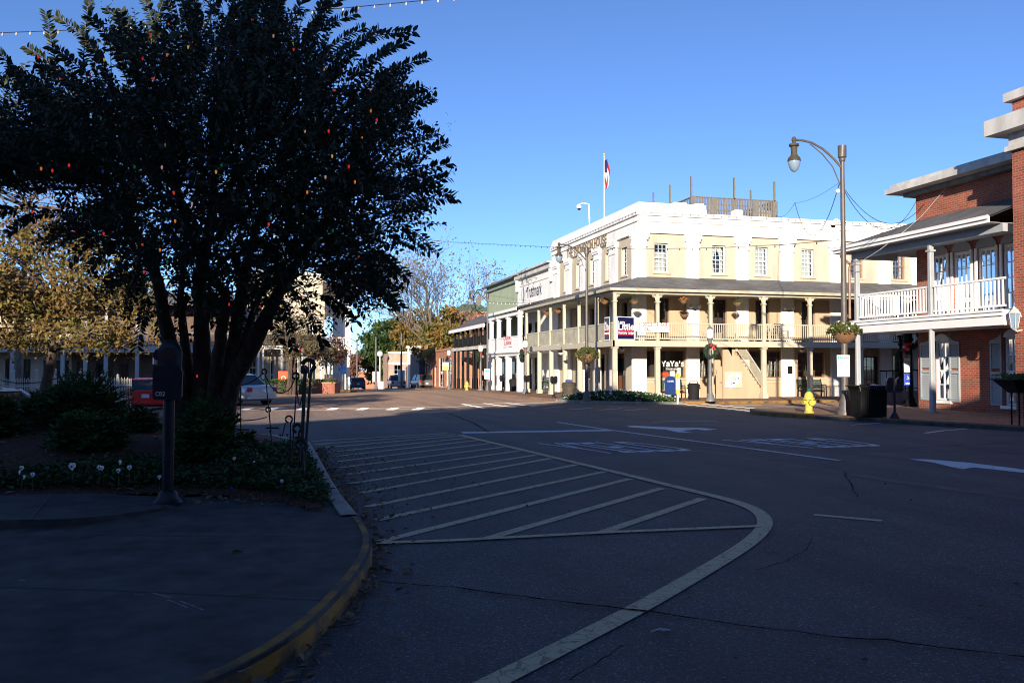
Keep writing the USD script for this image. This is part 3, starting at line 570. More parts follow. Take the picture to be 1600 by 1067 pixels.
# pilasters
pf = [(fx(a), fx(b)) for a, b in ((986.5, 1008.5), (1072, 1091), (1149.5, 1168), (1219, 1238.5), (1296, 1311.5), (1372, 1390), (1424, 1437), (1500, 1516))]
pl = [(lx(a), lx(b)) for a, b in ((867.5, 874), (886.5, 893), (909, 914.5), (931, 939), (955, 965))]
pl = [(max(.02, a), b) for a, b in pl]
for k, (a, b) in enumerate(pf):
    MB(FF).box(a, 0, GB - .2, b, .13, 2.78).box(a, 0, 2.95, b, .13, 5.2).build('pilaster', 'white_stucco', house)
    MB(FF).box(a, 0, 5.2, b, .13, 8.05).box(a - .05, 0, 8.05, b + .05, .18, 8.17).box(a - .02, 0, 8.17, b + .02, .15, 8.42).box(a - .09, 0, 8.42, b + .09, .22, 8.54).box(a - .13, 0, 8.54, b + .13, .26, ZT - .001).build('pilaster', 'white_stucco', house)
for a, b in pl + [(LL - .55, LL + .0)]:
    MB(LF).box(a, 0, GB - .4, b, .13, 2.78).box(a, 0, 2.95, b, .13, 5.2).box(a, 0, 5.2, b, .13, 8.05).box(a - .05, 0, 8.05, b + .05, .18, 8.17).box(a - .02, 0, 8.17, b + .02, .15, 8.42).box(a - .09, 0, 8.42, b + .09, .22, 8.54).box(a - .13, 0, 8.54, b + .13, .26, ZT - .001).build('pilaster', 'white_stucco', house)
# frieze, cornice and parapet (one ring each, mitred at the corner)
def ring(name, o, z0, z1, mat='white_stucco', inn=.35):
    MB().box(XW - o, YW - o, z0, 45, YW + inn, z1).box(XW - o, YW + inn, z0, XW + inn, YE, z1).build(name, mat, house)
ring('frieze', .16, ZT, 9.40); ring('cornice', .24, 9.40, 9.50); ring('frieze', .19, 9.50, 9.72); ring('cornice', .30, 9.72, 9.80)
pts_o = [(.30, 9.80), (.30, 9.86), (.12, 10.38), (.12, 10.44), (-.35, 10.44), (-.35, 9.80)]
m = MB(); n = len(pts_o)
xpe = XW + fx(1102)
v = [(xpe, YW - o, z) for o, z in pts_o] + [(XW - o, YW - o, z) for o, z in pts_o] + [(XW - o, YE, z) for o, z in pts_o]
f = [(s * n + k, s * n + (k + 1) % n, (s + 1) * n + (k + 1) % n, (s + 1) * n + k) for s in (0, 1) for k in range(n)]
m.add(v, f).add(v[2 * n:], [(0, 1, 2, 3), (0, 3, 4, 5)]).add(v[:n], [(3, 2, 1, 0), (5, 4, 3, 0)]); MB().box(xpe, YW - .30, 9.801, 45, YW + .35, 9.93).build('parapet', 'white_stucco', house); m.build('parapet', 'white_stucco', house)
for u0, u1, z0, h in ((1054, 1075, 10.40, .12), (1087, 1101.5, 10.40, .12), (1149, 1162, 9.9, .35)):
    a, b = fx(u0), fx(u1); MB(FF).bevel(a, -.5, z0, b, .06, max(z0, 9.93) + h + .04, .04).build('parapet_block', 'white_stucco', house)
MB().box(XW + .3, YW + .3, 9.7, 45, YE, 9.78).build('flat_roof', 'cap_dark', house)
a, b = fx(1232), fx(1262); MB(FF).bevel(a, -4.5, 9.8, b, -3.0, atY(1240, 331, YW + 3.0)[2], .05).build('roof_hatch', 'cream_paint', house)
# windows: top floor front, top floor side, gallery floor
cur = ['half', 'tied', 'full', 'full', 'tied', 'tied', 'full']
for (a, b), c, k in zip(win_f, cur, range(9)):
    window(house, FF, a, b, wz0, wz1, 3, 6, -.13, 'white_paint' if k < 4 else 'brown_trim', .06, 'glass', c, .72, .014, True, .13, 'brown_trim', 'beige_stucco')
for a, b in win_l: window(house, LF, a, b, wz0, wz1, 2, 6, -.13, 'white_paint', .06, 'glass', 'half', .62, .014, True, .15, 'brown_trim', 'beige_stucco')
for a, b in win_f: window(house, FF, a + .02, b + .02, 2.97, 5.28, 2, 4, -.16, 'dark_trim', .09, 'glass', None, sashes=True)
for a, b in win_l: window(house, LF, a, b, 2.97, 5.18, 2, 4, -.16, 'dark_trim', .09, 'glass')
for k, (a, b, z0, z1) in enumerate(g_open):
    w = window(house, FF, a, b, z0, z1, 1 if k in (0,) else 3, 1 if k == 0 else 4, -.14, 'brown_trim' if k != 4 else 'dark_trim', .07, 'glass', None, sashes=False)
    if k != 4: MB(FF).box(a - .05, -.02, z0 - .09, b + .05, .07, z0).build('window_ledge', 'beige_stucco', house)
for a, b in ((fx(1010), fx(1071.5)), (fx(1170), fx(1221)), (fx(1246), fx(1288))): MB(FF).box(a, .001, .72, b, .045, .80).build('string_course', 'beige_stucco', house)
# boxes and dolls on the shop window shelf, shop lettering
a, b = fx(1030), fx(1071)
sg = MB(FF).text("YaYa's", .30, fx(1034), -.12, 1.62, True, 1.0, .006).build('shop_lettering', 'white_paint', house)
MB(FF).text("frozen yogurt", .10, fx(1042), -.12, 1.44, True, 1.0, .006).build('shop_lettering', 'line_white', house)
for u0, u1, h, mm in ((1034, 1037, .3, 'white_paint'), (1038, 1049, .26, 'orange_sign'), (1051, 1059, .34, 'white_paint'), (1062, 1068, .5, 'white_paint')):
    MB(FF).bevel(fx(u0), -.5, 1.05, fx(u1), -.28, 1.05 + h, .05).build('window_display', mm, house)
for u in (1096, 1100, 1104, 1198, 1203, 1208, 1214): MB(FF).tube([(fx(u), -.3, 1.05), (fx(u) + .04, -.3, 1.7 + .1 * (u % 3))], .035, 6).build('window_display', 'curtain', house)
# doors on the side
for u0, u1, mm in ((884, 894, 'dark_trim'), (928, 944, 'dark_trim'), (957, 975, 'wood_door')):
    a, b = lx(u0), lx(u1); d = MB(LF).box(a + .05, -.22, GB, b - .05, -.17, 2.3).build('door', mm, house)
    MB(LF).box(a + .2, -.17, 1.1, b - .2, -.165, 2.1).build('pane', 'car_glass', d); MB(LF).lathe([(0, 0), (.03, .01), (.03, .06), (0, .07)], (b - .16, -.16, .95), 8).build('handle', 'chrome', d)
for u0, u1 in ((900, 921), (947, 955)):
    a, b = lx(u0), lx(u1); window(house, LF, a, b, .8, 2.35, 2, 2, -.13, 'white_paint', .06)
# --- gallery: floor, beams, posts, railings, roof
ZB, ZF, ZR, ZE = 2.62, 2.90, 3.84, 5.28
MB().box(X0 - .15, Y0 - .15, ZB + .10, 45, YW - .001, ZF).box(X0 - .15, YW - .001, ZB + .10, XW - .001, YE - 1.2, ZF).build('gallery_floor', 'cream_paint', house)
MB().box(X0 - .16, Y0 - .18, ZB, 45, Y0 - .06, ZF + .02).box(X0 - .18, Y0 - .18, ZB, X0 - .06, YE - 1.2, ZF + .02).build('gallery_beam', 'cream_paint', house)
MB().box(X0 - .12, Y0 - .14, ZE, 45, Y0 + .06, ZE + .14).box(X0 - .14, Y0 + .06, ZE, X0 + .06, YE - 1.2, ZE + .14).build('eaves_beam', 'cream_paint', house)
ex = .34
v = [(45, Y0 - ex, 5.56), (45, YW - .01, 6.44), (X0 - ex, Y0 - ex, 5.56), (XW - .01, YW - .01, 6.44), (X0 - ex, YE - 1.1, 5.56), (XW - .01, YE - 1.1, 6.44)]
vb = [(x, y, z - .09) for x, y, z in v]
MB().add(v + vb, [(0, 2, 3, 1), (2, 4, 5, 3), (7, 9, 8, 6), (9, 11, 10, 8)]).build('gallery_roof', 'shingle', house)
MB().box(X0 - ex - .05, Y0 - ex - .05, 5.40, 45, Y0 - ex + .03, 5.545).box(X0 - ex - .05, Y0 - ex + .03, 5.40, X0 - ex + .03, YE - 1.1, 5.545).build('gutter', 'cream_siding', house)
MB().box(X0 - ex, Y0 - ex, 5.405, 45, YW, 5.425).box(X0 - ex, YW, 5.405, XW, YE - 1.1, 5.425).build('gallery_ceiling', 'cream_paint', house)
fp = [X0] + [atY(u, 540, Y0)[0] for u in (1027, 1110, 1193, 1265, 1344, 1418, 1500)]
lp = [atX(u, 545, X0)[1] for u in (934, 906, 883, 861.5, 843, 824)]
def bracket(m, x, y, dx, dy):
    for k in range(6):
        t = k / 5; m.tube([(x + dx * .08, y + dy * .08, ZE - .32 + .30 * t), (x + dx * (.08 + .30 * t), y + dy * (.08 + .30 * t), ZE)], .014, 4) if k in (0, 2, 4) else None
    t = np.linspace(0, np.pi / 2, 7); m.tube([(x + dx * (.38 - .30 * math.cos(a)), y + dy * (.38 - .30 * math.cos(a)), ZE - .34 + .34 * math.sin(a)) for a in t], .03, 5)
    m.tube([(x + dx * .2, y + dy * .2, ZE - .07 + .05 * math.cos(a), ) if False else (x + dx * (.2 + .06 * math.cos(a)), y + dy * (.2 + .06 * math.cos(a)), ZE - .09 + .06 * math.sin(a)) for a in np.linspace(0, 2 * np.pi, 9)], .018, 4)
for k, x in enumerate(fp):
    MB().bevel(x - .12, Y0 - .13, GB - .05, x + .12, Y0 + .11, ZB, .02).box(x - .16, Y0 - .17, GB - .05, x + .16, Y0 + .15, GB + .28).box(x - .15, Y0 - .16, ZB - .10, x + .15, Y0 + .14, ZB - .02).build('post', 'cream_paint', house)
    MB().bevel(x - .085, Y0 - .13, ZF, x + .085, Y0 + .04, ZE, .015).box(x - .12, Y0 - .16, ZE - .42, x + .12, Y0 + .07, ZE - .36).build('post', 'cream_paint', house)
    m = MB()
    if k: bracket(m, x, Y0 - .04, -1, 0)
    bracket(m, x, Y0 - .04, 1, 0); m.build('post_bracket', 'cream_paint', house)
for k, y in enumerate(lp):
    z = gz(y) + .1
    MB().bevel(X0 - .13, y - .13, z, X0 + .11, y + .13, ZB, .02).box(X0 - .17, y - .17, z, X0 + .15, y + .17, z + .28).build('post', 'cream_paint', house)
    MB().bevel(X0 - .13, y - .09, ZF, X0 + .04, y + .09, ZE, .015).build('post', 'cream_paint', house)
    m = MB(); bracket(m, X0 - .04, y, 0, -1); bracket(m, X0 - .04, y, 0, 1); m.build('post_bracket', 'cream_paint', house)
for a, b in zip(fp[:-1], fp[1:]):
    MB().box(a + .09, Y0 - .07, ZR - .06, b - .09, Y0 + .01, ZR).box(a + .09, Y0 - .06, ZF + .10, b - .09, Y0 - .005, ZF + .16).build('railing', 'cream_paint', house)
    n = int((b - a - .18) / .118)
    for i in range(n):
        x = a + .09 + (b - a - .18) * (i + .5) / n; MB().box(x - .018, Y0 - .05, ZF + .16, x + .018, Y0 - .015, ZR - .06).build('baluster', 'cream_paint', house)
for a, b in zip([Y0] + lp[:-1], lp):
    m = MB().box(X0 - .06, a + .09, ZF + .05, X0 - .01, b - .09, ZR - .08)
    for z in np.linspace(ZF + .15, ZR - .2, 6): m.box(X0 - .075, a + .09, z, X0 - .06, b - .09, z + .035)
    m.build('siding_panel', 'cream_siding', house); MB().box(X0 - .10, a + .09, ZR - .08, X0 + .03, b - .09, ZR).build('railing', 'cream_paint', house)
# frieze lettering
mm = meshkit.text_mesh('THE THOMPSON HOUSE', .52, .02, True); w = mm.vertices[:, 0].max()
la, lb = lx(889.5), lx(952.5)
MB(LF).text('THE THOMPSON HOUSE', .52, la, .165, 8.84, True, (lb - la) / w, .03).build('frieze_lettering', 'text_tan', house)
# stairs under the gallery with stringer wall, door and notice board
sx0, sx1, sy0, sy1 = fx(1118) + XW, atY(1190, 600, Y0 + .35)[0], Y0 + .30, Y0 + 1.5
zt = 2.55
def sz(x): return GB + .55 + (zt - GB - .55) * (sx1 - x) / (sx1 - sx0)
xd = atY(1130, 600, Y0 + .3)[0]
MB(FR((0, sy0, 0), (1, 0))).profile([(xd, GB - .05), (sx1, GB - .05), (sx1, GB + .45), (xd, sz(xd) - .12)], 0, -.12).build('stair_wall', 'peach_stucco', house)
MB(FR((0, sy0, 0), (1, 0))).profile([(sx0 - .2, sz(sx0) - .42), (xd, sz(xd) - .42), (xd, sz(xd) - .10), (sx0 - .2, sz(sx0) + .04)], 0, -1.1).build('stair_soffit', 'cream_paint', house)
ns = 11
for k in range(ns):
    x = sx1 - (sx1 - sx0) * (k + 1) / ns; z = sz(x) - .12
    MB().box(x - .03, sy0 - .05, z - .05, x + (sx1 - sx0) / ns, sy1, z).build('stair_tread', 'brown_trim', house)
    MB().box(x + .01, sy0 + .02, z - .22, x + .04, sy1, z - .05).build('stair_riser', 'cream_paint', house)
m = MB(); m.tube([(sx0, sy0 - .03, sz(sx0) + .78), (sx1 - .05, sy0 - .03, sz(sx1) + .78)], .035, 6); m.tube([(sx0, sy0 - .03, sz(sx0) + .06), (sx1 - .05, sy0 - .03, sz(sx1) + .06)], .03, 6)
xm = atY(1150, 580, sy0)[0]
m.box(xm - .06, sy0 - .09, sz(xm) - .1, xm + .06, sy0 + .03, sz(xm) + .84).box(sx1 - .1, sy0 - .08, GB + .3, sx1 - .02, sy0, sz(sx1) + .84); m.build('stair_railing', 'cream_paint', house)
for k in range(24):
    x = sx0 + (sx1 - sx0 - .1) * (k + .5) / 24; MB().box(x - .013, sy0 - .042, sz(x) + .05, x + .013, sy0 - .016, sz(x) + .77).build('baluster', 'cream_paint', house)
xa, xb = atY(1117, 600, Y0 + .5)[0], xd - .02
d = MB().bevel(xa, sy0 + .05, GB, xb, sy0 + .11, 1.62, .01).build('door', 'peach_stucco', house)
m = MB()
m.box(xa + .08, sy0 + .035, GB + .12, xb - .08, sy0 + .05, .7).box(xa + .08, sy0 + .035, .85, xb - .08, sy0 + .05, 1.45); m.build('door_panel', 'peach_stucco', d)
MB().lathe([(0, 0), (.03, .0), (.03, .05), (0, .05)], (xb - .09, sy0 + .01, .75), 8).build('handle', 'dark_trim', d)
nb = thing('notice_board', 'white notice board covered with papers on the stair wall', 'notice board')
xa, xb = atY(1132, 590, sy0)[0], atY(1159, 590, sy0)[0]; za, zb = atY(1140, 605.5, sy0)[2], atY(1140, 580.5, sy0)[2]
MB().box(xa, sy0 - .035, za, xb, sy0 - .003, zb).build('board', 'cream_paint', nb)
r = random.Random(4)
for k in range(24):
    x, z = xa + .02 + r.random() * (xb - xa - .24), za - .02 + r.random() * (zb - za - .22); w, h = r.uniform(.13, .24), r.uniform(.16, .28)
    MB().box(x, sy0 - .038 - .0012 * k, z, x + w, sy0 - .0365 - .0012 * k, z + h).build('paper', 'white_paint', nb)
    if r.random() < .6: MB().box(x + w * .2, sy0 - .0395 - .0012 * k - .03, z + h * .5, x + w * .75, sy0 - .0385 - .0012 * k - .03, z + h * r.uniform(.55, .75)).build('print', 'ink', nb)
pq = MB(FF).bevel(fx(1228), .131, 1.2, fx(1235), .16, 1.62, .01).build('wall_plaque', 'black_metal'); tag(stage.GetPrimAtPath(pq), 'small dark plaque fixed on white pillar right of the stairs', 'plaque')
# gallery wall lamps and globe ceiling lamps
for i, (u, v) in enumerate(((1086, 479), (1233, 481), (878, 477), (950, 470))):
    p = atY(u, v, YW - .2) if u > 960 else atX(u, v, XW - .25)
    t = thing('wall_lamp', ['twin globe lamp on white pillar above the lease banner', 'twin globe lamp on white pillar right of the stairs upstairs', 'far globe lamp beneath the side gallery roof', 'nearer globe lamp beneath the side gallery roof by corner'][i], 'lamp', p)
    MB().tube([(-.25, 0, -.12), (0, 0, -.18), (.25, 0, -.12)], .02, 6).tube([(0, .12, -.15), (0, 0, -.18), (0, 0, -.32)], .03, 6).build('bracket', 'black_metal', t)
    for sx in (-.24, .24): MB().tm(trimesh.creation.icosphere(2, .12), trimesh.transformations.translation_matrix((sx, 0, 0))).build('globe', 'bulb_globe_glass', t, smooth=True)
for i, (u, v, y) in enumerate(((971, 544.5, 41.0), (1254, 546, 41.4), (877, 551, 46.0))):
    p = atY(u, v, y); t = thing('ceiling_lamp', ['round white ceiling lamp under gallery floor beside the corner post', 'round white ceiling lamp under gallery floor above the long bench', 'round white ceiling lamp under the side gallery behind a grey pole'][i], 'lamp', p)
    MB().lathe([(0, -.14), (.10, -.12), (.17, -.05), (.18, 0), (.0, .0)], sides=14).build('shade', 'bulb_globe_glass', t, smooth=True); MB().lathe([(.06, 0), (.06, .06), (.02, .08), (.02, ZB + .1 - p[2]), (0, ZB + .1 - p[2])], sides=8).build('stem', 'black_metal', t)
# campaign signs and the lease banner on the gallery railing
def board(name, label, fr, x0, x1, z0, z1, face, cat, border='white_paint', group=None):
    t = thing(name, label, cat, group=group); MB(fr).bevel(x0, .0, z0, x1, .03, z1, .008).build('panel', border, t); MB(fr).box(x0 + .05, .03, z0 + .05, x1 - .05, .034, z1 - .05).build('face', face, t); return t
GFr = FR((0, Y0 - .20, 0), (1, 0)); xa, xb = atY(963, 510, Y0 - .2)[0], atY(991.5, 510, Y0 - .2)[0]; za, zb = 2.93, atY(975, 494.5, Y0 - .2)[2]
def fit(m, s, h, x0, x1, y, z, **k):
    tm = meshkit.text_mesh(s, h, .004, True); w = tm.vertices[:, 0].max() - tm.vertices[:, 0].min(); return m.text(s, h, x0, y, z, True, (x1 - x0) / w, .004)
def campaign(fr, xa, xb, face, label):
    t = board('campaign_sign', label, fr, xa, xb, za, zb, face, 'sign'); w = xb - xa; h = zb - za
    fit(MB(fr), 'Larry', .17, xa + w * .07, xa + w * .45, .036, za + h * .68).build('lettering', 'white_paint', t)
    fit(MB(fr), 'Little', .30, xa + w * .06, xa + w * .94, .036, za + h * .44).build('lettering', 'white_paint', t)
    fit(MB(fr), 'Chancery Judge', .115, xa + w * .07, xa + w * .93, .036, za + h * .265).build('lettering', 'white_paint', t)
    MB(fr).box(xa + w * .05, .036, za + h * .385, xa + w * .95, .04, za + h * .41).box(xa + w * .08, .036, za + h * .215, xa + w * .92, .04, za + h * .23).build('rule', 'sign_red', t)
campaign(GFr, xa, xb, 'sign_navy', 'navy campaign sign with white lettering facing front on gallery corner')
SFr = FR((X0 - .2, 60, 0), (0, -1)); ya, yb = 60 - atX(945, 515, X0 - .2)[1], 60 - Y0 - .12
campaign(SFr, ya, yb, 'sign_navy_grey', 'faded dark campaign sign facing the side street at gallery corner')
xa, xb = atY(1002, 510, Y0 - .2)[0], atY(1044.5, 510, Y0 - .2)[0]; za, zb = atY(1010, 519, Y0 - .2)[2], atY(1010, 504, Y0 - .2)[2]
t = thing('lease_banner', 'white office for lease banner tied across the gallery railing', 'banner'); MB(GFr).box(xa, 0, za, xb, .012, zb).build('cloth', 'white_paint', t)
fit(MB(GFr), 'OFFICE FOR LEASE', .19, xa + .06, xb - .08, .014, za + .29).build('lettering', 'sign_text_red', t); fit(MB(GFr), 'CALL', .17, xa + .16, xa + .55, .014, za + .06).build('lettering', 'sign_text_red', t); fit(MB(GFr), '234-7070', .14, xa + .70, xb - .16, .014, za + .08).build('lettering', 'sign_text_grey', t)
# roof terrace fence with its tall posts, flagpole, cameras
def rp(u, v, Y): p = atY(u, v, Y); return p
fenc = thing('roof_fence', 'weathered lattice fence around the roof terrace with tall thin posts', 'fence')
yf = YW + 3.0; xa, xb = atY(1083, 320, yf)[0], atY(1211, 320, yf)[0]; z1 = atY(1083, 306.5, yf)[2]; z0 = 9.8; yb = yf + 7
def fence_run(a, b, n, mt='weathered_wood'):
    a, b = np.array(a), np.array(b); d = b - a; L = np.linalg.norm(d); d = d / L; fr = FR((a[0], a[1], 0), (d[0], d[1]))
    for k in range(n): x = L * (k + .5) / n; MB(fr).box(x - .06, 0, z0, x + .06, .03, z1 - .05).build('picket', mt, fenc)
    MB(fr).box(0, -.06, z1 - .06, L, .05, z1).box(0, -.04, z1 - .45, L, 0, z1 - .38).box(0, -.04, z1 - .8, L, 0, z1 - .73).box(0, -.04, z0 + .3, L, 0, z0 + .37).build('rail', mt, fenc)
fence_run((xa, yf), (xb, yf), 31); fence_run((xa, yb), (xa, yf), 24); fence_run((xb, yb), (xa, yb), 31, 'dark_trim'); fence_run((xb, yf), (xb, yb), 20, 'dark_trim')
for k in range(5): x = xa + (xb - xa) * k / 4; MB().box(x - .16, yf - .04, z0, x + .16, yf + .04, z1 - .02).build('post', 'weathered_wood', fenc)
for u, v, Y in ((1080, 276, yf), (1147, 278, yf), (1210, 284, yf), (1047, 289, yb), (1173, 297, yb), (1021, 301, yb + 5)):
    p = atY(u, v, Y); MB().box(p[0] - .05, Y - .05, z0, p[0] + .05, Y + .05, p[2]).build('tall_post', 'weathered_wood', fenc)
fl = thing('flag', 'american flag hanging limp on a pole above the roof', 'flag'); p = atY(944, 245, 52); x, y = p[0], p[1]; zt = p[2] + .1
MB().tube([(x, y, 9.8), (x, y, zt)], [.06, .035], 8).build('pole', 'stone_grey', fl); MB().tm(trimesh.creation.icosphere(1, .08), trimesh.transformations.translation_matrix((x, y, zt + .05))).build('finial', 'hydrant_yellow', fl)
z1_, z0_ = atY(944, 250, 52)[2], atY(946, 295, 52)[2]
n = 13; zz = np.linspace(z1_, z0_, 26); 
def foldx(s, t): return x + .03 + s * (.20 + .08 * math.sin(3 * t)) + .03 * math.sin(7 * t + 5 * s)
def foldy(s, t): return y - .05 + .16 * math.sin(9 * s + 4 * t)
for nm, mt, sel in (('red_stripe', 'flag_red', 0), ('white_stripe', 'white_paint', 1)):
    m = MB()
    for k in range(7):
        if k % 2 != sel: continue
        for i in range(24):
            t0, t1 = i / 24, (i + 1) / 24; o = -.28
            s0, s1 = k / 7, (k + 1) / 7
            if t0 + o * 0 < .42 and k < 4: continue
            q = [(foldx(s, t), foldy(s, t), z1_ + (z0_ - z1_) * t) for s, t in ((s0, t0), (s1, t0), (s1, t1), (s0, t1))]; m.add(q, [(0, 1, 2, 3)])
    m.build(nm, mt, fl)
m = MB()
for k in range(4):
    for i in range(11):
        t0, t1, s0, s1 = i / 24, (i + 1) / 24, k / 7, (k + 1) / 7
        m.add([(foldx(s, t), foldy(s, t), z1_ + (z0_ - z1_) * t) for s, t in ((s0, t0), (s1, t0), (s1, t1), (s0, t1))], [(0, 1, 2, 3)])
m.build('canton', 'flag_blue', fl)
sc = thing('security_camera', 'white dome camera on hooked mast above the side parapet', 'camera'); p = atX(921, 345, XW + .1); q = atX(905, 325, XW + .1); y = p[1]
m = MB(); m.tube([(p[0], y, 9.9), (p[0], y, 10.9), (p[0] - .05, y + .0, q[2] - .1), (p[0] - .25, y + .35, q[2]), (p[0] - .35, y + .9, q[2] + .03)], .05, 8); m.build('mast', 'white_paint', sc, smooth=40)
MB().tm(trimesh.creation.icosphere(2, .17), trimesh.transformations.translation_matrix((p[0] - .35, y + .95, q[2] - .12))).build('dome', 'white_paint', sc, smooth=True); MB().tm(trimesh.creation.icosphere(2, .12), trimesh.transformations.translation_matrix((p[0] - .35, y + .95, q[2] - .22))).build('lens', 'black_metal', sc, smooth=True)

# ================================================================== the brick building on the right
BX, BY = 22.5, 26.5          # wall plane (faces the street) and its far corner
PX_ = 20.7                   # gallery front line
PY0, PY1 = 20.7, 27.6       # portal edge and far gallery post
bh = thing('brick_building', 'red brick building with grey railed gallery and pale stone portal cornice at the right', 'building')
BF = FR((BX, BY, 0), (0, -1)); BL = BY - 8.0
def bx(u, v=480): return BY - atX(u, v, BX)[1]
def bz(u, v): return atX(u, v, BX)[2]
low = [(bx(1458.5), bx(1482), .42, 2.50), (bx(1567), bx(1597), .36, 2.55)]
upw = [(bx(1456), bx(1481), 3.38, 5.55), (bx(1490.5), bx(1518), 3.38, 5.55), (bx(1528.5), bx(1557.5), 3.38, 5.55), (bx(1568), bx(1597), 3.38, 5.55)]
wallgrid(MB(BF), 0, BL, -.3, 8.0, low + upw, .3).build('wall', 'brick_red', bh)
MB().box(BX + .3, BY - .3, -.3, 45, BY, 8.0).build('wall', 'brick_red', bh)
m = MB(); m.box(BX + 1.4, 8, -.2, BX + 1.5, BY - .3, 7.9)
for z in (.0, 3.2, 7.9): m.box(BX + .31, 8, z - .05, BX + 1.4, BY - .31, z)
m.build('interior_wall', 'interior_light', bh)
for k, (a, b, z0, z1) in enumerate(low):
    window(bh, BF, a, b, z0, z1, 2 if k == 0 else 3, 4, -.08, 'white_paint', .07, 'glass', 'half' if k else None, .45, .03, True, .0, None, 'white_paint', panes=True)
    t = np.linspace(0, np.pi, 11); xm, hw = (a + b) / 2, (b - a) / 2
    MB(BF).profile([(xm + hw * math.cos(x), z1 + .26 * math.sin(x)) for x in t], -.06, .012).build('arched_head', 'white_paint', bh)
for k, (a, b, z0, z1) in enumerate(upw):
    w = window(bh, BF, a, b, z0, z1, 3, 4, -.05, 'white_paint', .09, 'glass_mirror', None, sashes=False, mun=.03, panes=True)
    t = np.linspace(0, np.pi, 11); xm, hw = (a + b) / 2, (b - a) / 2 + .06
    MB(BF).profile([(xm + hw * math.cos(x), z1 + .02 + .34 * math.sin(x)) for x in t], -.05, .03).build('arched_head', 'grey_paint', bh)
    MB(BF).box(a - .09, -.02, z0 - .05, a - .002, .05, z1 + .02).box(b + .002, -.02, z0 - .05, b + .09, .05, z1 + .02).build('door_casing', 'white_paint', bh)
def shutter(u0, u1, z0, z1, mat='shutter_grey'):
    a, b = bx(u0), bx(u1)
    m = MB(BF).box(a, .002, z0, a + .06, .05, z1).box(b - .06, .002, z0, b, .05, z1).box(a + .06, .002, z0, b - .06, .05, z0 + .09).box(a + .06, .002, z1 - .09, b - .06, .05, z1).box(a + .06, .002, (z0 + z1) / 2 - .05, b - .06, .05, (z0 + z1) / 2 + .05)
    rise = .28
    t = np.linspace(0, np.pi / 2, 6); m.profile([(a, z1 + .001), (b, z1 + .001)] + [(b - (b - a) * math.sin(x), z1 + .02 + rise * (1 - math.cos(x))) for x in t] if u0 > 1470 and u0 < 1500 else [(b, z1 + .001), (a, z1 + .001)] + [(a + (b - a) * math.sin(x), z1 + .02 + rise * (1 - math.cos(x))) for x in t], .002, .05)
    s = m.build('shutter', mat, bh)
    n = 26
    for k in range(n):
        z = z0 + .1 + (z1 - z0 - .2) * k / n
        if abs(z - (z0 + z1) / 2) < .09: continue
        MB(BF).add([(a + .06, .045, z), (b - .06, .045, z), (b - .06, .012, z + .07), (a + .06, .012, z + .07), (a + .06, .004, z), (b - .06, .004, z)], [(0, 1, 2, 3), (0, 4, 5, 1)]).build('slat', mat, s)
shutter(1438, 1457.5, .40, 2.45); shutter(1483, 1499, .38, 2.45); shutter(1547, 1565, .34, 2.45)
a, b = bx(1458.5), bx(1482); MB(BF).box(a - .05, .0, .12, b + .05, .03, .30).build('brick_sill', 'brick_orange', bh)
# gallery
def gy(u, v=460): return atX(u, v, PX_)[1]
zf0, zf1, zr = 2.84, 3.30, 4.27
MB().box(PX_ - .10, PY0, zf0, BX - .001, PY1 + .15, zf1).build('gallery_floor', 'white_paint', bh)
MB().box(PX_ - .16, PY0, zf0 + .28, PX_ - .101, PY1 + .2, zf0 + .31).box(PX_ - .16, PY0, zf1 - .06, PX_ - .101, PY1 + .2, zf1 + .01).build('floor_moulding', 'white_paint', bh)
MB().box(PX_ - .08, PY0, 5.62, PX_ + .10, PY1 + .1, 5.86).box(PX_ + .1, PY1 - .1, 5.62, BX, PY1 + .1, 5.86).build('eaves_beam', 'grey_paint', bh)
o = .55
v = [(PX_ - o, PY0 + .02, 6.06), (PX_ - o, PY1 + o, 6.06), (26, PY1 + o, 6.06), (BX - .01, PY0 + .02, 6.98), (BX - .01, BY - .6, 6.98), (26, BY - .6, 6.98)]
vb = [(x, y, z - .05) for x, y, z in v]
MB().add(v + vb, [(0, 3, 4, 1), (1, 4, 5, 2), (6, 7, 10, 9), (7, 8, 11, 10)]).build('gallery_roof', 'shingle', bh)
MB().box(PX_ - o - .02, PY0 + .02, 5.86, PX_ - o + .03, PY1 + o, 6.05).box(PX_ - o + .03, PY1 + o - .03, 5.86, 26, PY1 + o + .02, 6.05).build('fascia', 'white_paint', bh)
MB().box(PX_ - o - .09, PY0 + .02, 5.97, PX_ - o - .021, PY1 + o + .05, 6.08).build('gutter', 'white_paint', bh)
MB().box(PX_ - o + .03, PY0 + .02, 5.865, BX, PY1 + o - .03, 5.88).box(BX, BY + .01, 5.865, 26, PY1 + o - .03, 5.88).build('gallery_ceiling', 'grey_paint', bh)
ym = gy(1455); posts_b = [(PX_, ym), (PX_, PY1 - .1)]
for x, y in posts_b:
    MB().bevel(x - .088, y - .088, .08, x + .088, y + .088, zf0, .03).box(x - .15, y - .15, .06, x + .15, y + .15, .15).build('post', 'grey_paint', bh)
    MB().bevel(x - .085, y - .085, zf1, x + .085, y + .085, 5.62, .02).box(x - .11, y - .11, 5.40, x + .11, y + .11, 5.46).build('post', 'grey_paint', bh)
m = MB(); m.tube([(PX_ - o + .02, PY1 + .2, 5.95), (PX_ - o + .1, PY1 + .2, 5.7), (PX_ - .1, PY1 + .15, 5.45), (PX_ - .16, PY1 + .12, 5.3), (PX_ - .17, PY1 + .12, 3.4)], .045, 6); m.build('downpipe', 'brown_trim', bh)
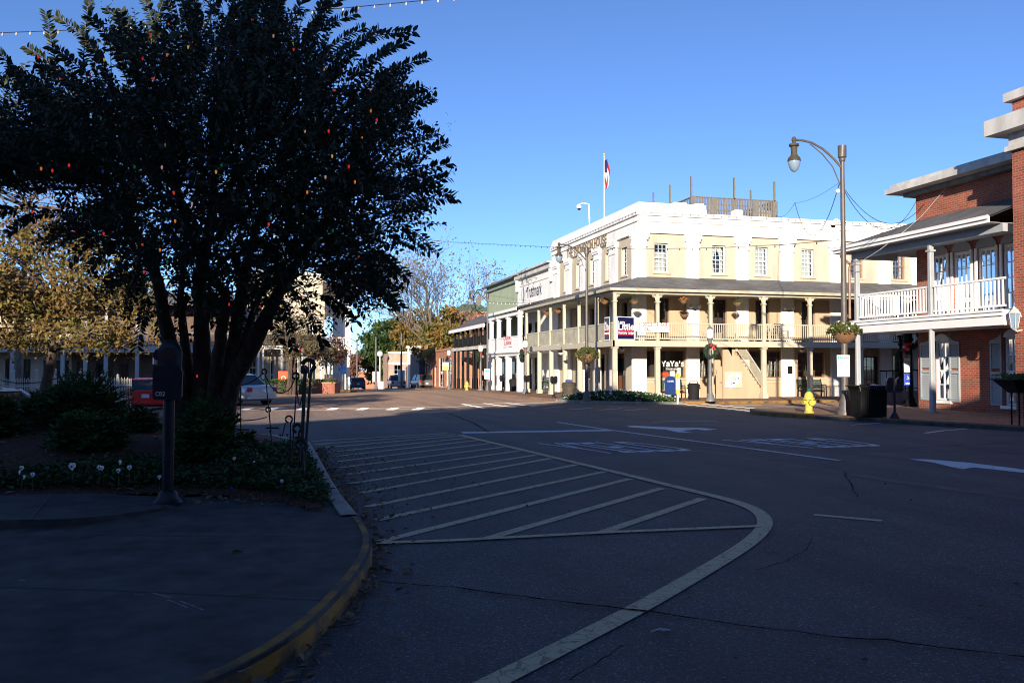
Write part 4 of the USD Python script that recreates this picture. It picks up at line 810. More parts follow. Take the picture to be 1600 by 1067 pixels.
for a, b in ((PY0 + .02, ym - .12), (ym + .12, PY1 - .22)):
    MB().box(PX_ - .06, a, zr - .06, PX_ + .03, b, zr).box(PX_ - .05, a, zf1 + .09, PX_ + .02, b, zf1 + .15).build('railing', 'white_paint', bh)
    n = int((b - a) / .145)
    for k in range(n): y = a + (b - a) * (k + .5) / n; MB().box(PX_ - .035, y - .022, zf1 + .15, PX_ + .005, y + .022, zr - .06).build('baluster', 'white_paint', bh)
a, b = PX_ + .1, BX + 1.5; y = PY1 - .1
MB().box(a, y - .04, zr - .06, b, y + .04, zr).box(a, y - .03, zf1 + .09, b, y + .03, zf1 + .15).build('railing', 'white_paint', bh)
for k in range(22): x = a + (b - a) * (k + .5) / 22; MB().box(x - .022, y - .02, zf1 + .15, x + .022, y + .02, zr - .06).build('baluster', 'white_paint', bh)
# cornice of the main roof and the portal
MB().box(BX - .75, 8, 8.02, 45, BY + .75, 8.20).box(BX - .60, 8, 8.201, 45, BY + .60, 8.36).build('cornice', 'stone_grey', bh); MB().box(BX - .3, 8, 7.86, 45, BY + .3, 8.02).build('cornice_soffit', 'cap_dark', bh)
PP = 21.0
MB().box(PP, 14.5, -.2, BX - .001, PY0, 8.02).build('portal_wall', 'brick_red', bh)
MB().box(PP - .14, 14.4, 8.02, BX, PY0 + .14, 8.17).box(PP - .06, 14.4, 8.171, BX, PY0 + .06, 8.55).build('portal_band', 'stone_grey', bh)
MB().box(PP - .50, 14.2, 8.55, BX + .4, PY0 + .52, 9.02).box(PP - .10, 14.3, 9.021, BX + .4, PY0 + .10, 9.12).build('portal_cornice', 'stone_grey', bh)
MB().box(PP + .02, 14.4, 9.12, BX + .2, PY0 - .02, 9.52).build('portal_wall', 'brick_red', bh); MB().box(PP - .14, 14.2, 9.52, BX + .3, PY0 + .16, 9.78).build('portal_cap', 'stone_grey', bh)
# lantern on the portal
p = atX(1591, 500, PP - .3); ln = thing('wall_lantern', 'white coach lantern fixed on the brick portal at the right edge', 'lantern', (PP - .28, PY0 - .25, p[2]))
m = MB(); m.tube([(.28, 0, -.28), (.1, 0, -.32), (0, 0, -.26)], .025, 6); m.tube([(.28, 0, .1), (.15, 0, .3), (.02, 0, .38)], .015, 6); m.build('bracket', 'stone_grey', ln)
MB().lathe([(0, .42), (.03, .40), (.05, .33), (.17, .22), (.19, .20)], sides=6).lathe([(.10, -.22), (.06, -.26), (0, -.30)], sides=6).build('lantern_cap', 'stone_grey', ln)
m = MB()
for k in range(6): a = k * math.pi / 3; m.tube([(.10 * math.cos(a), .10 * math.sin(a), -.22), (.17 * math.cos(a), .17 * math.sin(a), .2)], .012, 4)
m.build('lantern_frame', 'stone_grey', ln); MB().lathe([(.085, -.21), (.155, .19)], sides=6).build('glass', 'glass_bowl', ln)
# low ramp wall and handrail beside the brick building, far side of its corner
rw = thing('ramp', 'grey concrete ramp with dark handrail between brick building and corner house', 'ramp')
p0, p1 = gnd(1380, 633, .0), gnd(1436, 634, .0); yy = 31.6
xa, xb = atY(1378, 620, yy)[0], atY(1440, 620, yy)[0] + 6
MB().box(xa, yy, -.3, xb, yy + .2, .55).build('ramp_wall', 'concrete', rw)
m = MB(); m.tube([(xa, yy + .1, 1.42), (xb, yy + .1, 1.55)], .03, 6); m.tube([(xa, yy + .1, .66), (xb, yy + .1, .68)], .02, 6); m.build('handrail', 'black_metal', rw)
for k in range(26): x = xa + (xb - xa) * k / 25; MB().box(x - .012, yy + .09, .5, x + .012, yy + .11, 1.44).build('handrail_bar', 'black_metal', rw)

# ================================================================== the bank next to the corner house
YB0, YB1 = YE + .02, atX(764, 560, X0)[1]
bank = thing('bank_building', 'white bank building with square columns and blue lettering beside the corner house', 'building')
SF = FR((XW, YB1, 0), (0, -1)); LB = YB1 - YB0
zt = atX(858, 413, XW)[2]; zr_ = atX(862, 465, XW)[2]
wallgrid(MB(SF), 0, LB, -.6, zt, [(.25, 1.9, -.2, 2.3), (2.3, 4.1, -.2, 2.3), (4.5, 6.3, -.2, 2.3), (.4, 1.9, 2.9, 5.0), (2.3, 4.1, 2.9, 5.0), (4.6, 6.3, 2.9, 5.0)]).build('wall', 'white_stucco', bank)
for a, b, z0, z1 in ((.25, 1.9, -.2, 2.3), (2.3, 4.1, -.2, 2.3), (4.5, 6.3, -.2, 2.3), (.4, 1.9, 2.9, 5.0), (2.3, 4.1, 2.9, 5.0), (4.6, 6.3, 2.9, 5.0)): window(bank, SF, a, b, z0, z1, 1, 2, -.12, 'dark_trim', .08)
MB(SF).box(0, -1.6, -.5, LB, -1.5, zt).build('interior_wall', 'interior', bank)
MB(SF).box(-.1, -.4, zt, LB + .1, .5, zt + .12).box(-.05, .0, zt - .35, LB, .3, zt).build('cornice', 'stone_grey', bank); MB(SF).box(0, .0, zt - .95, LB, .06, zt - .88).build('moulding', 'white_stucco', bank)
for k in range(2):
    a = .15 if k == 0 else LB - .5; MB(SF).box(a, 0, zt - 1.3, a + .35, .25, zt - .36).build('corbel', 'white_stucco', bank)
zE = atX(811, 485, X0)[2] + .12
v = [(X0 - .35, YB0 - .3, zE + .10), (X0 - .35, YB1, zE + .10), (XW - .01, YB0 - .3, zr_), (XW - .01, YB1, zr_)]; vb = [(x, y, z - .12) for x, y, z in v]
MB().add(v + vb, [(0, 1, 3, 2), (4, 6, 7, 5), (0, 2, 6, 4)]).build('gallery_roof', 'shingle_dark', bank)
MB().box(X0 - .38, YB0, zE - .12, X0 - .30, YB1, zE + .08).box(X0 - .15, YB0, zE - .42, X0 + .15, YB1, zE - .1).build('eaves_beam', 'white_paint', bank)
MB().box(X0 - .12, YB0, 2.55, XW, YB1, 2.85).box(X0 - .2, YB0, 2.38, X0 + .2, YB1, 2.50).box(X0 - .24, YB0, 2.62, X0 - .121, YB1, 2.74).build('gallery_floor', 'white_paint', bank)
MB().box(X0 - .06, YB0, 2.85, X0 + .02, YB1, 3.72).box(X0 - .1, YB0, 3.72, X0 + .06, YB1, 3.8).build('parapet', 'white_paint', bank)
for u0, u1 in ((805.5, 817), (788.5, 799), (773.5, 783.5), (764.5, 770)):
    ya, yb = atX(u1, 580, X0)[1], atX(u0, 580, X0)[1]; z = gz(ya) + .1
    yc = ya * .62 + yb * .38; MB().bevel(X0 - .20, yc - .22, z, X0 + .20, yc + .22, 2.38, .02).box(X0 - .24, yc - .27, 2.2, X0 + .24, yc + .27, 2.3).build('column', 'white_stucco', bank)
    ym_, h = yc, .17
    MB().bevel(X0 - .14, ym_ - h, 2.86, X0 + .14, ym_ + h, zE - .42, .02).box(X0 - .2, ym_ - h - .05, zE - .6, X0 + .2, ym_ + h + .05, zE - .5).build('column', 'white_stucco', bank)
def lxS(u, v=450): return YB1 - atX(u, v, XW)[1]
ta, tb = lxS(823), lxS(846); tz = atX(834, 456, XW)[2]
fit(MB(SF), 'Trustmark', .80, ta, tb, .005, tz - .33).build('lettering', 'slate_blue', bank)
m = MB(SF)
for s, w in ((-1, .34), (1, .40)):
    t = np.linspace(-1, 1, 12); xs = ta - 1.05 + s * (w * (1 - t ** 2)); m.add(np.vstack([np.column_stack([xs, np.full(12, .02), tz + t * .85]), np.column_stack([xs - s * (.06 + .2 * (s > 0)) * (1 - t ** 2), np.full(12, .02), tz + t * .85])]), [(i, i + 1, i + 13, i + 12) for i in range(11)])
m.build('emblem', 'slate_blue', bank)
for u, v in ((816, 443), (824, 440), (809, 428), (816, 424)):
    p = atX(u, v, XW - .8); MB().tube([(XW, p[1], p[2] + .3), (XW - .5, p[1], p[2] + .25), (XW - .8, p[1], p[2])], .025, 5).lathe([(0, .1), (.06, .08), (.13, -.1)], (XW - .8, p[1], p[2]), 8).build('sign_light', 'cap_dark', bank)
bn = thing('shop_banner', 'white banner with red script hung on the white gallery parapet', 'banner'); RF = FR((X0 - .13, 80, 0), (0, -1)); ya, yb = 80 - atX(789, 535, X0)[1], 80 - atX(802, 535, X0)[1]; z0, z1 = atX(796, 542, X0)[2], atX(796, 526, X0)[2]
MB(RF).box(ya, 0, z0, yb, .015, z1).build('cloth', 'white_paint', bn); fit(MB(RF), 'Duke', .30, ya + .12, yb - .3, .02, z0 + .52).build('lettering', 'sign_red', bn); fit(MB(RF), 'Lake', .30, ya + .25, yb - .12, .02, z0 + .16).build('lettering', 'sign_red', bn)

# ================================================================== green shop with the black iron gallery
YG0, YG1 = YB1 + .02, atX(709, 560, X0)[1]
gr = thing('green_building', 'pale green shop with black iron gallery beside the white bank', 'building')
GF = FR((XW, YG1, 0), (0, -1)); LG = YG1 - YG0
zt = atX(772, 447, XW)[2]; ZG = -.55
wallgrid(MB(GF), LG - 11, LG, ZG, zt, [(LG - 10, LG - 8.0, ZG, 2.1), (LG - 7.6, LG - 4.4, -.2, 2.1), (LG - 4.0, LG - .6, -.2, 2.1), (LG - 9, LG - 7.8, 2.9, 4.8), (LG - 5, LG - 3.8, 2.9, 4.8)]).build('wall', 'pale_green', gr)
MB(GF).box(LG - 11, -8, ZG, LG - 10.7, -.3, zt).build('wall', 'pale_green', gr)
for a, b, z0, z1 in ((LG - 10, LG - 8.0, ZG, 2.1), (LG - 7.6, LG - 4.4, -.2, 2.1), (LG - 4.0, LG - .6, -.2, 2.1), (LG - 9, LG - 7.8, 2.9, 4.8), (LG - 5, LG - 3.8, 2.9, 4.8)): window(gr, GF, a, b, z0, z1, 2, 2, -.1, 'dark_trim', .08)
MB(GF).box(LG - 11, -1.4, ZG, LG, -1.3, zt).build('interior_wall', 'interior', gr)
MB(GF).box(LG - 11.1, -.3, zt, LG, .4, zt + .15).box(LG - 11.05, 0, zt - .45, LG, .2, zt - .35).build('cornice', 'cap_dark', gr)
zE = atX(711, 516, X0)[2]
v = [(X0 - .4, YG0, zE), (X0 - .4, YG1 + .3, zE), (XW - .01, YG0, zE + 1.35), (XW - .01, YG1 + .3, zE + 1.35)]; vb = [(x, y, z - .15) for x, y, z in v]
MB().add(v + vb, [(0, 1, 3, 2), (4, 6, 7, 5), (1, 5, 7, 3)]).build('gallery_roof', 'shingle', gr); MB().box(X0 - .46, YG0, zE - .32, X0 - .36, YG1 + .3, zE - .02).build('fascia', 'white_paint', gr)
zg = atX(711, 547, X0)[2]; zr2 = atX(711, 531, X0)[2]
MB().box(X0 - .2, YG0, zg - .12, XW, YG1 + .2, zg + .16).build('gallery_floor', 'stone_grey', gr)
for u in (711, 716.5, 723.5, 731.5, 740, 744.5, 751, 758):
    y = atX(u, 560, X0)[1]; z = gz(y) + .12; MB().tube([(X0, y, z), (X0, y, zg - .12)], .12, 8).lathe([(.14, z), (.14, z + .9), (.09, z + 1.1)], (X0, y, 0), 8).build('iron_post', 'black_metal', gr); MB().tube([(X0, y, zg + .16), (X0, y, zE - .1)], .11, 8).build('iron_post', 'black_metal', gr)
y0, y1 = YG0 + .3, YG1
MB().box(X0 - .03, y0, zr2 - .05, X0 + .03, y1, zr2).box(X0 - .03, y0, zg + .25, X0 + .03, y1, zg + .3).build('railing', 'black_metal', gr)
for k in range(70): y = y0 + (y1 - y0) * (k + .5) / 70; MB().box(X0 - .015, y - .03, zg + .28, X0 + .015, y + .03, zr2 - .04).build('railing_bar', 'black_metal', gr)
hs = thing('hanging_sign', 'oval hanging sign on curved iron arm on the green shop wall', 'sign'); p = atX(755, 470, XW); 
MB().tube([(XW, p[1], p[2] + 1.1), (XW - .6, p[1], p[2] + 1.0), (XW - 1.0, p[1], p[2] + .3), (XW - .7, p[1], p[2] - .9), (XW, p[1], p[2] - 1.3)], .05, 6).build('arm', 'black_metal', hs); MB().tm(trimesh.creation.cylinder(.36, .06), trimesh.transformations.translation_matrix((XW - .45, p[1], p[2])) @ trimesh.transformations.rotation_matrix(math.pi / 2, (1, 0, 0)) @ np.diag([.7, 1.4, 1, 1])).build('sign_panel', 'pole_grey', hs)

# ================================================================== far buildings down the street
def simple_building(name, label, corners, z0, z1, mat, front_openings=(), cap=None, capmat='white_stucco', th=.25):
    """corners: two points of the street front (left to right as seen) and a depth; openings in metres along the front"""
    (xa, ya), (xb, yb), dep = corners; d = np.array([xb - xa, yb - ya]); L = np.linalg.norm(d); d /= L; fr = FR((xa, ya, 0), (d[0], d[1])); t = thing(name, label, 'building')
    ops = [o[:4] for o in front_openings]
    wallgrid(MB(fr), 0, L, z0, z1, ops, th).build('wall', mat, t); MB(fr).box(0, -dep, z0, th, -th, z1).box(L - th, -dep, z0, L, -th, z1).box(0, -dep - th, z0, L, -dep, z1).build('wall', mat, t); MB(fr).box(th, -dep, z1 - .3, L - th, -th, z1 - .2).build('roof', 'cap_dark', t)
    for o in front_openings:
        if len(o) > 4 and o[4] == 'door': MB(fr).box(o[0], -.2, o[2], o[1], -.12, o[3]).build('door', o[5], t)
        else: window(t, fr, o[0], o[1], o[2], o[3], 2, 4, -.1, 'white_paint', .07)
    if cap: MB(fr).box(-.08, -th - .05, z1, L + .08, .1, z1 + cap).build('coping', capmat, t)
    return t, fr, L
zg_ = gz(88)
# red brick shop with awning, beyond the iron gallery
ya, yb = atX(709, 590, X0 + .7)[1], atX(664, 590, X0 + .7)[1]
t, fr, L = simple_building('brick_shop', 'low red brick shop with sagging green awning beyond the iron gallery', ((X0 + .7, yb), (X0 + .7, ya), 14), gz(yb) - .2, atX(690, 549, X0 + .7)[2], 'brick_orange',
    ((.6, 1.5, gz(yb) + .1, 2.0, 'door', 'sign_red'), (3.2, 4.2, -.5, 1.9), (6.5, 7.6, -.6, 1.9), (9.5, 12.5, -.6, 2.6), (14, 17, -.6, 2.6)), .25, 'brick_orange')
MB(fr).box(.0, .02, 2.4, 2.0, .10, 4.2).build('sign_band', 'brick_far', t)
aw = MB(fr); k = 14; xs = np.linspace(1.8, 9.0, k); zz = 2.9 - .5 * np.sin(np.linspace(0, np.pi, k)) ** 2 + np.linspace(-.5, .6, k)
v = np.vstack([np.column_stack([xs, np.full(k, .1), zz + .5]), np.column_stack([xs, np.full(k, 1.5), zz])]); i = np.arange(k - 1); aw.add(v, np.stack([i, i + 1, i + k + 1, i + k], 1)).build('awning', 'roof_green', t)
for x in (2.2, 5.0, 8.6): MB(fr).tube([(x, .1, 1.6), (x, 1.4, 2.3)], .04, 5).build('awning_strut', 'black_metal', t)
# pale slate-blue building, the old brick building with a white entrance tower, the white sign
yv = 112; xa, xb = atY(655, 575, yv)[0], atY(671, 575, yv)[0]
t, fr, L = simple_building('slate_house', 'small dark slate coloured building between the brick shop and white tower', ((xa, yv), (xb, yv), 8), gz(yv) - .3, atY(660, 552, yv)[2], 'slate_blue', ((.3, 1.0, gz(yv), gz(yv) + 2.2, 'door', 'dark_trim'),))
yv = 128; xa, xb = atY(607, 575, yv)[0], atY(656, 575, yv)[0]
t, fr, L = simple_building('old_brick_building', 'old pale brick building with a white entrance tower down the street', ((xa, yv), (xb, yv), 12), gz(yv) - .3, atY(620, 552, yv)[2], 'brick_old', ((.8, 1.9, gz(yv) + .8, gz(yv) + 3.6),), .25)
MB(fr).box(0, .002, 2.0, L, .06, 2.25).build('string_course', 'white_stucco', t)
xa, xb = atY(636, 575, yv)[0], atY(644.5, 575, yv)[0]; zt_ = atY(640, 544.5, yv)[2]
MB().bevel(xa, yv - 1.2, gz(yv) - .3, xb, yv - .001, zt_, .05).build('entrance_tower', 'white_stucco', t); x2 = atY(655, 575, yv)[0]
MB().box(x2 - .6, yv - 1.2, gz(yv) - .3, x2, yv - .01, zt_ - .3).build('entrance_tower', 'white_stucco', t); MB().box(xa - .2, yv - 1.4, zt_ + .001, x2 + .2, yv - .01, zt_ + .35).build('entrance_lintel', 'white_stucco', t)
# tall orange brick church hall behind the iron gallery, roof tower with green cap
yv = 134; xa, xb = atY(676, 520, yv)[0], atY(770, 520, yv)[0]
t = thing('brick_hall', 'tall orange brick gabled hall rising behind the iron gallery', 'building'); fr = FR((xa, yv, 0), (1, 0)); L = xb - xa; z1 = atY(720, 500, yv)[2]; zp = atY(720, 489, yv)[2]
MB(fr).profile([(0, gz(yv) - .3), (L, gz(yv) - .3), (L, z1 + 1.2), (L * .5, zp), (0, z1 - 1)], 0, -10).build('wall', 'brick_far', t); MB(fr).profile([(-.3, z1 - 1.1), (L * .5, zp + .02), (L + .2, z1 + 1.1), (L + .2, z1 + 1.4), (L * .5, zp + .35), (-.3, z1 - .8)], .2, -10.2).build('roof', 'brick_far', t)
yv = 150; xa, xb = atY(716, 480, yv)[0], atY(770, 480, yv)[0]; z1 = atY(735, 492, yv)[2]; z2 = atY(735, 473, yv)[2]
t = thing('roof_pavilion', 'distant building with dark green hipped roof above the brick hall', 'building'); MB().box(xa, yv, -3, xb, yv + 8, z1).build('wall', 'pale_green', t); w = xb - xa
MB().hull([(xa - .4, yv - .4, z1), (xb + .4, yv - .4, z1), (xa - .4, yv + 8.4, z1), (xb + .4, yv + 8.4, z1), (xa + w * .25, yv + 3, z2), (xb - w * .25, yv + 3, z2), (xa + w * .25, yv + 5, z2), (xb - w * .25, yv + 5, z2)]).build('roof', 'roof_green', t)
# low red brick wall at the end of the street
bw = thing('brick_wall', 'low red brick wall closing the view at the end of the street', 'wall'); yv = 150
xa, xb = atY(548, 585, yv)[0], atY(618, 585, yv)[0]; MB().box(xa, yv, gz(yv) - 1, xb, yv + .4, atY(580, 581, yv)[2]).build('wall', 'brick_far', bw); MB().box(xa - .1, yv - .08, atY(580, 581, yv)[2], xb + .1, yv + .48, atY(580, 581, yv)[2] + .15).build('coping', 'brick_orange', bw)
# ================================================================== left-hand block: white building with the two storey end gallery
WX0 = -3.6
YL = 75.2; GL = gz(YL) + .13
wb = thing('white_building', 'cream and white building with two storey end gallery left of the street', 'building'); WF = FR((WX0, YL, 0), (1, 0))
def wx(u): return atY(u, 560, YL)[0] - WX0
xg0, xg1 = wx(507), wx(547)
zt = atY(450, 430, YL)[2]; zb = atY(545, 545, YL)[2]; zrl = atY(545, 527, YL)[2]; zs = atY(530, 478, YL)[2] + .4
lo = [(wx(389), wx(401), GL + .9, GL + 2.9), (wx(422), wx(429), GL, GL + 2.6), (wx(455), wx(466), GL + .9, GL + 2.7), (wx(480), wx(488), GL + .9, GL + 2.7)]
up = [(wx(404), wx(416), 3.4, 5.2), (wx(440), wx(450), 3.4, 5.2), (wx(478), wx(489), 3.4, 5.2)]
wallgrid(MB(WF), 0, xg0, GL - .3, zt, lo + up).build('wall', 'beige_stucco', wb)
MB(WF).box(xg0 - .3, -24, GL - .3, xg0, -.3, zs + 1.5).build('wall', 'white_stucco', wb); MB(WF).box(0, -1.5, GL - .3, xg0 - .3, -1.4, zt).build('interior_wall', 'interior', wb)
for k, o in enumerate(lo + up): window(wb, WF, *o, 2, 4 if k > 3 else 2, -.1, 'white_paint', .08)
MB(WF).box(-.2, -.3, zt, xg0 + .1, .25, zt + .3).build('cornice', 'white_paint', wb)
# front porch
zp0 = atY(420, 546, YL - 2)[2]; 
v = [(WX0, YL - 2.3, zp0 + .35), (WX0 + xg0, YL - 2.3, zp0 + .35), (WX0 + xg0, YL - .01, zp0 + 1.3), (WX0, YL - .01, zp0 + 1.3)]; MB().add(v + [(x, y, z - .08) for x, y, z in v], [(0, 1, 2, 3), (7, 6, 5, 4), (1, 5, 6, 2)]).build('porch_roof', 'shingle', wb)
MB(WF).box(0, 2.0, zp0, xg0, 2.3, zp0 + .32).build('porch_beam', 'white_paint', wb)
for u in (378, 386, 405, 412, 440, 470, 500): x = wx(u); MB(WF).box(x - .07, 2.05, GL - .05, x + .07, 2.2, zp0).build('porch_post', 'white_paint', wb)
# end gallery
MB(WF).box(xg0, -24, zb - .1, xg1 + .15, .1, zb + .32).build('gallery_floor', 'white_paint', wb); MB(WF).box(xg0, -24, zs, xg1 + .4, .5, zs + .25).build('gallery_roof', 'white_paint', wb); MB(WF).box(xg0 - .2, -24, zs + .251, xg1 + .3, .4, zs + 1.6).build('gallery_attic', 'dark_trim', wb)
for k in range(9):
    y = -.15 - k * 2.7
    MB(WF).box(xg1 - .25, y - .13, GL - .1 - k * .03, xg1, y + .13, zb - .1).build('column', 'white_paint', wb); MB(WF).box(xg1 - .25, y - .13, zb + .32, xg1, y + .13, zs).build('column', 'white_paint', wb)
MB(WF).box(xg0, -.1, zrl - .06, xg1, -.02, zrl).box(xg1 - .1, -24, zrl - .06, xg1, -.1, zrl).build('railing', 'white_paint', wb)
for k in range(14): x = xg0 + (xg1 - xg0) * (k + .5) / 14; MB(WF).box(x - .025, -.08, zb + .32, x + .025, -.04, zrl - .06).build('baluster', 'white_paint', wb)
nt = thing('street_notice', 'small blue sign on a post in the shade of the end gallery', 'sign'); p = atY(535, 577, YL - 1); MB().tube([(p[0], YL - 1, GL), (p[0], YL - 1, p[2])], .04, 6).build('post', 'pole_grey', nt); MB().box(p[0] - .3, YL - 1.06, p[2] - .4, p[0] + .3, YL - 1.02, p[2] + .45).build('panel', 'mail_blue', nt)
# ================================================================== far left: long gallery building behind the fence
YQ = 72.0; GQ = gz(YQ) + .13
gb = thing('gallery_building', 'long low white gallery building behind the fence at the left', 'building'); QF = FR((-40, YQ, 0), (1, 0))
def qx(u): return atY(u, 560, YQ)[0] + 40
zq = atY(100, 549, YQ)[2]; zq2 = atY(100, 541, YQ)[2]; LQ = 40 + WX0 - .15
opq = [(qx(8), qx(48), GQ, GQ + 2.5), (qx(68), qx(108), GQ, GQ + 2.4), (qx(120), qx(140), GQ, GQ + 2.3), (qx(150), qx(178), GQ + .4, GQ + 2.2), (qx(186), qx(202), GQ + .4, GQ + 2.2)]
wallgrid(MB(QF), 0, qx(112), GQ - .3, 7.6, opq[:2]).build('wall', 'beige_stucco', gb); wallgrid(MB(QF), qx(112) + .001, LQ, GQ - .3, 7.0, opq[2:]).build('wall', 'brown_wall', gb)
MB(QF).box(0, -1.4, GQ - .3, LQ, -1.3, 7).build('interior_wall', 'interior', gb)
for o in opq: window(gb, QF, *o, 2, 2, -.12, 'dark_trim', .1)
MB(QF).box(0, .0, zq - .1, LQ, 2.5, zq2).build('gallery_floor', 'grey_paint', gb); MB(QF).box(0, 2.38, zq2 + .95, LQ, 2.46, zq2 + 1.03).build('railing', 'grey_paint', gb)
for k in range(130): x = LQ * (k + .5) / 130; MB(QF).box(x - .02, 2.4, zq2, x + .02, 2.44, zq2 + .95).build('baluster', 'grey_paint', gb)
for u in (-120, -60, 4, 34, 110, 144, 175, 222, 262): x = qx(u); MB(QF).box(x - .13, 2.2, GQ - .1, x + .13, 2.45, zq - .1).build('post', 'grey_paint', gb); MB(QF).box(x - .1, 2.25, zq2, x + .1, 2.45, 6.4).build('post', 'grey_paint', gb)
v = [(-40, YQ - 2.8, 6.4), (-40 + LQ, YQ - 2.8, 6.4), (-40 + LQ, YQ - .01, 7.4), (-40, YQ - .01, 7.4)]; MB().add(v + [(x, y, z - .15) for x, y, z in v], [(0, 1, 2, 3), (7, 6, 5, 4), (1, 5, 6, 2), (0, 4, 5, 1)]).build('gallery_roof', 'shingle', gb)

# ================================================================== STREET FURNITURE
LEFT = -R_                                           # towards the left of the view, level
def frange(a, b, n): return np.linspace(a, b, n)
# --- tall lamp posts with a curved arm
def tall_lamp(name_label, loc, h, mat, first=True):
    t = thing('street_lamp', name_label, 'street lamp', loc, math.degrees(math.atan2(LEFT[1], LEFT[0])), 'tall street lamps with curved arms')
    MB().lathe([(.24, 0), (.24, .10), (.19, .16), (.17, .42), (.13, .50), (.125, .56)], sides=16).build('base', mat, t, smooth=40)
    MB().tube([(0, 0, .5), (0, 0, h * .5), (0, 0, h - .45)], [.105, .085, .065], 12).build('pole', mat, t, smooth=40)
    MB().lathe([(.08, h - .5), (.10, h - .45), (.09, h - .40), (.13, h - .36), (.13, h), (.0, h + .01)], sides=12).build('pole_cap', mat, t, smooth=40)
    a = [(0, 0, h - .72), (.25, 0, h - .42), (.60, 0, h - .10), (.95, 0, h + .10), (1.25, 0, h + .17), (1.50, 0, h + .18)]
    MB().tube(a, .038, 8).build('arm', mat, t, smooth=40)
    MB().tube([(0, 0, h - 1.45), (.10, 0, h - 1.15), (.30, 0, h - .66), (.62, 0, h - .26), (1.0, 0, h + .06)], .018, 6).build('arm_brace', mat, t, smooth=40)
    x, z = 1.50, h + .18
    lu = MB().lathe([(0, .12), (.02, .10), (.06, .07), (.075, 0), (.05, -.07), (.055, -.10), (.15, -.13), (.155, -.19), (.10, -.22), (.09, -.42), (.12, -.50), (.18, -.56), (.20, -.62), (.20, -.67), (.15, -.68)], (x, 0, z), 16).build('lamp_housing', 'bin_brown', t, smooth=40)
    MB().lathe([(.185, -.665), (.19, -.72), (.165, -.84), (.11, -.95), (.04, -1.0), (0, -1.005)], (x, 0, z), 16).build('lamp_bowl', 'glass_bowl', lu, smooth=True)
    return t
pA = gnd(1320.5, 648, .13); hA = atD(1308, 228, pA @ F0)[2] - pA[2]
lampA = tall_lamp('tall bronze street lamp with hanging basket beside the black slatted bin', pA, hA, 'pole_bronze')
pB = atD(917, 620, 41.0); pB[2] = gz(pB[1]) + .13; pC = atD(761.5, 608, 64.0); pC[2] = gz(pC[1]) + .1
hB = atD(914, 387, 41.0)[2] - pB[2]; hC = atD(761, 459, 64.0)[2] - pC[2]
RZ = math.degrees(math.atan2(LEFT[1], LEFT[0]))
copy(lampA, 'tall grey street lamp with flower basket in front of the corner house side gallery', pB, RZ, None, (hB / hA,) * 3)
copy(lampA, 'far tall street lamp standing before the white bank columns', pC, RZ, None, (hC / hA,) * 3)
p = atD(589, 612, 120); p[2] = gz(p[1]); far_pole = []
for u, v, d, vt, lab in ((587, 612, 118, 526, 'slim grey pole standing in front of the round evergreen tree'), (627, 610, 112, 520, 'slim grey pole standing in front of the old brick building'), (557.5, 606, 128, 533, 'distant slim street light beside the blue car')):
    p = atD(u, v, d); zt = atD(u, vt, d)[2]; z = gz(p[1]); t = thing('utility_pole', lab, 'pole', (p[0], p[1], z), RZ)
    MB().tube([(0, 0, 0), (0, 0, zt - z)], [.13, .09], 8).build('pole', 'pole_grey', t); MB().lathe([(.3, 0), (.28, .3), (.14, .4)], sides=8).build('base', 'pole_grey', t)
    if u < 560: MB().tube([(0, 0, zt - z - .2), (.8, 0, zt - z + .3), (1.8, 0, zt - z + .4)], .06, 6).build('arm', 'pole_grey', t)
    else: MB().box(-.45, -.14, 1.0, .45, -.12, 2.4).build('sign_panel', 'white_paint', t)
p = atD(593.5, 600, 125); zt = atD(593.5, 553, 125)[2]; z = gz(p[1]); t = thing('globe_lamp', 'white globe lamp on a slim pole before the round evergreen tree', 'lamp', (p[0], p[1], z))
MB().tube([(0, 0, 0), (0, 0, zt - z - .4)], .08, 8).build('pole', 'white_paint', t); MB().tm(trimesh.creation.icosphere(2, .45), trimesh.transformations.translation_matrix((0, 0, zt - z))).build('globe', 'bulb_globe_glass', t, smooth=True)

# --- short lamps with a glass lantern, and their wreaths
def acorn(label, loc, mat, src=None, h=3.55):
    if src: return copy(src, label, loc, 0.0, 'short lantern lamp posts')
    t = thing('lantern_post', label, 'street lamp', loc, 0, 'short lantern lamp posts')
    MB().lathe([(.24, 0), (.24, .10), (.17, .20), (.16, .30), (.12, .34), (.11, .42)], sides=14).build('base', mat, t, smooth=40)
    MB().tube([(0, 0, .4), (0, 0, 2.55)], [.095, .065], 12).build('pole', mat, t, smooth=40)
    MB().lathe([(.07, 2.5), (.12, 2.56), (.12, 2.62), (.08, 2.66), (.09, 2.85), (.13, 2.92), (.15, 2.98)], sides=12).build('lamp_holder', mat, t, smooth=40)
    g = MB().lathe([(.13, 2.97), (.17, 3.05), (.185, 3.18), (.165, 3.32), (.12, 3.42)], sides=14).build('globe', 'bulb_globe_glass', t, smooth=True)
    MB().lathe([(.125, 3.40), (.135, 3.43), (.08, 3.50), (.03, 3.54), (.02, 3.62), (0, 3.63)], sides=12).build('cap', mat, t, smooth=40)
    return t
def leaf_cloud(n, sampler, size, r, mb, aspect=.45):
    """n small folded leaves at the points of sampler(k)"""
    P = sampler(n); n = len(P); d = r.normal(size=(n, 3)); d /= np.linalg.norm(d, axis=1, keepdims=True); s = np.cross(d, r.normal(size=(n, 3))); s /= np.linalg.norm(s, axis=1, keepdims=True) + 1e-9
    L = size * r.uniform(.7, 1.3, (n, 1)); nn = np.cross(d, s) * L * .12
    v = np.stack([P - d * L / 2, P + s * L * aspect / 2 + nn, P + d * L / 2, P - s * L * aspect / 2 + nn], 1).reshape(-1, 3); k = np.arange(n)[:, None] * 4
    return mb.add(v, np.vstack([k + [0, 1, 2], k + [0, 2, 3]]))
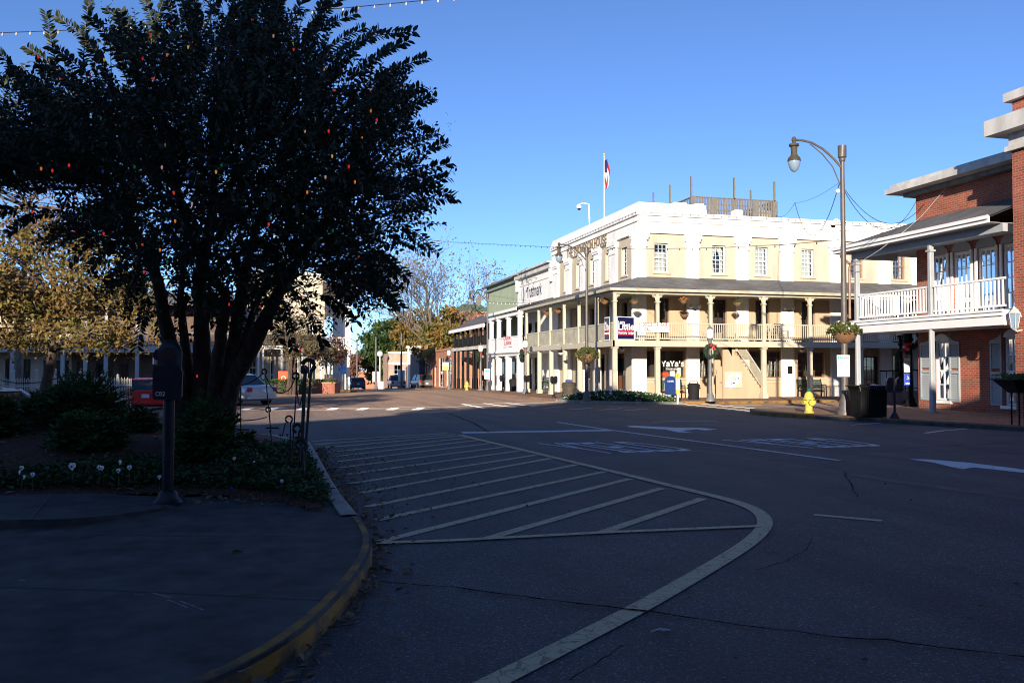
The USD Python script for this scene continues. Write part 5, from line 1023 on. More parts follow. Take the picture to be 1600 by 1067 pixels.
def wreath(label, loc, rz, R=.33, bow=(0, 1), seed=0):
    r = np.random.default_rng(seed); t = thing('wreath', label, 'wreath', loc, rz)
    def ringpts(n): a = r.uniform(0, 2 * np.pi, n); b = r.uniform(0, 2 * np.pi, n); q = R * .30 * np.sqrt(r.uniform(.2, 1, n)); rr = R * .74 + q * np.cos(b); return np.stack([rr * np.cos(a), q * np.sin(b), rr * np.sin(a)], 1)
    m = MB(); a = np.linspace(0, 2 * np.pi, 25); m.tube([(R * .74 * math.cos(x), 0, R * .74 * math.sin(x)) for x in a], R * .17, 8); leaf_cloud(900, ringpts, R * .26, r, m, .3).build('garland', 'leaf_wreath', t)
    bx_, bz_ = bow[0] * R * .74, bow[1] * R * .74; m = MB()
    for sx in (-1, 1):
        m.hull([(bx_, -.10, bz_), (bx_ + sx * R * .38, -.14, bz_ + R * .22), (bx_ + sx * R * .40, -.10, bz_ - R * .12), (bx_ + sx * R * .2, -.2, bz_ + .02)])
        m.add([(bx_, -.12, bz_), (bx_ + sx * R * .10, -.13, bz_ - R * .6), (bx_ + sx * R * .30, -.11, bz_ - R * .5), (bx_ + sx * .02, -.12, bz_)], [(0, 1, 2, 3)])
    m.tm(trimesh.creation.icosphere(1, R * .12), trimesh.transformations.translation_matrix((bx_, -.15, bz_))); m.build('bow', 'red_bow', t)
    return t
FACE = -YAW
p1 = gnd(1110, 627, .13); s1 = (41.2,)
aL = acorn('grey lantern post with wreath by the stair wall notice board', p1, 'pole_grey')
wreath('green wreath with red bow facing front on the post by the notice board', (p1[0] - .02, p1[1] - .12, atD(1109, 549, p1 @ F0)[2]), FACE, .36, (.35, .95), 1)
W = []
for k, (u, v, d, lab, wlab, wu, wv) in enumerate(((821, 612, 55, 'lantern post between the bank columns and the cream gallery', 'wreath seen edge on beside the cream side gallery', 815.5, 556), (751, 610, 65, 'lantern post before the iron gallery with a wreath', 'wreath seen edge on before the black iron gallery', 748.5, 557), (701.5, 608, 75, 'farthest lantern post by the brick shop awning', 'wreath seen edge on above the green awning', 699.5, 564))):
    p = atD(u, v, d); p[2] = gz(p[1]) + .1; acorn(lab, p, 'pole_grey', aL)
    q = atD(wu, wv, d); wreath(wlab, q, 62, .42, (-.2, .95), 3 + k)
aD = acorn('dark lantern post at the far corner of the brick building', (0, 0, 0), 'black_metal')
p = atD(1423.5, 637, 33.0); p[2] = gz(p[1]) + .12; x = UsdGeom.Xformable(stage.GetPrimAtPath(aD)); x.ClearXformOpOrder(); x.AddTranslateOp().Set(Gf.Vec3d(*map(float, p)))
wreath('large dark wreath hanging in shade under the grey gallery', (p[0], p[1] - .14, atD(1423, 529, 33)[2]), FACE, .42, (-.85, -.75), 9)
p = atD(1408.5, 629, 37.5); p[2] = gz(p[1]) + .1; acorn('dark lantern post farther back behind the double parking meter', p, 'black_metal', aD)
wreath('small dark wreath with red bow behind the double parking meter', (p[0], p[1] - .12, atD(1408, 555, 37.5)[2]), FACE, .30, (.05, .9), 10)

# --- signs on posts
def sign(label, loc, rz, w, h, parts, post=None, name='parking_sign', back='pole_grey'):
    t = thing(name, label, 'sign', loc, rz)
    if post: MB().tube([(0, .05, post[0]), (0, .05, post[1])], .032, 8).build('post', post[2], t)
    MB().bevel(-w / 2, -.006, 0, w / 2, .006, h, .004).build('panel', 'white_paint', t)
    for nm, mt, x0, x1, z0, z1 in parts:
        if nm == 'panel_band': MB().box(x0, -.009, z0, x1, -.0065, z1).build(nm, mt, t)
        else: fit(MB(FR((0, 0, 0), (1, 0))), nm, z1 - z0, x0, x1, .010, z0).build('lettering', mt, t)
    return t
d = pA @ F0; q = atD(1318, 588.5, d - .14); sw, shh = 20 * d / 1340, 33.5 * d / 1340
sign('green and white two hour parking sign on the bronze lamp post', q, FACE, sw, shh, [('panel_band', 'sign_green', -sw * .42, sw * .42, shh * .77, shh * .97), ('2 HOUR', 'white_paint', -sw * .36, sw * .36, shh * .885, shh * .945), ('PARKING', 'white_paint', -sw * .38, sw * .38, shh * .79, shh * .85), ('9AM TO', 'text_teal', -sw * .32, sw * .32, shh * .60, shh * .68), ('5PM', 'text_teal', -sw * .22, sw * .22, shh * .47, shh * .55), ('panel_band', 'text_teal', -sw * .46, sw * .46, shh * .40, shh * .41)])
d = 32.7; q = atD(1417.5, 582, d); sw, shh = 10 * d / 1340, 27 * d / 1340
sign('narrow green and white sign on the dark post under the gallery', q, FACE, sw, shh, [('panel_band', 'sign_green', -sw * .44, sw * .44, shh * .84, shh * .98), ('2 HR', 'sign_green', -sw * .4, sw * .4, shh * .55, shh * .66), ('9-5', 'sign_green', -sw * .34, sw * .34, shh * .30, shh * .42)])
q = atD(1418, 602, d); sw, shh = 10.5 * d / 1340, 18.5 * d / 1340
t = sign('blue wheelchair parking sign on the dark post under the gallery', q, FACE, sw, shh, [('panel_band', 'sign_blue', -sw * .5, sw * .5, 0.0, shh), ], None, 'accessible_sign')
m = MB(FR((0, 0, 0), (1, 0))); a = np.linspace(-2.4, 1.2, 12); m.tube([(.045 * math.cos(x) - .005, .016, shh * .62 + .05 * math.sin(x)) for x in a], .008, 4); m.tube([(-.01, .016, shh * .80), (-.01, .016, shh * .66), (.04, .016, shh * .66), (.06, .016, shh * .55)], .009, 4); m.build('wheelchair_symbol', 'white_paint', t); MB().box(-sw * .3, -.012, shh * .12, sw * .3, -.0095, shh * .2).build('print', 'white_paint', t)
q = atD(761, 592, 63.7); sign('white notice on the far tall lamp before the bank', q, FACE, .45, .75, [('panel_band', 'sign_green', -.16, .16, .55, .66)])
q = atD(696.5, 578, 74.5); t = sign('yellow warning sign below the farthest wreath', q, FACE, .52, .66, [('panel_band', 'sign_yellow', -.24, .24, .02, .30)], (-1.75, .7, 'pole_grey'), 'warning_sign')
# vertical crosswalk marker by the letter box
d = 39.6; q = atD(1059, 631, d); q[2] = gz(q[1]) + .02; z0, z1 = atD(1059, 615, d)[2] - q[2], atD(1059, 583, d)[2] - q[2]
t = thing('crosswalk_marker', 'slim yellow and white marker post in front of the blue letter box', 'sign', q, FACE); MB().tube([(0, 0, 0), (0, 0, z0 + .1)], .045, 8).build('post', 'white_paint', t); w = .085
MB().bevel(-w, -.03, z0, w, .03, z1, .01).build('panel', 'white_paint', t); hh = z1 - z0
MB().box(-w - .002, -.034, z0, w + .002, -.031, z0 + hh * .20).box(-w - .002, -.034, z1 - hh * .28, w + .002, -.031, z1).build('yellow_band', 'sign_yellow', t)
for k, (cc, hgt) in enumerate((('S', .93), ('T', .83), ('A', .68), ('T', .58), ('E', .48), ('L', .38), ('A', .28), ('W', .08))): MB(FR((0, 0, 0), (1, 0))).text(cc, .075, 0, .036, z0 + hh * hgt - .04, True, 1, .003, True).build('lettering', 'ink', t)

# --- parking meters
def meter_head(mb, mbg, x, y, z, s=1.0, face=-1):
    mb.profile([(x - .085 * s, z), (x + .085 * s, z), (x + .10 * s, z + .12 * s), (x + .10 * s, z + .24 * s)] + [(x + .10 * s * math.cos(a), z + .24 * s + .13 * s * math.sin(a)) for a in np.linspace(0.15, np.pi - .15, 9)] + [(x - .10 * s, z + .24 * s), (x - .10 * s, z + .12 * s)], y - .06 * s, y + .06 * s)
    mbg.box(x - .07 * s, y - .066 * s, z + .22 * s, x + .07 * s, y - .061 * s, z + .33 * s)
def double_meter(label, loc, rz, src=None):
    if src: return copy(src, label, loc, rz, 'double parking meters')
    t = thing('double_parking_meter', label, 'parking meter', loc, rz, 'double parking meters')
    MB().lathe([(.13, 0), (.13, .03), (.06, .16), (.04, .18)], sides=10).build('base', 'meter_grey', t, smooth=40); MB().tube([(0, 0, .15), (0, 0, .82)], .036, 8).build('post', 'meter_grey', t); MB().bevel(-.20, -.04, .74, .20, .04, .82, .015).build('yoke', 'meter_grey', t)
    for sx in (-.135, .135): a, b = MB(), MB(); meter_head(a, b, sx, 0, .82, .95); h = a.build('meter_head', 'meter_grey', t); b.build('window', 'car_glass', h)
    return t
p = gnd(1398, 654, .13); dm = double_meter('double parking meter on the pavement right of the black slatted bin', p, FACE)
for u, v, d, lab in ((865.5, 619, 47, 'double parking meter beside the brown bin before the cream gallery'), (823, 614, 54, 'double parking meter behind the lantern post between bank and cream gallery'), (785, 613, 58, 'single looking narrow meter before the middle bank columns'), (755.5, 611, 66, 'double parking meter at the corner of the iron gallery')):
    p = atD(u, v, d); p[2] = gz(p[1]) + .13; double_meter(lab, p, FACE + 40, dm)
p = gnd(262, 788, .13); t = thing('parking_meter', 'large dark single parking meter standing on the near pavement', 'parking meter', p, FACE + 18); k = (p @ F0) / 1340
MB().lathe([(23 * k, 0), (23 * k, 4 * k), (20 * k, 7 * k), (18 * k, 9 * k), (15.5 * k, 13 * k), (14 * k, 19 * k), (10 * k, 22 * k)], sides=20).build('base', 'meter_grey', t, smooth=40)
MB().tube([(0, 0, 18 * k), (0, 0, 166 * k)], 8.6 * k, 16).build('post', 'meter_grey', t, smooth=40)
hd = MB()
hd.profile([(-21 * k, 163 * k), (17 * k, 163 * k), (19 * k, 168 * k), (20 * k, 206 * k), (17.5 * k, 210 * k), (17.5 * k, 215 * k), (-22 * k, 215 * k), (-22 * k, 210 * k), (-23 * k, 205 * k), (-23 * k, 168 * k)], -13 * k, 13 * k); vault = hd.build('coin_vault', 'meter_grey', t)
hd = MB()
for i, (y0, sh) in enumerate(((-11, .93), (-8, 1.0), (8, 1.0), (11, .93))): pass
pr = [(-14, 215), (18, 215), (18, 238)] + [(1 + 17.5 * math.cos(a), 236 + 19 * math.sin(a)) for a in np.linspace(.1, np.pi - .35, 12)] + [(-19, 238), (-23, 234), (-22, 226), (-17, 222)]
hd.hull([(x * k, y * k, z * k) for x, z in ((-15, 215), (18, 215), (18.5, 236), (-17, 236)) for y in (-11.5, 11.5)] + [((1 + 17.5 * math.cos(a) * math.cos(b)) * k, 11.5 * math.sin(b) * k, (236 + 19.5 * math.sin(a) * math.cos(b) ** .6) * k) for a in np.linspace(.02, np.pi - .02, 15) for b in np.linspace(-1.45, 1.45, 11)])
hd.hull([(x * k, y * k, z * k) for x, z in ((-22.5, 226), (-23.5, 232), (-20, 240), (-13, 243), (-12, 222)) for y in (-6.5, 6.5)]); head = hd.build('meter_head', 'meter_grey', t, smooth=50)
MB().box(-6 * k, -12 * k, 226 * k, 9 * k, -11.6 * k, 243 * k).build('window', 'car_glass', head); MB().bevel(-23.5 * k, -6 * k, 217 * k, -17 * k, 6 * k, 229 * k, .8 * k).build('coin_slot', 'chrome', head)
MB(FR((0, 0, 0), (1, 0))).text('C82', 6.5 * k, -19 * k, 13.3 * k, 169 * k, True, .8, .002).build('lettering', 'stone_grey', vault)

# --- bins
p = gnd(1357, 651.5, .13); d = p @ F0; k = d / 1340; t = thing('litter_bin', 'large black slatted litter bin on the pavement by the bronze lamp post', 'bin', p, FACE)
w, h = 20 * k, 50 * k
MB().box(-w, -w, .02, w, w, .10).box(-w * .98, -w * .98, .1, w * .98, w * .98, .12).build('base', 'black_metal', t)
for s in range(4):
    a = s * math.pi / 2; c, sn = math.cos(a), math.sin(a)
    for i in range(12):
        x = -w + 2 * w * (i + .5) / 12; pts = [(x, -w, .08), (x, -w - .01, h * .72), (x, -w - .03, h * .84), (x * 1.08, -w - 5 * k, h * .97)]; m = MB()
        for (x0, y0, z0), (x1, y1, z1) in zip(pts[:-1], pts[1:]):
            q = [(x0 - .026, y0, z0), (x0 + .026, y0, z0), (x1 + .026, y1, z1), (x1 - .026, y1, z1)]; q = q + [(a_, b_ + .012, c_) for a_, b_, c_ in q]; m.hull([(X * c - Y * sn, X * sn + Y * c, Z) for X, Y, Z in q])
        m.build('slat', 'black_metal', t)
MB().box(-w * .9, -w * .9, .1, w * .9, w * .9, h * .80).build('liner', 'black_metal', t)
m = MB()
for s in range(4): a = s * math.pi / 2; c, sn = math.cos(a), math.sin(a); m.hull([(X * c - Y * sn, X * sn + Y * c, Z) for X in (-w - 6 * k, w + 6 * k) for Y in (-w - 6 * k, -w - 3.5 * k) for Z in (h * .95, h * .98)])
m.build('rim', 'black_metal', t); MB().bevel(-15 * k, -5 * k, h * .98, 2 * k, -4 * k, h * 1.03, .01).build('handle', 'black_metal', t)
lid = MB().hull([(-2 * k, -w * .8, h * .86), (14 * k, -w * .8, h * .86), (-2 * k, w * .5, h * .9), (14 * k, w * .5, h * .9), (-1 * k, -w * .6, h * 1.0), (14 * k, -w * .6, h * 1.0), (14 * k, w * .4, h * 1.02), (-1 * k, w * .4, h * 1.02)]).build('recycling_lid', 'bin_blue', t)
m = MB(FR((0, -w * .76, 0), (1, 0))); m.tube([(5 * k + 2.2 * k * math.cos(a), .01, h * .925 + 2.2 * k * math.sin(a)) for a in np.linspace(0, 5.2, 10)], .006, 4); m.build('recycling_symbol', 'white_paint', lid)
def drum_bin(label, u, v, d, mat, r, h, lidmat=None, off=.13):
    p = atD(u, v, d); p[2] = gz(p[1]) + off; t = thing('waste_bin', label, 'bin', p, FACE)
    MB().lathe([(r * .86, 0), (r * .9, .03), (r, h * .72), (r * 1.02, h * .74), (r * 1.08, h * .78), (r * 1.08, h * .84), (r * .98, h * .86)], sides=18).build('body', mat, t, smooth=40)
    MB().lathe([(r * 1.02, h * .85), (r * .96, h * .90), (r * .5, h * .95), (0, h * .955)], sides=18).build('lid', mat, t, smooth=40)
    if lidmat: MB().bevel(-r * .5, -r * .5, h * .9, r * .5, r * .4, h * 1.08, .03).build('lid_hatch', lidmat, t)
    else: MB().tube([(-r * .7, 0, h * .92), (-r * .6, 0, h * 1.04), (r * .6, 0, h * 1.04), (r * .7, 0, h * .92)], .03, 6).build('handle', mat, t)
    for sx in (-1, 1): MB().bevel(sx * r * 1.05 - .03, -.06, h * .62, sx * r * 1.05 + .03, .06, h * .70, .01).build('grip', mat, t)
drum_bin('brown round bin with a blue and white hatch before the side gallery', 889, 620, 45.5, 'bin_brown', .36, .92, 'bin_blue'); drum_bin('black round bin between two white pillars by the stair wall', 1084, 622, 43.4, 'bumper_dark', .30, .88); drum_bin('dark round bin beside the yellow hydrant down the street', 803, 612, 62, 'bumper_dark', .34, .95)
# --- hydrants
def hydrant(label, loc, rz, src=None):
    if src: return copy(src, label, loc, rz)
    t = thing('fire_hydrant', label, 'hydrant', loc, rz)
    MB().lathe([(.16, 0), (.16, .04), (.12, .06), (.115, .40), (.125, .42), (.125, .46)], sides=16).build('barrel', 'hydrant_yellow', t, smooth=40)
    MB().lathe([(.19, .44), (.19, .49), (.15, .495), (.145, .56), (.12, .63), (.06, .69), (.03, .70)], sides=16).build('bonnet', 'hydrant_yellow', t, smooth=40)
    MB().lathe([(.055, .69), (.055, .73), (.03, .735), (.03, .79), (0, .79)], sides=6).build('top_nut', 'hydrant_green', t)
    T = trimesh.transformations
    for a, r_, l in ((math.pi, .06, .19), (-math.pi / 2, .08, .19), (0, .06, .18)):
        m = MB().tube([(0, 0, .34), (l * math.cos(a), l * math.sin(a), .34)], r_, 12); m.tube([((l - .03) * math.cos(a), (l - .03) * math.sin(a), .34), ((l + .02) * math.cos(a), (l + .02) * math.sin(a), .34)], r_ * 1.25, 8); m.build('outlet', 'hydrant_yellow', t, smooth=40)
    return t
p = gnd(1264, 645, .13); hy = hydrant('bright yellow fire hydrant with green top on the pavement corner', p, FACE + 10)
p = atD(729.5, 611.5, 66); p[2] = gz(p[1]) + .1; hydrant('distant yellow fire hydrant before the black iron gallery', p, FACE, hy)
# --- letter box
p = atD(1047.5, 625, 42.6); p[2] = GB; t = thing('mailbox', 'blue street letter box with a rounded top beside the yellow marker', 'mailbox', p, FACE - 12)
MB().profile([(-.27, .28), (.27, .28), (.27, .98)] + [(.27 * math.cos(a), .98 + .22 * math.sin(a)) for a in np.linspace(0.1, np.pi - .1, 10)] + [(-.27, .98)], -.30, .30).build('body', 'mail_blue', t)
for sx in (-.24, .24):
    for sy in (-.26, .26): MB().box(sx - .03, sy - .03, 0, sx + .03, sy + .03, .30).build('leg', 'mail_blue', t)
MB().box(-.22, -.312, .88, .22, -.301, 1.02).build('delivery_door', 'mail_blue', t); fit(MB(FR((0, 0, 0), (1, 0))), 'U.S. MAIL', .07, -.13, .18, .314, .92).build('lettering', 'white_paint', t); MB().box(-.281, -.2, .5, -.271, .0, .85).build('notice', 'white_paint', t)
# --- benches
def bench(label, loc, rz, mat, L=1.5, src=None):
    if src: return copy(src, label, loc, rz)
    t = thing('bench', label, 'bench', loc, rz)
    for k in range(4): MB().bevel(-L / 2, -.45 + k * .115, .42, L / 2, -.36 + k * .115, .45, .01).build('seat_slat', mat, t)
    for k in range(4): z = .52 + k * .115; y = .02 + k * .03; MB().bevel(-L / 2, y, z, L / 2, y + .03, z + .09, .01).build('back_slat', mat, t)
    for sx in (-1, 1): x = sx * (L / 2 - .05); m = MB(); m.tube([(x, -.42, 0), (x, -.40, .62), (x, -.3, .66), (x, -.1, .64), (x, .02, .62)], .028, 6); m.tube([(x, .05, 0), (x, 0, .45), (x, .14, .98)], .028, 6); m.build('end_frame', 'black_metal', t)
    return t
b0 = bench('long green slatted bench behind the blue letter box', (atY(1046, 620, YW - .35)[0], YW - .3, GB), 0, 'cement_bench', 1.6)
bench('dark green bench against the wall behind the yellow hydrant', (atY(1267, 620, YW - .35)[0], YW - .3, GB), 0, None, src=b0); bench('grey green bench at the far end of the cream side gallery', (XW - .5, atX(852, 610, XW - .5)[1], gz(51) + .13), -90, None, src=b0)
# --- black planter on legs at the right edge
p = gnd(1597, 664, .13); d = p @ F0; k = d / 1340; t = thing('planter_stand', 'black tapered planter on tall legs at the right edge', 'planter', p, FACE)
zt, zb_ = atD(1590, 594, d)[2] - p[2], atD(1590, 614, d)[2] - p[2]
MB().hull([(x * w, y * w, z) for w, z in ((29 * k, zt), (13 * k, zb_)) for x in (-1, 1) for y in (-1, 1)]).build('trough', 'black_metal', t); MB().box(-32 * k, -32 * k, zt + .001, 32 * k, -29 * k, zt + .03).box(-32 * k, 29 * k, zt + .001, 32 * k, 32 * k, zt + .03).box(-32 * k, -29 * k, zt + .001, -29 * k, 29 * k, zt + .03).box(29 * k, -29 * k, zt + .001, 32 * k, 29 * k, zt + .03).build('rim', 'black_metal', t)
for sx in (-10, 10):
    for sy in (-10, 10): MB().tube([(sx * k, sy * k, 0), (sx * k, sy * k, zb_)], .02, 6).build('leg', 'black_metal', t)
r = np.random.default_rng(31); leaf_cloud(500, lambda n: np.stack([r.uniform(-27 * k, 27 * k, n), r.uniform(-27 * k, 27 * k, n), zt + r.uniform(0, .16, n)], 1), .09, r, MB()).build('plants', 'leaf_shrub', t)

# --- hanging flower baskets
def basket(label, loc, R, seed, leafmat='leaf_basket', flower='petal_red', trail=1.0, nf=60, name='hanging_basket', chain=None, pot='wicker', n=900):
    r = np.random.default_rng(seed); t = thing(name, label, 'flower basket', loc)
    MB().lathe([(0, -R * .80), (R * .34, -R * .72), (R * .66, -R * .42), (R * .80, 0), (R * .74, 0.0)], sides=16).build('basket', pot, t, smooth=True)
    def pts(n): a = r.uniform(0, 2 * np.pi, n); q = R * np.sqrt(r.uniform(0, 1, n)); z = R * .42 * (1 - (q / R) ** 2) * r.uniform(.2, 1.3, n) - np.where(q > R * .78, r.uniform(0, 1, n) ** 2 * R * .9 * trail, 0); return np.stack([q * np.cos(a), q * np.sin(a), z + R * .06], 1)
    m = MB(); leaf_cloud(n, pts, R * .22, r, m)
    m.build('foliage', leafmat, t)
    if nf: leaf_cloud(nf, lambda n: pts(n) + [0, 0, R * .08], R * .17, r, MB(), .9).build('flowers', flower, t)
    if chain: m = MB(); [m.tube([(R * .6 * math.cos(a), R * .6 * math.sin(a), 0), (0, 0, chain)], .008, 3) for a in (0, 2.1, 4.2)]; m.build('chain', 'wire', t)
    return t
d = pA @ F0; q = atD(1319.5, 517, d - .02); basket('big leafy hanging basket around the bronze lamp post', q, 26 * d / 1340, 41, nf=40, flower='petal_white', trail=.30, n=1100)
q = atD(917, 553, 40.8); basket('leafy wicker basket on the grey lamp post before the side gallery', q, 19 * 41 / 1340, 42, nf=20, trail=.7, n=800)
for u, v, where, lab, fl in ((945, 470, 'S', 'red flowering basket under the gallery eaves beside the corner post', 'petal_red'), (872.5, 485, 'S', 'red flowering basket in the middle of the side gallery', 'petal_red'), (855, 489, 'S', 'orange flowering basket at the far end of the side gallery', 'petal_red'), (991.5, 470.5, 'F', 'green basket hanging above the campaign sign', None), (1068, 469, 'F', 'red flowering basket hanging above the lease banner', 'petal_red'), (1152.5, 473, 'F', 'dark fern basket hanging over the staircase', None)):
    p = atY(u, v, Y0 + .25) if where == 'F' else atX(u, v, X0 + .25); basket(lab, p, .26, int(u), nf=60 if fl else 0, flower=fl or 'petal_red', chain=ZE - p[2], trail=.4, leafmat='leaf_basket' if u != 1152.5 else 'leaf_shrub', n=260)
p = atY(1069.5, 491, YW - .35); basket('clay pot with trailing plant on the wall behind the lease banner', p, .24, 77, nf=0, pot='wicker', chain=.5, trail=.3, n=200, name='wall_pot')
# --- chairs on the gallery
def porch_chair(label, x, y, mat, rz=180):
    t = thing('porch_chair', label, 'chair', (x, y, ZF), rz)
    for k in range(5): MB().box(-.25, -.22 + k * .1, .42, .25, -.14 + k * .1, .445).build('seat_slat', mat, t)
    for k in range(5): MB().box(-.24, .26 + k * .02, .50 + k * .12, .24, .28 + k * .02, .58 + k * .12).build('back_slat', mat, t)
    for sx in (-.26, .26):
        for sy in (-.2, .26): MB().box(sx - .025, sy - .025, .04, sx + .025, sy + .025, .66 if sy < 0 else 1.08).build('leg', mat, t)
        MB().box(sx - .035, -.26, .63, sx + .035, .28, .66).build('armrest', mat, t); MB().tube([(sx, -.42, .07), (sx, -.1, .02), (sx, .2, .02), (sx, .5, .08)], .025, 5).build('rocker', mat, t)
porch_chair('cream rocking chair on the upper gallery above the stairs', atY(1204, 520, Y0 + 1.2)[0], Y0 + 1.2, 'cream_paint', 10); porch_chair('dark rocking chair on the upper gallery beside the cream one', atY(1221, 520, Y0 + 1.2)[0], Y0 + 1.2, 'dark_trim', 0)

# --- wires, cameras and strings of lights on the lamp posts
def hang(a, b, sag, n=24):
    a, b = np.asarray(a), np.asarray(b); t = np.linspace(0, 1, n)[:, None]; p = a + (b - a) * t; p[:, 2] -= sag * 4 * (t * (1 - t))[:, 0]; return p
d = pA @ F0; wp = atD(1312, 285, d)
t = thing('overhead_cable', 'slack double cable from the bronze lamp post to the brick building', 'cable'); e = np.array([BX - .05, atX(1446, 318, BX)[1], atX(1446, 318, BX)[2]])
MB().tube(hang(wp, e, 1.0), .012, 4).tube(hang(wp, atX(1432, 314, BX), 1.25), .012, 4).build('cable', 'wire', t)
t = thing('overhead_cable', 'looping cable from the roof fence to the bronze lamp post', 'cable'); a = atY(1213, 337, YW + 3); b = atD(1242, 317, 40); MB().tube(hang(a, b, .3), .012, 4).tube(hang(b, wp, 1.6), .012, 4).tube(hang(b, wp, .15), .007, 4).build('cable', 'wire', t)
t = thing('dome_camera', 'white dome camera on the bronze lamp post below the basket cable', 'camera'); q = atD(1302, 351, d); x = q - R_ * .0
pole = atD(1312, 345, d); MB().tube([pole, pole - R_ * .12 + [0, 0, .06], q + [0, 0, .1]], .02, 6).build('bracket', 'white_paint', t); MB().lathe([(0, .11), (.07, .09), (.085, 0), (.08, -.02)], q, 14).build('housing', 'white_paint', t, smooth=True); MB().lathe([(.075, -.02), (.06, -.08), (0, -.11)], q, 14).build('dome', 'black_metal', t, smooth=True)
t = thing('floodlight', 'small white round floodlight fixed high on the bronze lamp post', 'light'); q = atD(1309, 299, d - .13); MB().tm(trimesh.creation.icosphere(2, .07), trimesh.transformations.translation_matrix(q)).build('lamp', 'white_paint', t, smooth=True); MB().tube([q, q + F0 * .1], .02, 5).build('bracket', 'pole_bronze', t)
def string(label, pts, bulbs, mat='wire', size=.03, bmat='ink', down=.045):
    p = np.asarray(pts); t = thing('string_lights', label, 'string lights'); seg = np.r_[0, np.cumsum(np.linalg.norm(np.diff(p, axis=0), axis=1))]
    MB().tube(p, size * .32, 4).build('wire', mat, t)
    for s in np.linspace(0, seg[-1], bulbs + 2)[1:-1]:
        q = np.array([np.interp(s, seg, p[:, i]) for i in range(3)]); MB().lathe([(0, .0), (size * .45, -.005), (size * .5, -size), (size * .8, -size * 1.5), (size * .6, -size * 2.4), (0, -size * 2.8)], q, 6).build('bulb', bmat, t)
def pxline(seq, n=10):
    out = []
    for (u0, v0, d0), (u1, v1, d1) in zip(seq[:-1], seq[1:]): out += [atD(u0 + (u1 - u0) * s, v0 + (v1 - v0) * s, 1 / (1 / d0 + (1 / d1 - 1 / d0) * s)) for s in np.linspace(0, 1, n, endpoint=False)]
    return out + [atD(*seq[-1])]
string('string of lights crossing before the corner house to the bronze lamp post', pxline([(640, 372, 75), (700, 378, 66), (868, 386.5, 44), (1010, 389, 36), (1120, 387.5, 31.5), (1230, 382, 28.4), (1312, 375, pA @ F0)]), 58, 'wire', .03)
string('string of lights crossing the sky above the dark tree', pxline([(-60, 54, 15.5), (100, 48, 15.2), (260, 37, 15), (420, 24, 14.8), (560, 11, 14.6), (760, -8, 14.4)]), 34, 'wire', .024, 'stone_grey')
string('string of lights along the parapet edge of the corner house', [(XR + XW, YW - .34, 9.86), (XW - .34, YW - .34, 9.86), (XW - .34, YE, 9.86)], 90, 'wire_white', .028)
string('short string of lights below the bank eaves', pxline([(760, 472, 64), (800, 474, 60), (835, 473, 56)]), 12, 'wire', .035, 'white_paint')
t = thing('overhead_cable', 'pale cable slanting across the brick wall down to the gallery roof', 'cable'); MB().tube([atX(1484, 287, BX - .04), atX(1440, 338, BX - .04), atX(1415, 360, PX_ - .3), atX(1375, 390, PX_ - .62), atX(1345, 409, PX_ - .66), atX(1322, 412, PX_ - .5)], .011, 4).build('cable', 'wire_white', t)
# --- the picket fence at the far left
def fpt(u, d=34.0): p = atD(u, 600, d); return p
t = thing('picket_fence', 'pale iron picket fence with taller knobbed posts at far left', 'fence')
a, b = fpt(-60, 33), fpt(206, 36); L = np.linalg.norm((b - a)[:2]); dd = (b - a)[:2] / L; fr = FR((a[0], a[1], 0), tuple(dd)); zg0 = -.75
ztop = atD(60, 593, 34)[2]
n = 96
for k in range(n): x = L * (k + .5) / n; z = ztop - .05 + .05 * (k % 2); MB(fr).box(x - .014, -.014, zg0, x + .014, .014, z).hull([(x - .022, 0, z), (x + .022, 0, z), (x, .012, z), (x, -.012, z), (x, 0, z + .09)]).build('picket', 'fence_white', t)
MB(fr).box(0, -.02, ztop - .28, L, .02, ztop - .23).box(0, -.02, zg0 + .15, L, .02, zg0 + .2).build('rail', 'fence_white', t)
for u, v in ((-22, 583), (21, 582), (57.5, 581), (87, 580), (128, 584), (165, 589), (192, 589)):
    x = (fpt(u, 34) - a)[:2] @ dd; z = atD(u, v, 34)[2]; MB(fr).bevel(x - .05, -.05, zg0, x + .05, .05, z, .01).lathe([(.03, z), (.06, z + .03), (.05, z + .08), (0, z + .12)], (x, 0, 0), 8).build('post', 'fence_white', t)

# ================================================================== TREES AND PLANTS
def leaves(mb, P, D, L, W, r, fold=.18, curl=.1):
    """leaf blades: base P, direction D, length L, width W; six corners, folded along the midrib"""
    n = len(P); D = D / (np.linalg.norm(D, axis=1, keepdims=True) + 1e-9)
    S = np.cross(D, r.normal(size=(n, 3)) + [0, 0, 1.2]); S /= np.linalg.norm(S, axis=1, keepdims=True) + 1e-9; N = np.cross(S, D)
    L = np.broadcast_to(np.asarray(L), (n,))[:, None]; W = np.broadcast_to(np.asarray(W), (n,))[:, None]
    tip = P + D * L - N * L * curl
    a1, b1 = P + D * L * .3 + S * W * .5 + N * W * fold, P + D * L * .3 - S * W * .5 + N * W * fold
    a2, b2 = P + D * L * .68 + S * W * .4 + N * W * fold * .8 - N * L * curl * .4, P + D * L * .68 - S * W * .4 + N * W * fold * .8 - N * L * curl * .4
    m2 = P + D * L * .55 - N * L * curl * .3
    v = np.stack([P, a1, a2, tip, b2, b1, m2], 1).reshape(-1, 3); k = np.arange(n)[:, None] * 7
    return mb.add(v, np.vstack([k + f for f in ([0, 6, 1], [1, 6, 2], [2, 6, 3], [3, 6, 4], [4, 6, 5], [5, 6, 0])]))
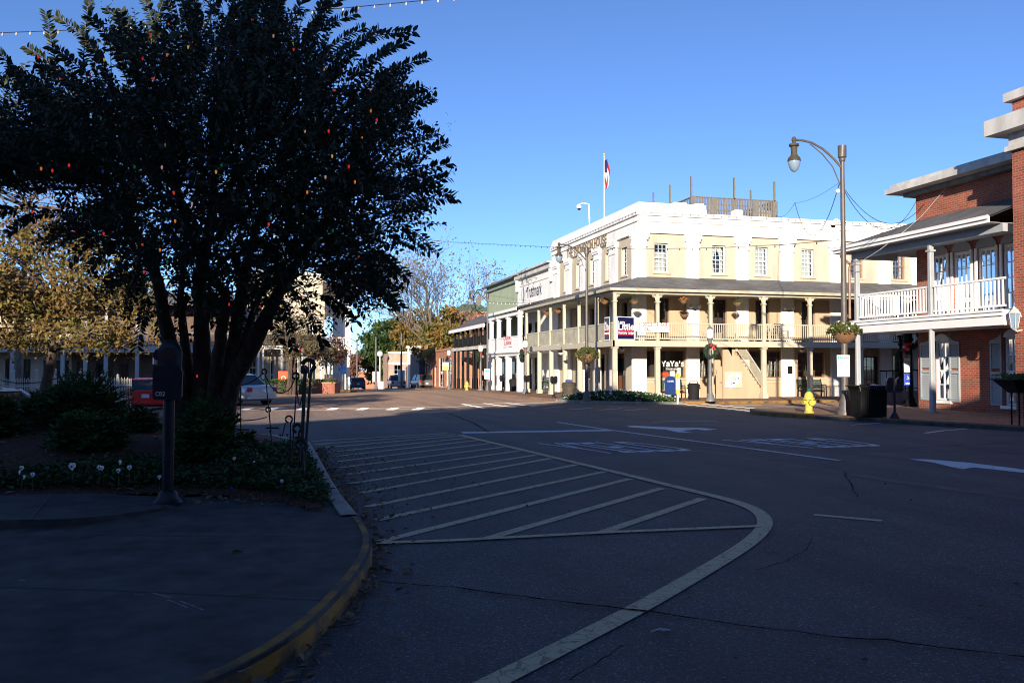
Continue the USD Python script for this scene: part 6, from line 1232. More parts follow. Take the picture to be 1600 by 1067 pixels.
def bend(a, b, r, n=8, wob=.06, lift=0.0):
    a, b = np.asarray(a, float), np.asarray(b, float); t = np.linspace(0, 1, n)[:, None]; L = np.linalg.norm(b - a)
    o = r.normal(0, wob * L, (2, 3)); return a + (b - a) * t + np.sin(np.pi * t) * o[0] * .6 + np.sin(2 * np.pi * t) * o[1] * .3 + np.array([0, 0, lift * L]) * np.sin(np.pi * t)

# --- the big dark crape myrtle on the island
def big_tree():
    r = np.random.default_rng(11)
    dT = 10.8; base = atD(332, 690, dT); base[2] = mound1(base[0], base[1]) - .05
    t = thing('crape_myrtle', 'big dark many stemmed tree hung with coloured bulbs on the near island', 'tree')
    S = lambda u, v, dd=0.0: atD(u, v, dT + dd)
    # outline of the crown as seen, in metres on the trunk plane; its depth comes from the distance to the outline
    out = [(-120, 80), (-40, 115), (0, 125), (22, 140), (60, 132), (95, 100), (130, 98), (160, 78), (205, 68), (255, 28), (320, -4), (380, -10), (430, 8), (490, 42), (528, 66), (570, 92), (604, 112), (612, 140), (640, 178), (650, 215), (664, 262), (668, 300), (678, 322), (660, 350), (652, 382), (612, 392), (594, 418), (600, 455), (568, 466), (540, 488), (505, 482), (470, 506), (420, 498), (372, 484), (330, 478), (290, 484), (250, 492), (222, 502), (200, 460), (172, 428), (150, 396), (110, 368), (60, 342), (28, 346), (0, 334), (-60, 350), (-130, 330), (-170, 200)]
    pg = Polygon(out).buffer(0); k = dT / 1340
    mnx, mny, mxx, mxy = pg.bounds
    # twig seeds: denser towards the outside shell
    seeds = []
    while len(seeds) < 6200:
        u, v = r.uniform(mnx, mxx), r.uniform(mny, mxy)
        if not pg.contains(Point(u, v)): continue
        e = pg.exterior.distance(Point(u, v)) * k; half = 2.35 * math.sqrt(max(0, 1 - (1 - min(e / 2.1, 1)) ** 2)) * .95 + .12
        s = r.uniform(-1, 1); s = np.sign(s) * abs(s) ** .62
        nz = math.sin(u * .021 + 2.1 * s) + math.sin(v * .026 - 1.7 * s + 1.3) + .8 * math.sin((u + v) * .013 + 3 * s)
        if nz < -1.45 and r.random() < .6: continue
        th_ = math.atan2(v - 250, u - 330); n2 = math.sin(th_ * 7 + .6) + math.sin(th_ * 13 + 2.0) + .7 * math.sin(th_ * 23)
        if e < .30 + .22 * n2 and r.random() < .9: continue
        seeds.append((u, v, s * half))
    seeds = np.array(seeds)
    C = S(330, 330)
    P0 = np.array([S(u, v, dd) for u, v, dd in seeds])
    rad = P0 - C; rad /= np.linalg.norm(rad, axis=1, keepdims=True)
    D = rad * 1.0 + r.normal(0, .45, rad.shape) + [0, 0, .38]; D /= np.linalg.norm(D, axis=1, keepdims=True)
    Lt = r.uniform(.22, .50, len(P0))
    # long sprays that stand out of the outline
    sp = [(128, 120, 0, 141, -14, .8), (90, 130, 0, 72, 22, .6), (165, 100, .3, 86, 26, .8), (190, 80, -.4, 190, 24, .5), (215, 70, .2, 168, 16, .6), (470, 70, .2, 546, -10, .9), (450, 90, -.3, 556, 22, .9), (515, 90, -.4, 648, 50, 1.0), (545, 130, .2, 640, 64, .9), (560, 150, -.6, 667, 92, .9), (585, 180, 0, 660, 140, .7), (620, 295, -.3, 704, 256, .7), (630, 310, .2, 702, 278, .6), (600, 235, 0, 662, 196, .6), (505, 460, -.2, 558, 502, .6), (525, 445, .1, 546, 502, .5), (430, 460, .2, 454, 516, .5), (40, 150, -.3, -5, 78, .7), (625, 360, 0, 672, 394, .5), (240, 60, .2, 264, -20, .7), (330, 30, .1, 324, -50, .7), (390, 30, -.2, 436, -40, .7), (285, 40, 0, 300, -30, .5), (560, 440, .1, 612, 474, .5), (10, 140, .2, -40, 90, .5), (480, 60, .1, 515, -10, .5), (590, 395, -.1, 620, 430, .4), (620, 250, .3, 690, 300, .6), (110, 120, -.3, 60, 100, .5)]
    sprays = [(S(a, b, c), S(d_, e_, c)) for a, b, c, d_, e_, _ in sp]
    for s_ in np.linspace(0, 1, 64, endpoint=False):
        q = pg.exterior.interpolate(s_, True); ang = math.atan2(q.y - 250, q.x - 330); inn = (q.x - 34 * math.cos(ang), q.y - 34 * math.sin(ang)); ln = r.uniform(18, 46)
        if not pg.contains(Point(*inn)) or q.x < -60: continue
        ee = (q.x + ln * math.cos(ang + r.normal(0, .35)), q.y + ln * math.sin(ang + r.normal(0, .35)) - (14 if q.y < 330 else -8)); off = r.uniform(-.7, .7); sprays.append((S(*inn, off), S(*ee, off)))
    mb = MB(); tw = MB()
    bases, dirs = [], []
    for p, d, L in zip(P0, D, Lt):
        n = int(L / .031); s = np.linspace(.02, 1, n); side = np.cross(d, r.normal(size=3)); side /= np.linalg.norm(side); up = np.cross(side, d)
        q = p + d * (s * L)[:, None] + np.array([0, 0, -.10]) * (s ** 2 * L)[:, None]
        sg = np.where(np.arange(n) % 2 == 0, 1.0, -1.0)[:, None]
        bases.append(q); dirs.append(d * .62 + side * sg * .95 + up * .28 + r.normal(0, .22, (n, 3)))
        tw.tube([p - d * .15, p + d * L * .5 - [0, 0, .02 * L], p + d * L - [0, 0, .1 * L]], [.006, .004, .002], 3, False)
    nsm = sum(map(len, bases))
    for a, b in sprays:
        L = np.linalg.norm(b - a); d = (b - a) / L; n = int(L / .020); s = np.linspace(.05, 1, n); side = np.cross(d, F0 + r.normal(0, .25, 3)); side /= np.linalg.norm(side)
        arc = np.array([0, 0, .08]) * np.sin(s * np.pi)[:, None] * L
        sg = np.where(np.arange(n) % 2 == 0, 1.0, -1.0)[:, None]
        bases.append(a + (b - a) * s[:, None] + arc); dirs.append(d * .75 + side * sg * .95 + r.normal(0, .14, (n, 3)))
        tw.tube(a + (b - a) * s[:, None] + arc, np.linspace(.008, .003, n), 4, False)
    B, DD = np.vstack(bases), np.vstack(dirs)
    keep = r.random(len(B)) < np.where(np.arange(len(B)) < nsm, .93, 1.0); nsm = int(keep[:nsm].sum() / .93); B, DD = B[keep], DD[keep]
    Ls = r.uniform(.050, .088, len(B)); Ls[int(nsm * .93):] = r.uniform(.085, .115, len(B) - int(nsm * .93)); leaves(mb, B, DD, Ls, Ls * r.uniform(.44, .58, len(B)), r)
    # seed heads: loose sprays of little capsules at the outside
    ih = r.choice(len(P0), 170, replace=False); sd = MB()
    for i in ih:
        tip = P0[i] + D[i] * Lt[i]
        for _ in range(14):
            o = D[i] * r.uniform(0, .22) + r.normal(0, .045, 3); sd.add(tip + o + .006 * np.array([(1, 0, 0), (-1, 0, 0), (0, 1, 0), (0, -1, 0), (0, 0, 1), (0, 0, -1)]), [(0, 2, 4), (2, 1, 4), (1, 3, 4), (3, 0, 4), (2, 0, 5), (1, 2, 5), (3, 1, 5), (0, 3, 5)])
    # stems and limbs
    stems = [((-52, 4), [(285, 690), (276, 600), (262, 520), (243, 430), (205, 350), (160, 270)], .145, -.3), ((-10, 0), [(318, 690), (318, 600), (316, 520), (312, 440), (330, 340), (340, 220)], .17, .1), ((15, 0), [(340, 690), (352, 600), (368, 520), (378, 450), (400, 360), (440, 250)], .14, .35),
             ((35, 0), [(350, 695), (360, 610), (392, 545), (424, 480), (470, 400), (540, 310)], .16, -.2), ((0, 0), [(330, 690), (336, 600), (345, 530), (352, 470), (300, 380), (265, 260)], .11, -.5), ((25, 0), [(345, 690), (350, 620), (380, 540), (398, 480), (420, 430), (500, 380)], .09, .5), ((-30, 0), [(300, 690), (296, 610), (290, 540), (282, 470), (290, 380), (250, 160)], .10, .4)]
    trunk = MB(); limb_pts = []
    for k_, (_, path, rr, off) in enumerate(stems):
        pts = np.array([S(u, v, off * (i / 2.5) * .8 + max(0, 1.0 - i * .35)) for i, (u, v) in enumerate(path)]); pts[0, 2] = base[2] - .1
        tt = np.linspace(0, 1, len(pts)); f = PchipInterpolator(tt, pts); q = f(np.linspace(0, 1, 22)); q += r.normal(0, .006, q.shape)
        trunk = MB().tube(q, rr * .84 * np.linspace(1.15, .2, 22) * (1 + .08 * np.sin(np.linspace(0, 9, 22) + k_)), 12); trunk.build('trunk', 'bark_dark', t, smooth=60)
        limb_pts += [q[i] for i in range(9, 22)]
    limb_pts = np.array(limb_pts); br = MB()
    for i in r.choice(len(P0), 260, replace=False):
        j = np.argmin(np.linalg.norm(limb_pts - P0[i], axis=1) + r.uniform(0, .6, len(limb_pts)))
        if np.linalg.norm(limb_pts[j] - P0[i]) > 3.2: continue
        br.tube(bend(limb_pts[j], P0[i], r, 7, .07, .05), np.linspace(.017, .005, 7), 5, False)
    br.build('branches', 'bark_dark', t); tw.build('twigs', 'bark_dark', t); mb.build('crown', 'leaf_myrtle', t); sd.build('seed_heads', 'bark_dark', t)
    return t, pg, k
tree, crown_pg, kT = big_tree()
# coloured bulbs hung in it
def bulbs():
    Z1 = [(228, 340, 'r'), (197, 508, 'r'), (358, 470, 'r'), (525, 487, 'r'), (536, 450, 'r'), (763, 510, 'o'), (850, 347, 'r'), (897, 208, 'r'), (913, 470, 'r'), (995, 327, 'o'), (1008, 140, 'r'), (1170, 272, 'r'), (1120, 280, 'y'), (1285, 293, 'p'), (722, 367, 'p'), (620, 355, 'y'), (245, 1003, 'o'), (312, 1015, 'r'), (411, 983, 'r'), (600, 702, 'g'), (1286, 1022, 'y'), (1503, 118, 'r'), (985, 862, 'p'), (801, 992, 'g'), (612, 1020, 'b'), (1118, 1040, 'b'), (964, 995, 'p'), (1318, 985, 'g')]
    Z2 = [(97, 200, 'p'), (205, 245, 'y'), (209, 272, 'r'), (378, 385, 'o'), (438, 507, 'r'), (640, 500, 'o'), (638, 615, 'o'), (671, 667, 'r'), (404, 728, 'r'), (272, 727, 'p'), (589, 767, 'o'), (526, 717, 'b'), (423, 867, 'y'), (386, 983, 'p'), (550, 1010, 'o'), (300, 320, 'g')]
    Z3 = [(270, 165, 'r'), (620, 320, 'r'), (865, 345, 'r'), (1187, 440, 'r'), (1460, 240, 'o'), (1450, 5, 'r'), (990, 555, 'y'), (1395, 580, 'g'), (1200, 665, 'r'), (675, 150, 'g')]
    Z4 = [(406, 479, 'r'), (440, 478, 'y'), (527, 486, 'r'), (470, 546, 'r'), (358, 475, 'r'), (308, 587, 'r'), (480, 300, 'o'), (545, 260, 'r'), (300, 318, 'p'), (420, 350, 'r'), (250, 390, 'o'), (520, 360, 'g'), (560, 400, 'r'), (330, 415, 'b')]
    L = [(u / 3.81, v / 3.81, c) for u, v, c in Z1] + [(400 + u / 3.5575, v / 3.5575, c) for u, v, c in Z2] + [(u / 5.336, 300 + v / 5.336, c) for u, v, c in Z3] + Z4
    names = dict(r=('red', 'bulb_red'), o=('orange', 'bulb_orange'), y=('yellow', 'bulb_yellow'), g=('green', 'bulb_green'), b=('blue', 'bulb_blue'), p=('pale pink', 'bulb_pink')); proto = {}
    rr = random.Random(3)
    for u, v, c in L:
        e = crown_pg.exterior.distance(Point(u, v)) * kT if crown_pg.contains(Point(u, v)) else 0; half = 2.35 * math.sqrt(max(0, 1 - (1 - min(e / 2.1, 1)) ** 2)) * .95 + .12
        p = atD(u, v, 10.8 - half - .22); col, mt = names[c]
        row = 'top' if v < 70 else 'upper' if v < 140 else 'middle' if v < 260 else 'lower' if v < 400 else 'lowest'
        side = 'left edge' if u < 110 else 'left' if u < 220 else 'centre left' if u < 310 else 'centre' if u < 400 else 'centre right' if u < 500 else 'right edge'
        place_ = f'{row} {side} part of the dark tree crown'
        if c in proto: copy(proto[c], f'{col} bulb hung in the {place_}', p, rr.uniform(0, 360), f'{col} bulbs, {place_}'); continue
        b = proto[c] = thing('coloured_bulb', f'{col} bulb hung in the {place_}', 'bulb', p, 0, f'{col} bulbs, {place_}')
        MB().lathe([(.0, -.026), (.006, -.022), (.0105, -.009), (.011, .002), (.008, .012)], sides=10).build('glass', mt, b, smooth=True); MB().lathe([(.008, .011), (.008, .028), (0, .029)], sides=8).build('socket', 'ink', b)
bulbs()

# --- a leafy tree made of clumps
def leafy_tree(name, label, base, crown, n, leaf, size, seed, trunk_r=.2, bark='bark_grey', cat='tree', stems=1, clump=.5, twig=0, aspect=.6, group=None, flat=False, shell=.45):
    """crown: list of (centre, radii) ellipsoids in the world"""
    r = np.random.default_rng(seed); t = thing(name, label, cat, group=group); base = np.asarray(base, float)
    vol = np.array([a[0] * a[1] * a[2] for _, a in crown]) ** .8; vol /= vol.sum(); cl = []
    for (c, a), w in zip(crown, vol):
        m = max(3, int(n * w / 60))
        d = r.normal(size=(m, 3)); d /= np.linalg.norm(d, axis=1, keepdims=True); cl.append(np.asarray(c) + d * np.asarray(a) * (r.uniform(shell, 1.0, (m, 1)) ** .6))
    cl = np.vstack(cl); per = max(4, n // len(cl)); P = np.repeat(cl, per, 0) + r.normal(0, 1, (len(cl) * per, 3)) * clump * np.array([1, 1, .62]) * r.uniform(.4, 1, (len(cl) * per, 1))
    mb = MB(); leaf_cloud(len(P), lambda k: P, size, r, mb, aspect); 
    C = np.mean([c for c, _ in crown], 0); H = C[2] - base[2]
    m = MB(); ends = []
    for s in range(stems):
        top = C + r.normal(0, .12, 3) * np.array([H, H, .3 * H]) * (1 if stems > 1 else .4); q = bend(base + np.array([r.normal(0, trunk_r), r.normal(0, trunk_r), 0]) * (stems > 1), top, r, 9, .03); m.tube(q, trunk_r * np.linspace(1.15, .4, 9), 9, False); ends += list(q[4:])
    m.build('trunk', bark, t, smooth=60)
    ends = np.array(ends); b = MB()
    for c in cl[r.choice(len(cl), min(len(cl), 60 + twig), replace=False)]:
        e = ends[np.argmin(np.linalg.norm(ends - c, axis=1) + r.uniform(0, .5 * H, len(ends)) * .3)]; b.tube(bend(e, c, r, 6, .06, .04), trunk_r * np.linspace(.34, .06, 6), 4, False)
    b.build('branches', bark, t); mb.build('crown', leaf, t); return t
def E(u, v, d, ru, rv, rd=None): k = d / 1340; return (atD(u, v, d), (ru * k, (rd or ru) * k, rv * k))
def tree_at(name, label, u, d, parts, *a, **k):
    p = atD(u, 600, d); p[2] = gz(p[1]) - float(dip(p[0], p[1])); return leafy_tree(name, label, p, [E(*q) for q in parts], *a, **k)
tree_at('maple_tree', 'yellow and rust autumn maple lit by sun at the far left', 59, 27.0, [(60, 430, 27, 150, 70), (150, 470, 26.5, 110, 50), (20, 500, 27, 110, 55), (215, 515, 26, 60, 35), (90, 380, 28, 90, 45), (-60, 440, 28, 110, 80), (120, 525, 25.5, 110, 26)], 16500, 'leaf_yellow', .15, 21, .19, 'bark_dark', clump=.42, shell=.3)
tree_at('bare_street_tree', 'half bare pale tree against the sky behind the maple at far left', 28, 44, [(20, 320, 44, 60, 90), (75, 345, 44, 50, 60)], 2200, 'leaf_rust', .16, 22, .2, 'bark_grey', clump=.7, twig=240)
tree_at('small_street_tree', 'thin leaved many stemmed tree before the cream building porch', 452, 58, [(440, 520, 58, 55, 38), (490, 505, 58, 45, 30), (410, 505, 57, 40, 34), (460, 545, 57, 60, 18)], 3000, 'leaf_pale', .17, 23, .12, 'bark_dark', stems=5, clump=.5, twig=160, aspect=.5)
tree_at('red_leaf_tree', 'small tree with dusty red leaves above the brick planter', 512, 63, [(512, 545, 63, 32, 26), (490, 540, 63, 22, 20), (530, 550, 63, 18, 18)], 3600, 'leaf_rust', .17, 24, .09, 'bark_grey', stems=3, clump=.35, aspect=.5)
tree_at('round_evergreen_tree', 'round dark green evergreen tree at the end of the street', 606, 138, [(603, 545, 138, 40, 44), (584, 570, 136, 26, 26), (620, 560, 136, 28, 36), (608, 522, 140, 24, 24)], 9000, 'leaf_green', .62, 25, .5, clump=.8, aspect=.6)
tree_at('olive_tree', 'olive and orange autumn tree behind the brick shop roof', 700, 104, [(690, 532, 106, 32, 30), (716, 530, 108, 20, 24), (668, 545, 106, 20, 24), (698, 502, 108, 18, 20), (715, 552, 108, 18, 16)], 4600, 'leaf_olive', .52, 26, .4, clump=.8)
tree_at('olive_tree', 'yellow green autumn tree right of the round evergreen tree', 650, 128, [(648, 530, 134, 26, 34), (634, 512, 134, 18, 24), (660, 502, 134, 22, 22), (628, 540, 134, 16, 20)], 4200, 'leaf_olive', .52, 27, .4, clump=.8)
tree_at('olive_tree', 'dark green tree low behind the old brick building roof', 740, 140, [(645, 560, 138, 40, 16), (700, 560, 138, 30, 16)], 3000, 'leaf_green', .55, 28, .4, clump=.8)
tree_at('low_tree', 'low reddish street tree beside the distant blue car', 551, 130, [(552, 572, 130, 11, 16)], 1500, 'leaf_rust', .5, 29, .2, clump=.5)
# the tall nearly bare tree
def bare_tree(label, u, d, v_top, seed, spread):
    r = np.random.default_rng(seed); p = atD(u, 600, d); p[2] = gz(p[1]); H = atD(u, v_top, d)[2] - p[2]; t = thing('bare_tree', label, 'tree'); m = MB(); b = MB(); tips = []
    def grow(a, dirn, L, rad, lev):
        dirn = dirn / np.linalg.norm(dirn); e = a + dirn * L; q = bend(a, e, r, 6 if lev < 3 else 4, .05); (m if lev < 2 else b).tube(q, np.linspace(rad, rad * .62, len(q)), 7 if lev < 2 else 4, False)
        if lev >= 6 or rad < .010: tips.append(e); return
        nb = 3 if lev < 4 else 2
        for k in range(nb):
            nd = dirn + r.normal(0, .48, 3) * np.array([spread, spread, .75]) + [0, 0, .16]; grow(q[-1] if k == 0 else q[r.integers(len(q) // 2, len(q))], nd, L * r.uniform(.62, .86), rad * (.64 if k == 0 else .50), lev + 1)
    grow(p, np.array([0, 0, 1.0]), H * .30, .36, 0); 
    for k in range(9): a = r.uniform(0, 6.28); grow(p + [0, 0, H * r.uniform(.22, .42)], np.array([math.cos(a) * 1.1, math.sin(a) * 1.1, 1.0]), H * .24, .15, 1)
    m.build('trunk', 'bark_grey', t, smooth=60); b.build('branches', 'bark_grey', t); tips = np.array(tips)
    low = tips[(r.random(len(tips)) < .45) | (tips[:, 2] < p[2] + H * .5)]; P = np.repeat(low, 4, 0) + r.normal(0, .5, (len(low) * 4, 3)); mb = MB(); leaf_cloud(len(P), lambda k: P, .4, r, mb); mb.build('crown', 'leaf_olive', t)
bare_tree('tall nearly bare tree towering over the end of the street', 678, 112, 372, 5, 1.15)

# --- evergreen shrubs on the island: feathery sprays
def shrub(label, u, v_base, d, h, w, seed, n=420, leaf='leaf_shrub', needle=.085, group=None):
    r = np.random.default_rng(seed); p = atD(u, v_base, d); p[2] = mound1(p[0], p[1]) - .03 if bed_poly.contains(Point(p[0], p[1])) else .05
    t = thing('shrub', label, 'shrub', group=group); B, DD = [], []; st = MB()
    for k in range(n):
        a = r.uniform(0, 2 * np.pi); el = np.arcsin(r.uniform(.08, 1)); dirn = np.array([math.cos(a) * math.cos(el), math.sin(a) * math.cos(el), math.sin(el)])
        rr = np.array([w / 2, w / 2, h]) * r.uniform(.5, 1.04) * (1 + .12 * math.sin(3 * a + seed)); e = p + dirn * rr; a0 = p + dirn * rr * .25
        q = np.linspace(.25, 1, 16)[:, None]; line = a0 + (e - a0) * q + np.array([0, 0, .06]) * np.sin(q * np.pi)
        if k % 2 == 0: st.tube(line[::5], .004, 3, False)
        side = np.cross(dirn, [0, 0, 1.0]) + 1e-3; side /= np.linalg.norm(side)
        for sgn in (-1, 1): B.append(line); DD.append(dirn * .8 + side * sgn * .8 + r.normal(0, .3, (16, 3)))
    B, DD = np.vstack(B), np.vstack(DD); Ls = needle * r.uniform(.6, 1.2, len(B)); mb = MB(); leaves(mb, B, DD, Ls, Ls * .26, r); st.build('stems', 'bark_dark', t); mb.build('foliage', leaf, t); return t
shrub('feathery dark shrub at the foot of the big tree stems', 318, 690, 10.9, .78, .92, 51, 620)
shrub('tall rounded shrub left of the parking meter, behind the low juniper', 128, 680, 12.6, .80, 1.5, 52, 700)
shrub('low spreading feathery juniper in front of the tall shrub', 138, 702, 11.0, .46, .95, 53, 520)
shrub('dark shrub cut by the left edge of the picture', -12, 690, 11.6, .62, .85, 54, 500)
shrub('loose shrub between the meter and the juniper, with bright gaps', 215, 680, 12.2, .36, .7, 55, 220)
shrub('small shrub between the left edge shrub and the tall shrub', 58, 690, 12.6, .50, .7, 56, 240)
shrub('thin twiggy shrub right of the tree stems by the stakes', 384, 672, 12.2, .30, .4, 57, 130)
def bedpt(u, v):
    z = .2; rr = ray(u, v)
    for _ in range(25): p = O_ + rr * ((z - EYE) / rr[2]); z = .5 * z + .5 * (mound1(p[0], p[1]) if bed_poly.contains(Point(p[0], p[1])) else .135)
    return p[:2]
# --- ground cover of pansies, and single flowers standing out of it
r = np.random.default_rng(61); front = Polygon([bedpt(u, v) for u, v in ((-200, 774), (0, 770), (120, 768), (270, 764), (380, 768), (440, 776), (500, 790), (522, 792), (505, 752), (482, 715), (465, 700), (430, 706), (360, 716), (250, 728), (120, 738), (0, 742), (-200, 748))]).buffer(0)
mnx, mny, mxx, mxy = front.bounds; pts = []
while len(pts) < 13000:
    x, y = r.uniform(mnx, mxx), r.uniform(mny, mxy)
    if front.contains(Point(x, y)) and bed_poly.contains(Point(x, y)) and (math.sin(x * 3.1 + 1) + math.sin(y * 3.7) + math.sin((x + y) * 2.3) > -1.3 or r.random() < .3): pts.append((x, y))
pts = np.array(pts); zz = mound(pts[:, 0], pts[:, 1]); hh = r.uniform(.02, .17, len(pts)) * (1 + .4 * np.sin(pts[:, 0] * 4) * np.sin(pts[:, 1] * 5))
a = r.uniform(0, 2 * np.pi, len(pts)); DD = np.stack([np.cos(a), np.sin(a), r.uniform(-.1, .9, len(pts))], 1); mb = MB(); Ls = r.uniform(.04, .075, len(pts)); leaves(mb, np.column_stack([pts, zz + hh]), DD, Ls, Ls * .6, r)
gc = mb.build('ground_cover', 'leaf_ground'); tag(stage.GetPrimAtPath(gc), 'low green pansy leaves covering the front of the near bed', 'ground cover', None, 'stuff')
def pansy(u, v, label, grp, petal='petal_white', s=.017, protos={}):
    d = 9.6; rr = ray(u, v)
    for _ in range(12): p = O_ + rr * (d / (rr @ F0)); z = mound1(p[0], p[1]) + .13 if bed_poly.contains(Point(p[0], p[1])) else .26; d = (z - EYE) / rr[2] * (rr @ F0)
    p = O_ + rr * (d / (rr @ F0)); key = (petal, s)
    if key in protos: return copy(protos[key], label, p, FACE + r.uniform(-40, 40), grp)
    t = protos[key] = thing('pansy_flower', label, 'flower', p, FACE, grp)
    for k, (ang, rad) in enumerate(((90 + 38, 1), (90 - 38, 1), (178, .95), (2, .95), (270, 1.1))):
        c = np.array([math.cos(math.radians(ang)), 0, math.sin(math.radians(ang))]) * s * .62 * rad; th = np.linspace(0, 2 * np.pi, 9)[:-1]
        v_ = np.vstack([[c + [0, -.004 - .001 * k, 0]], [c + [s * .62 * math.cos(x), .004 * math.sin(2 * x) - .001 * k, s * .62 * math.sin(x)] for x in th]]); MB().add(v_, [(0, 1 + i, 1 + (i + 1) % 8) for i in range(8)]).build('petal', petal, t)
    MB().add(np.array([[s * .34 * math.cos(x), -.012, s * .34 * math.sin(x) - s * .1] for x in np.linspace(0, 2 * np.pi, 8)[:-1]]), [(0, i, i + 1) for i in range(1, 6)]).build('eye', 'petal_violet', t); MB().tube([(0, .004, 0), (0, .015, -.06), (0, .01, -.14)], .003, 4).build('stem', 'leaf_ground', t)
for u, v in ((34, 731), (31, 738), (51, 741), (185, 735), (202, 730), (155, 730), (38, 745), (160, 731), (249, 745), (188, 722)): w_ = 'at the far left end of the near bed' if u < 100 else 'midway between the left edge and the parking meter' if u < 220 else 'just left of the parking meter post'; pansy(u, v, 'white pansy ' + w_, 'white pansies ' + w_)
for u, v in ((397, 722), (416, 708), (403, 701), (408, 707), (426, 703), (444, 705), (438, 721), (440, 751), (410, 712), (458, 718), (366, 716), (388, 704)): w_ = 'between the parking meter and the tree stems' if u < 392 else 'in the clump right of the tree stems' if u < 420 else 'near the kerb beside the rope stakes'; pansy(u, v, 'white pansy ' + w_, 'white pansies ' + w_)
pansy(113, 728, 'largest white pansy with a dark eye standing alone left of the meter', None, 'petal_white', .026); pansy(486, 723, 'white pansy with dark eye at the very edge of the concrete kerb', None, 'petal_white', .021)
for u, v in ((422, 674), (438, 680), (449, 679)): pansy(u, v, 'violet pansy at the back of the bed behind the rope stakes', 'violet pansies by the stakes', 'petal_violet', .02)
pansy(361, 763, 'single violet pansy low at the front of the near bed', None, 'petal_violet', .018)
# --- the small flower island before the corner house, the hedge and the brick planter on the left
pL, pR = gnd(868, 628, 0), gnd(1064, 632, 0); c = (pL + pR) / 2; ax = (pR - pL)[:2]; L = np.linalg.norm(ax); ax /= L; th = np.linspace(0, 2 * np.pi, 49)[:-1]; ay = np.array([-ax[1], ax[0]]); el = np.array([c[:2] + ax * L / 2 * math.cos(x) + ay * (.35 + 1.15 * math.sin(x)) for x in th]); zi = gz(c[1])
fi = thing('flower_island', None, None, kind='structure'); pgE = Polygon(el); MB().poly(pgE.difference(pgE.buffer(-.18)), zi - .2, zi + .14).build('kerb_ring', 'concrete', fi)
m = MB(); rings = [(1 - k / 6) for k in range(7)]; vv = np.vstack([np.column_stack([c[:2] + (el - c[:2] - ay * .35) * f * .97 + ay * .35, np.full(48, zi + .05 + .34 * (1 - f ** 2))]) for f in rings]); m.add(vv, [(k * 48 + i, k * 48 + (i + 1) % 48, (k + 1) * 48 + (i + 1) % 48, (k + 1) * 48 + i) for k in range(6) for i in range(48)]).build('soil', 'soil', fi)
n = 5200; f = np.sqrt(r.uniform(0, 1, n)); x = r.uniform(0, 2 * np.pi, n); xy = c[:2] + ax * (L / 2 * .93 * f * np.cos(x))[:, None] + ay * (.35 + 1.1 * f * np.sin(x))[:, None]; P = np.column_stack([xy, zi + .06 + .34 * (1 - f ** 2) + r.uniform(0, .22, n)])
mb = MB(); leaf_cloud(n, lambda k: P, .13, r, mb, .6); g_ = mb.build('island_planting', 'leaf_ground'); tag(stage.GetPrimAtPath(g_), 'low green planting of the flower island before the corner house', 'ground cover', None, 'stuff')
Q = P[r.choice(n, 420, replace=False)] + [0, 0, .06]; mb = MB(); leaf_cloud(420, lambda k: Q, .10, r, mb, .9); g_ = mb.build('island_flowers', 'petal_white'); tag(stage.GetPrimAtPath(g_), 'many small white flowers over the flower island before the corner house', 'flowers', None, 'stuff')
t = thing('hedge', 'low dark clipped hedge before the cream building porch', 'hedge'); P = []
for u in np.linspace(388, 478, 46): q = atD(u, 600, 60); q[2] = gz(q[1]) + .1; P.append(q)
P = np.array(P); P = np.repeat(P, 60, 0) + np.stack([r.normal(0, .25, len(P) * 60), r.normal(0, .4, len(P) * 60), r.uniform(0, .95, len(P) * 60)], 1); mb = MB(); leaf_cloud(len(P), lambda k: P, .16, r, mb); mb.build('foliage', 'leaf_shrub', t); q0, q1 = atD(388, 600, 60), atD(478, 600, 60); MB().hull([(x_, y_, z_) for (x_, y_, _) in (q0 + [0, .3, 0], q0 - [0, .3, 0], q1 + [0, .3, 0], q1 - [0, .3, 0]) for z_ in (gz(q0[1]) - .1, gz(q0[1]) + .7)]).build('branches', 'bark_dark', t)
t = thing('brick_planter', 'low red brick planter under the dusty red tree', 'planter'); a, b = atD(474, 605, 62), atD(523, 605, 62); d2 = (b - a)[:2] / np.linalg.norm((b - a)[:2]); Lp = np.linalg.norm((b - a)[:2]); fr = FR((a[0], a[1], 0), tuple(d2)); zb0 = gz(a[1]); MB(fr).box(0, -2.0, zb0, Lp, 0, zb0 + .72).build('wall', 'brick_red', t); MB(fr).box(-.06, -2.06, zb0 + .72, Lp + .06, .06, zb0 + .82).build('coping', 'brick_orange', t)
P = np.stack([r.uniform(.1, Lp - .1, 500), r.uniform(-1.9, -.1, 500), zb0 + .82 + r.uniform(0, .2, 500)], 1); mb = MB(fr); leaf_cloud(500, lambda k: P, .15, r, mb); mb.build('plants', 'leaf_basket', t)
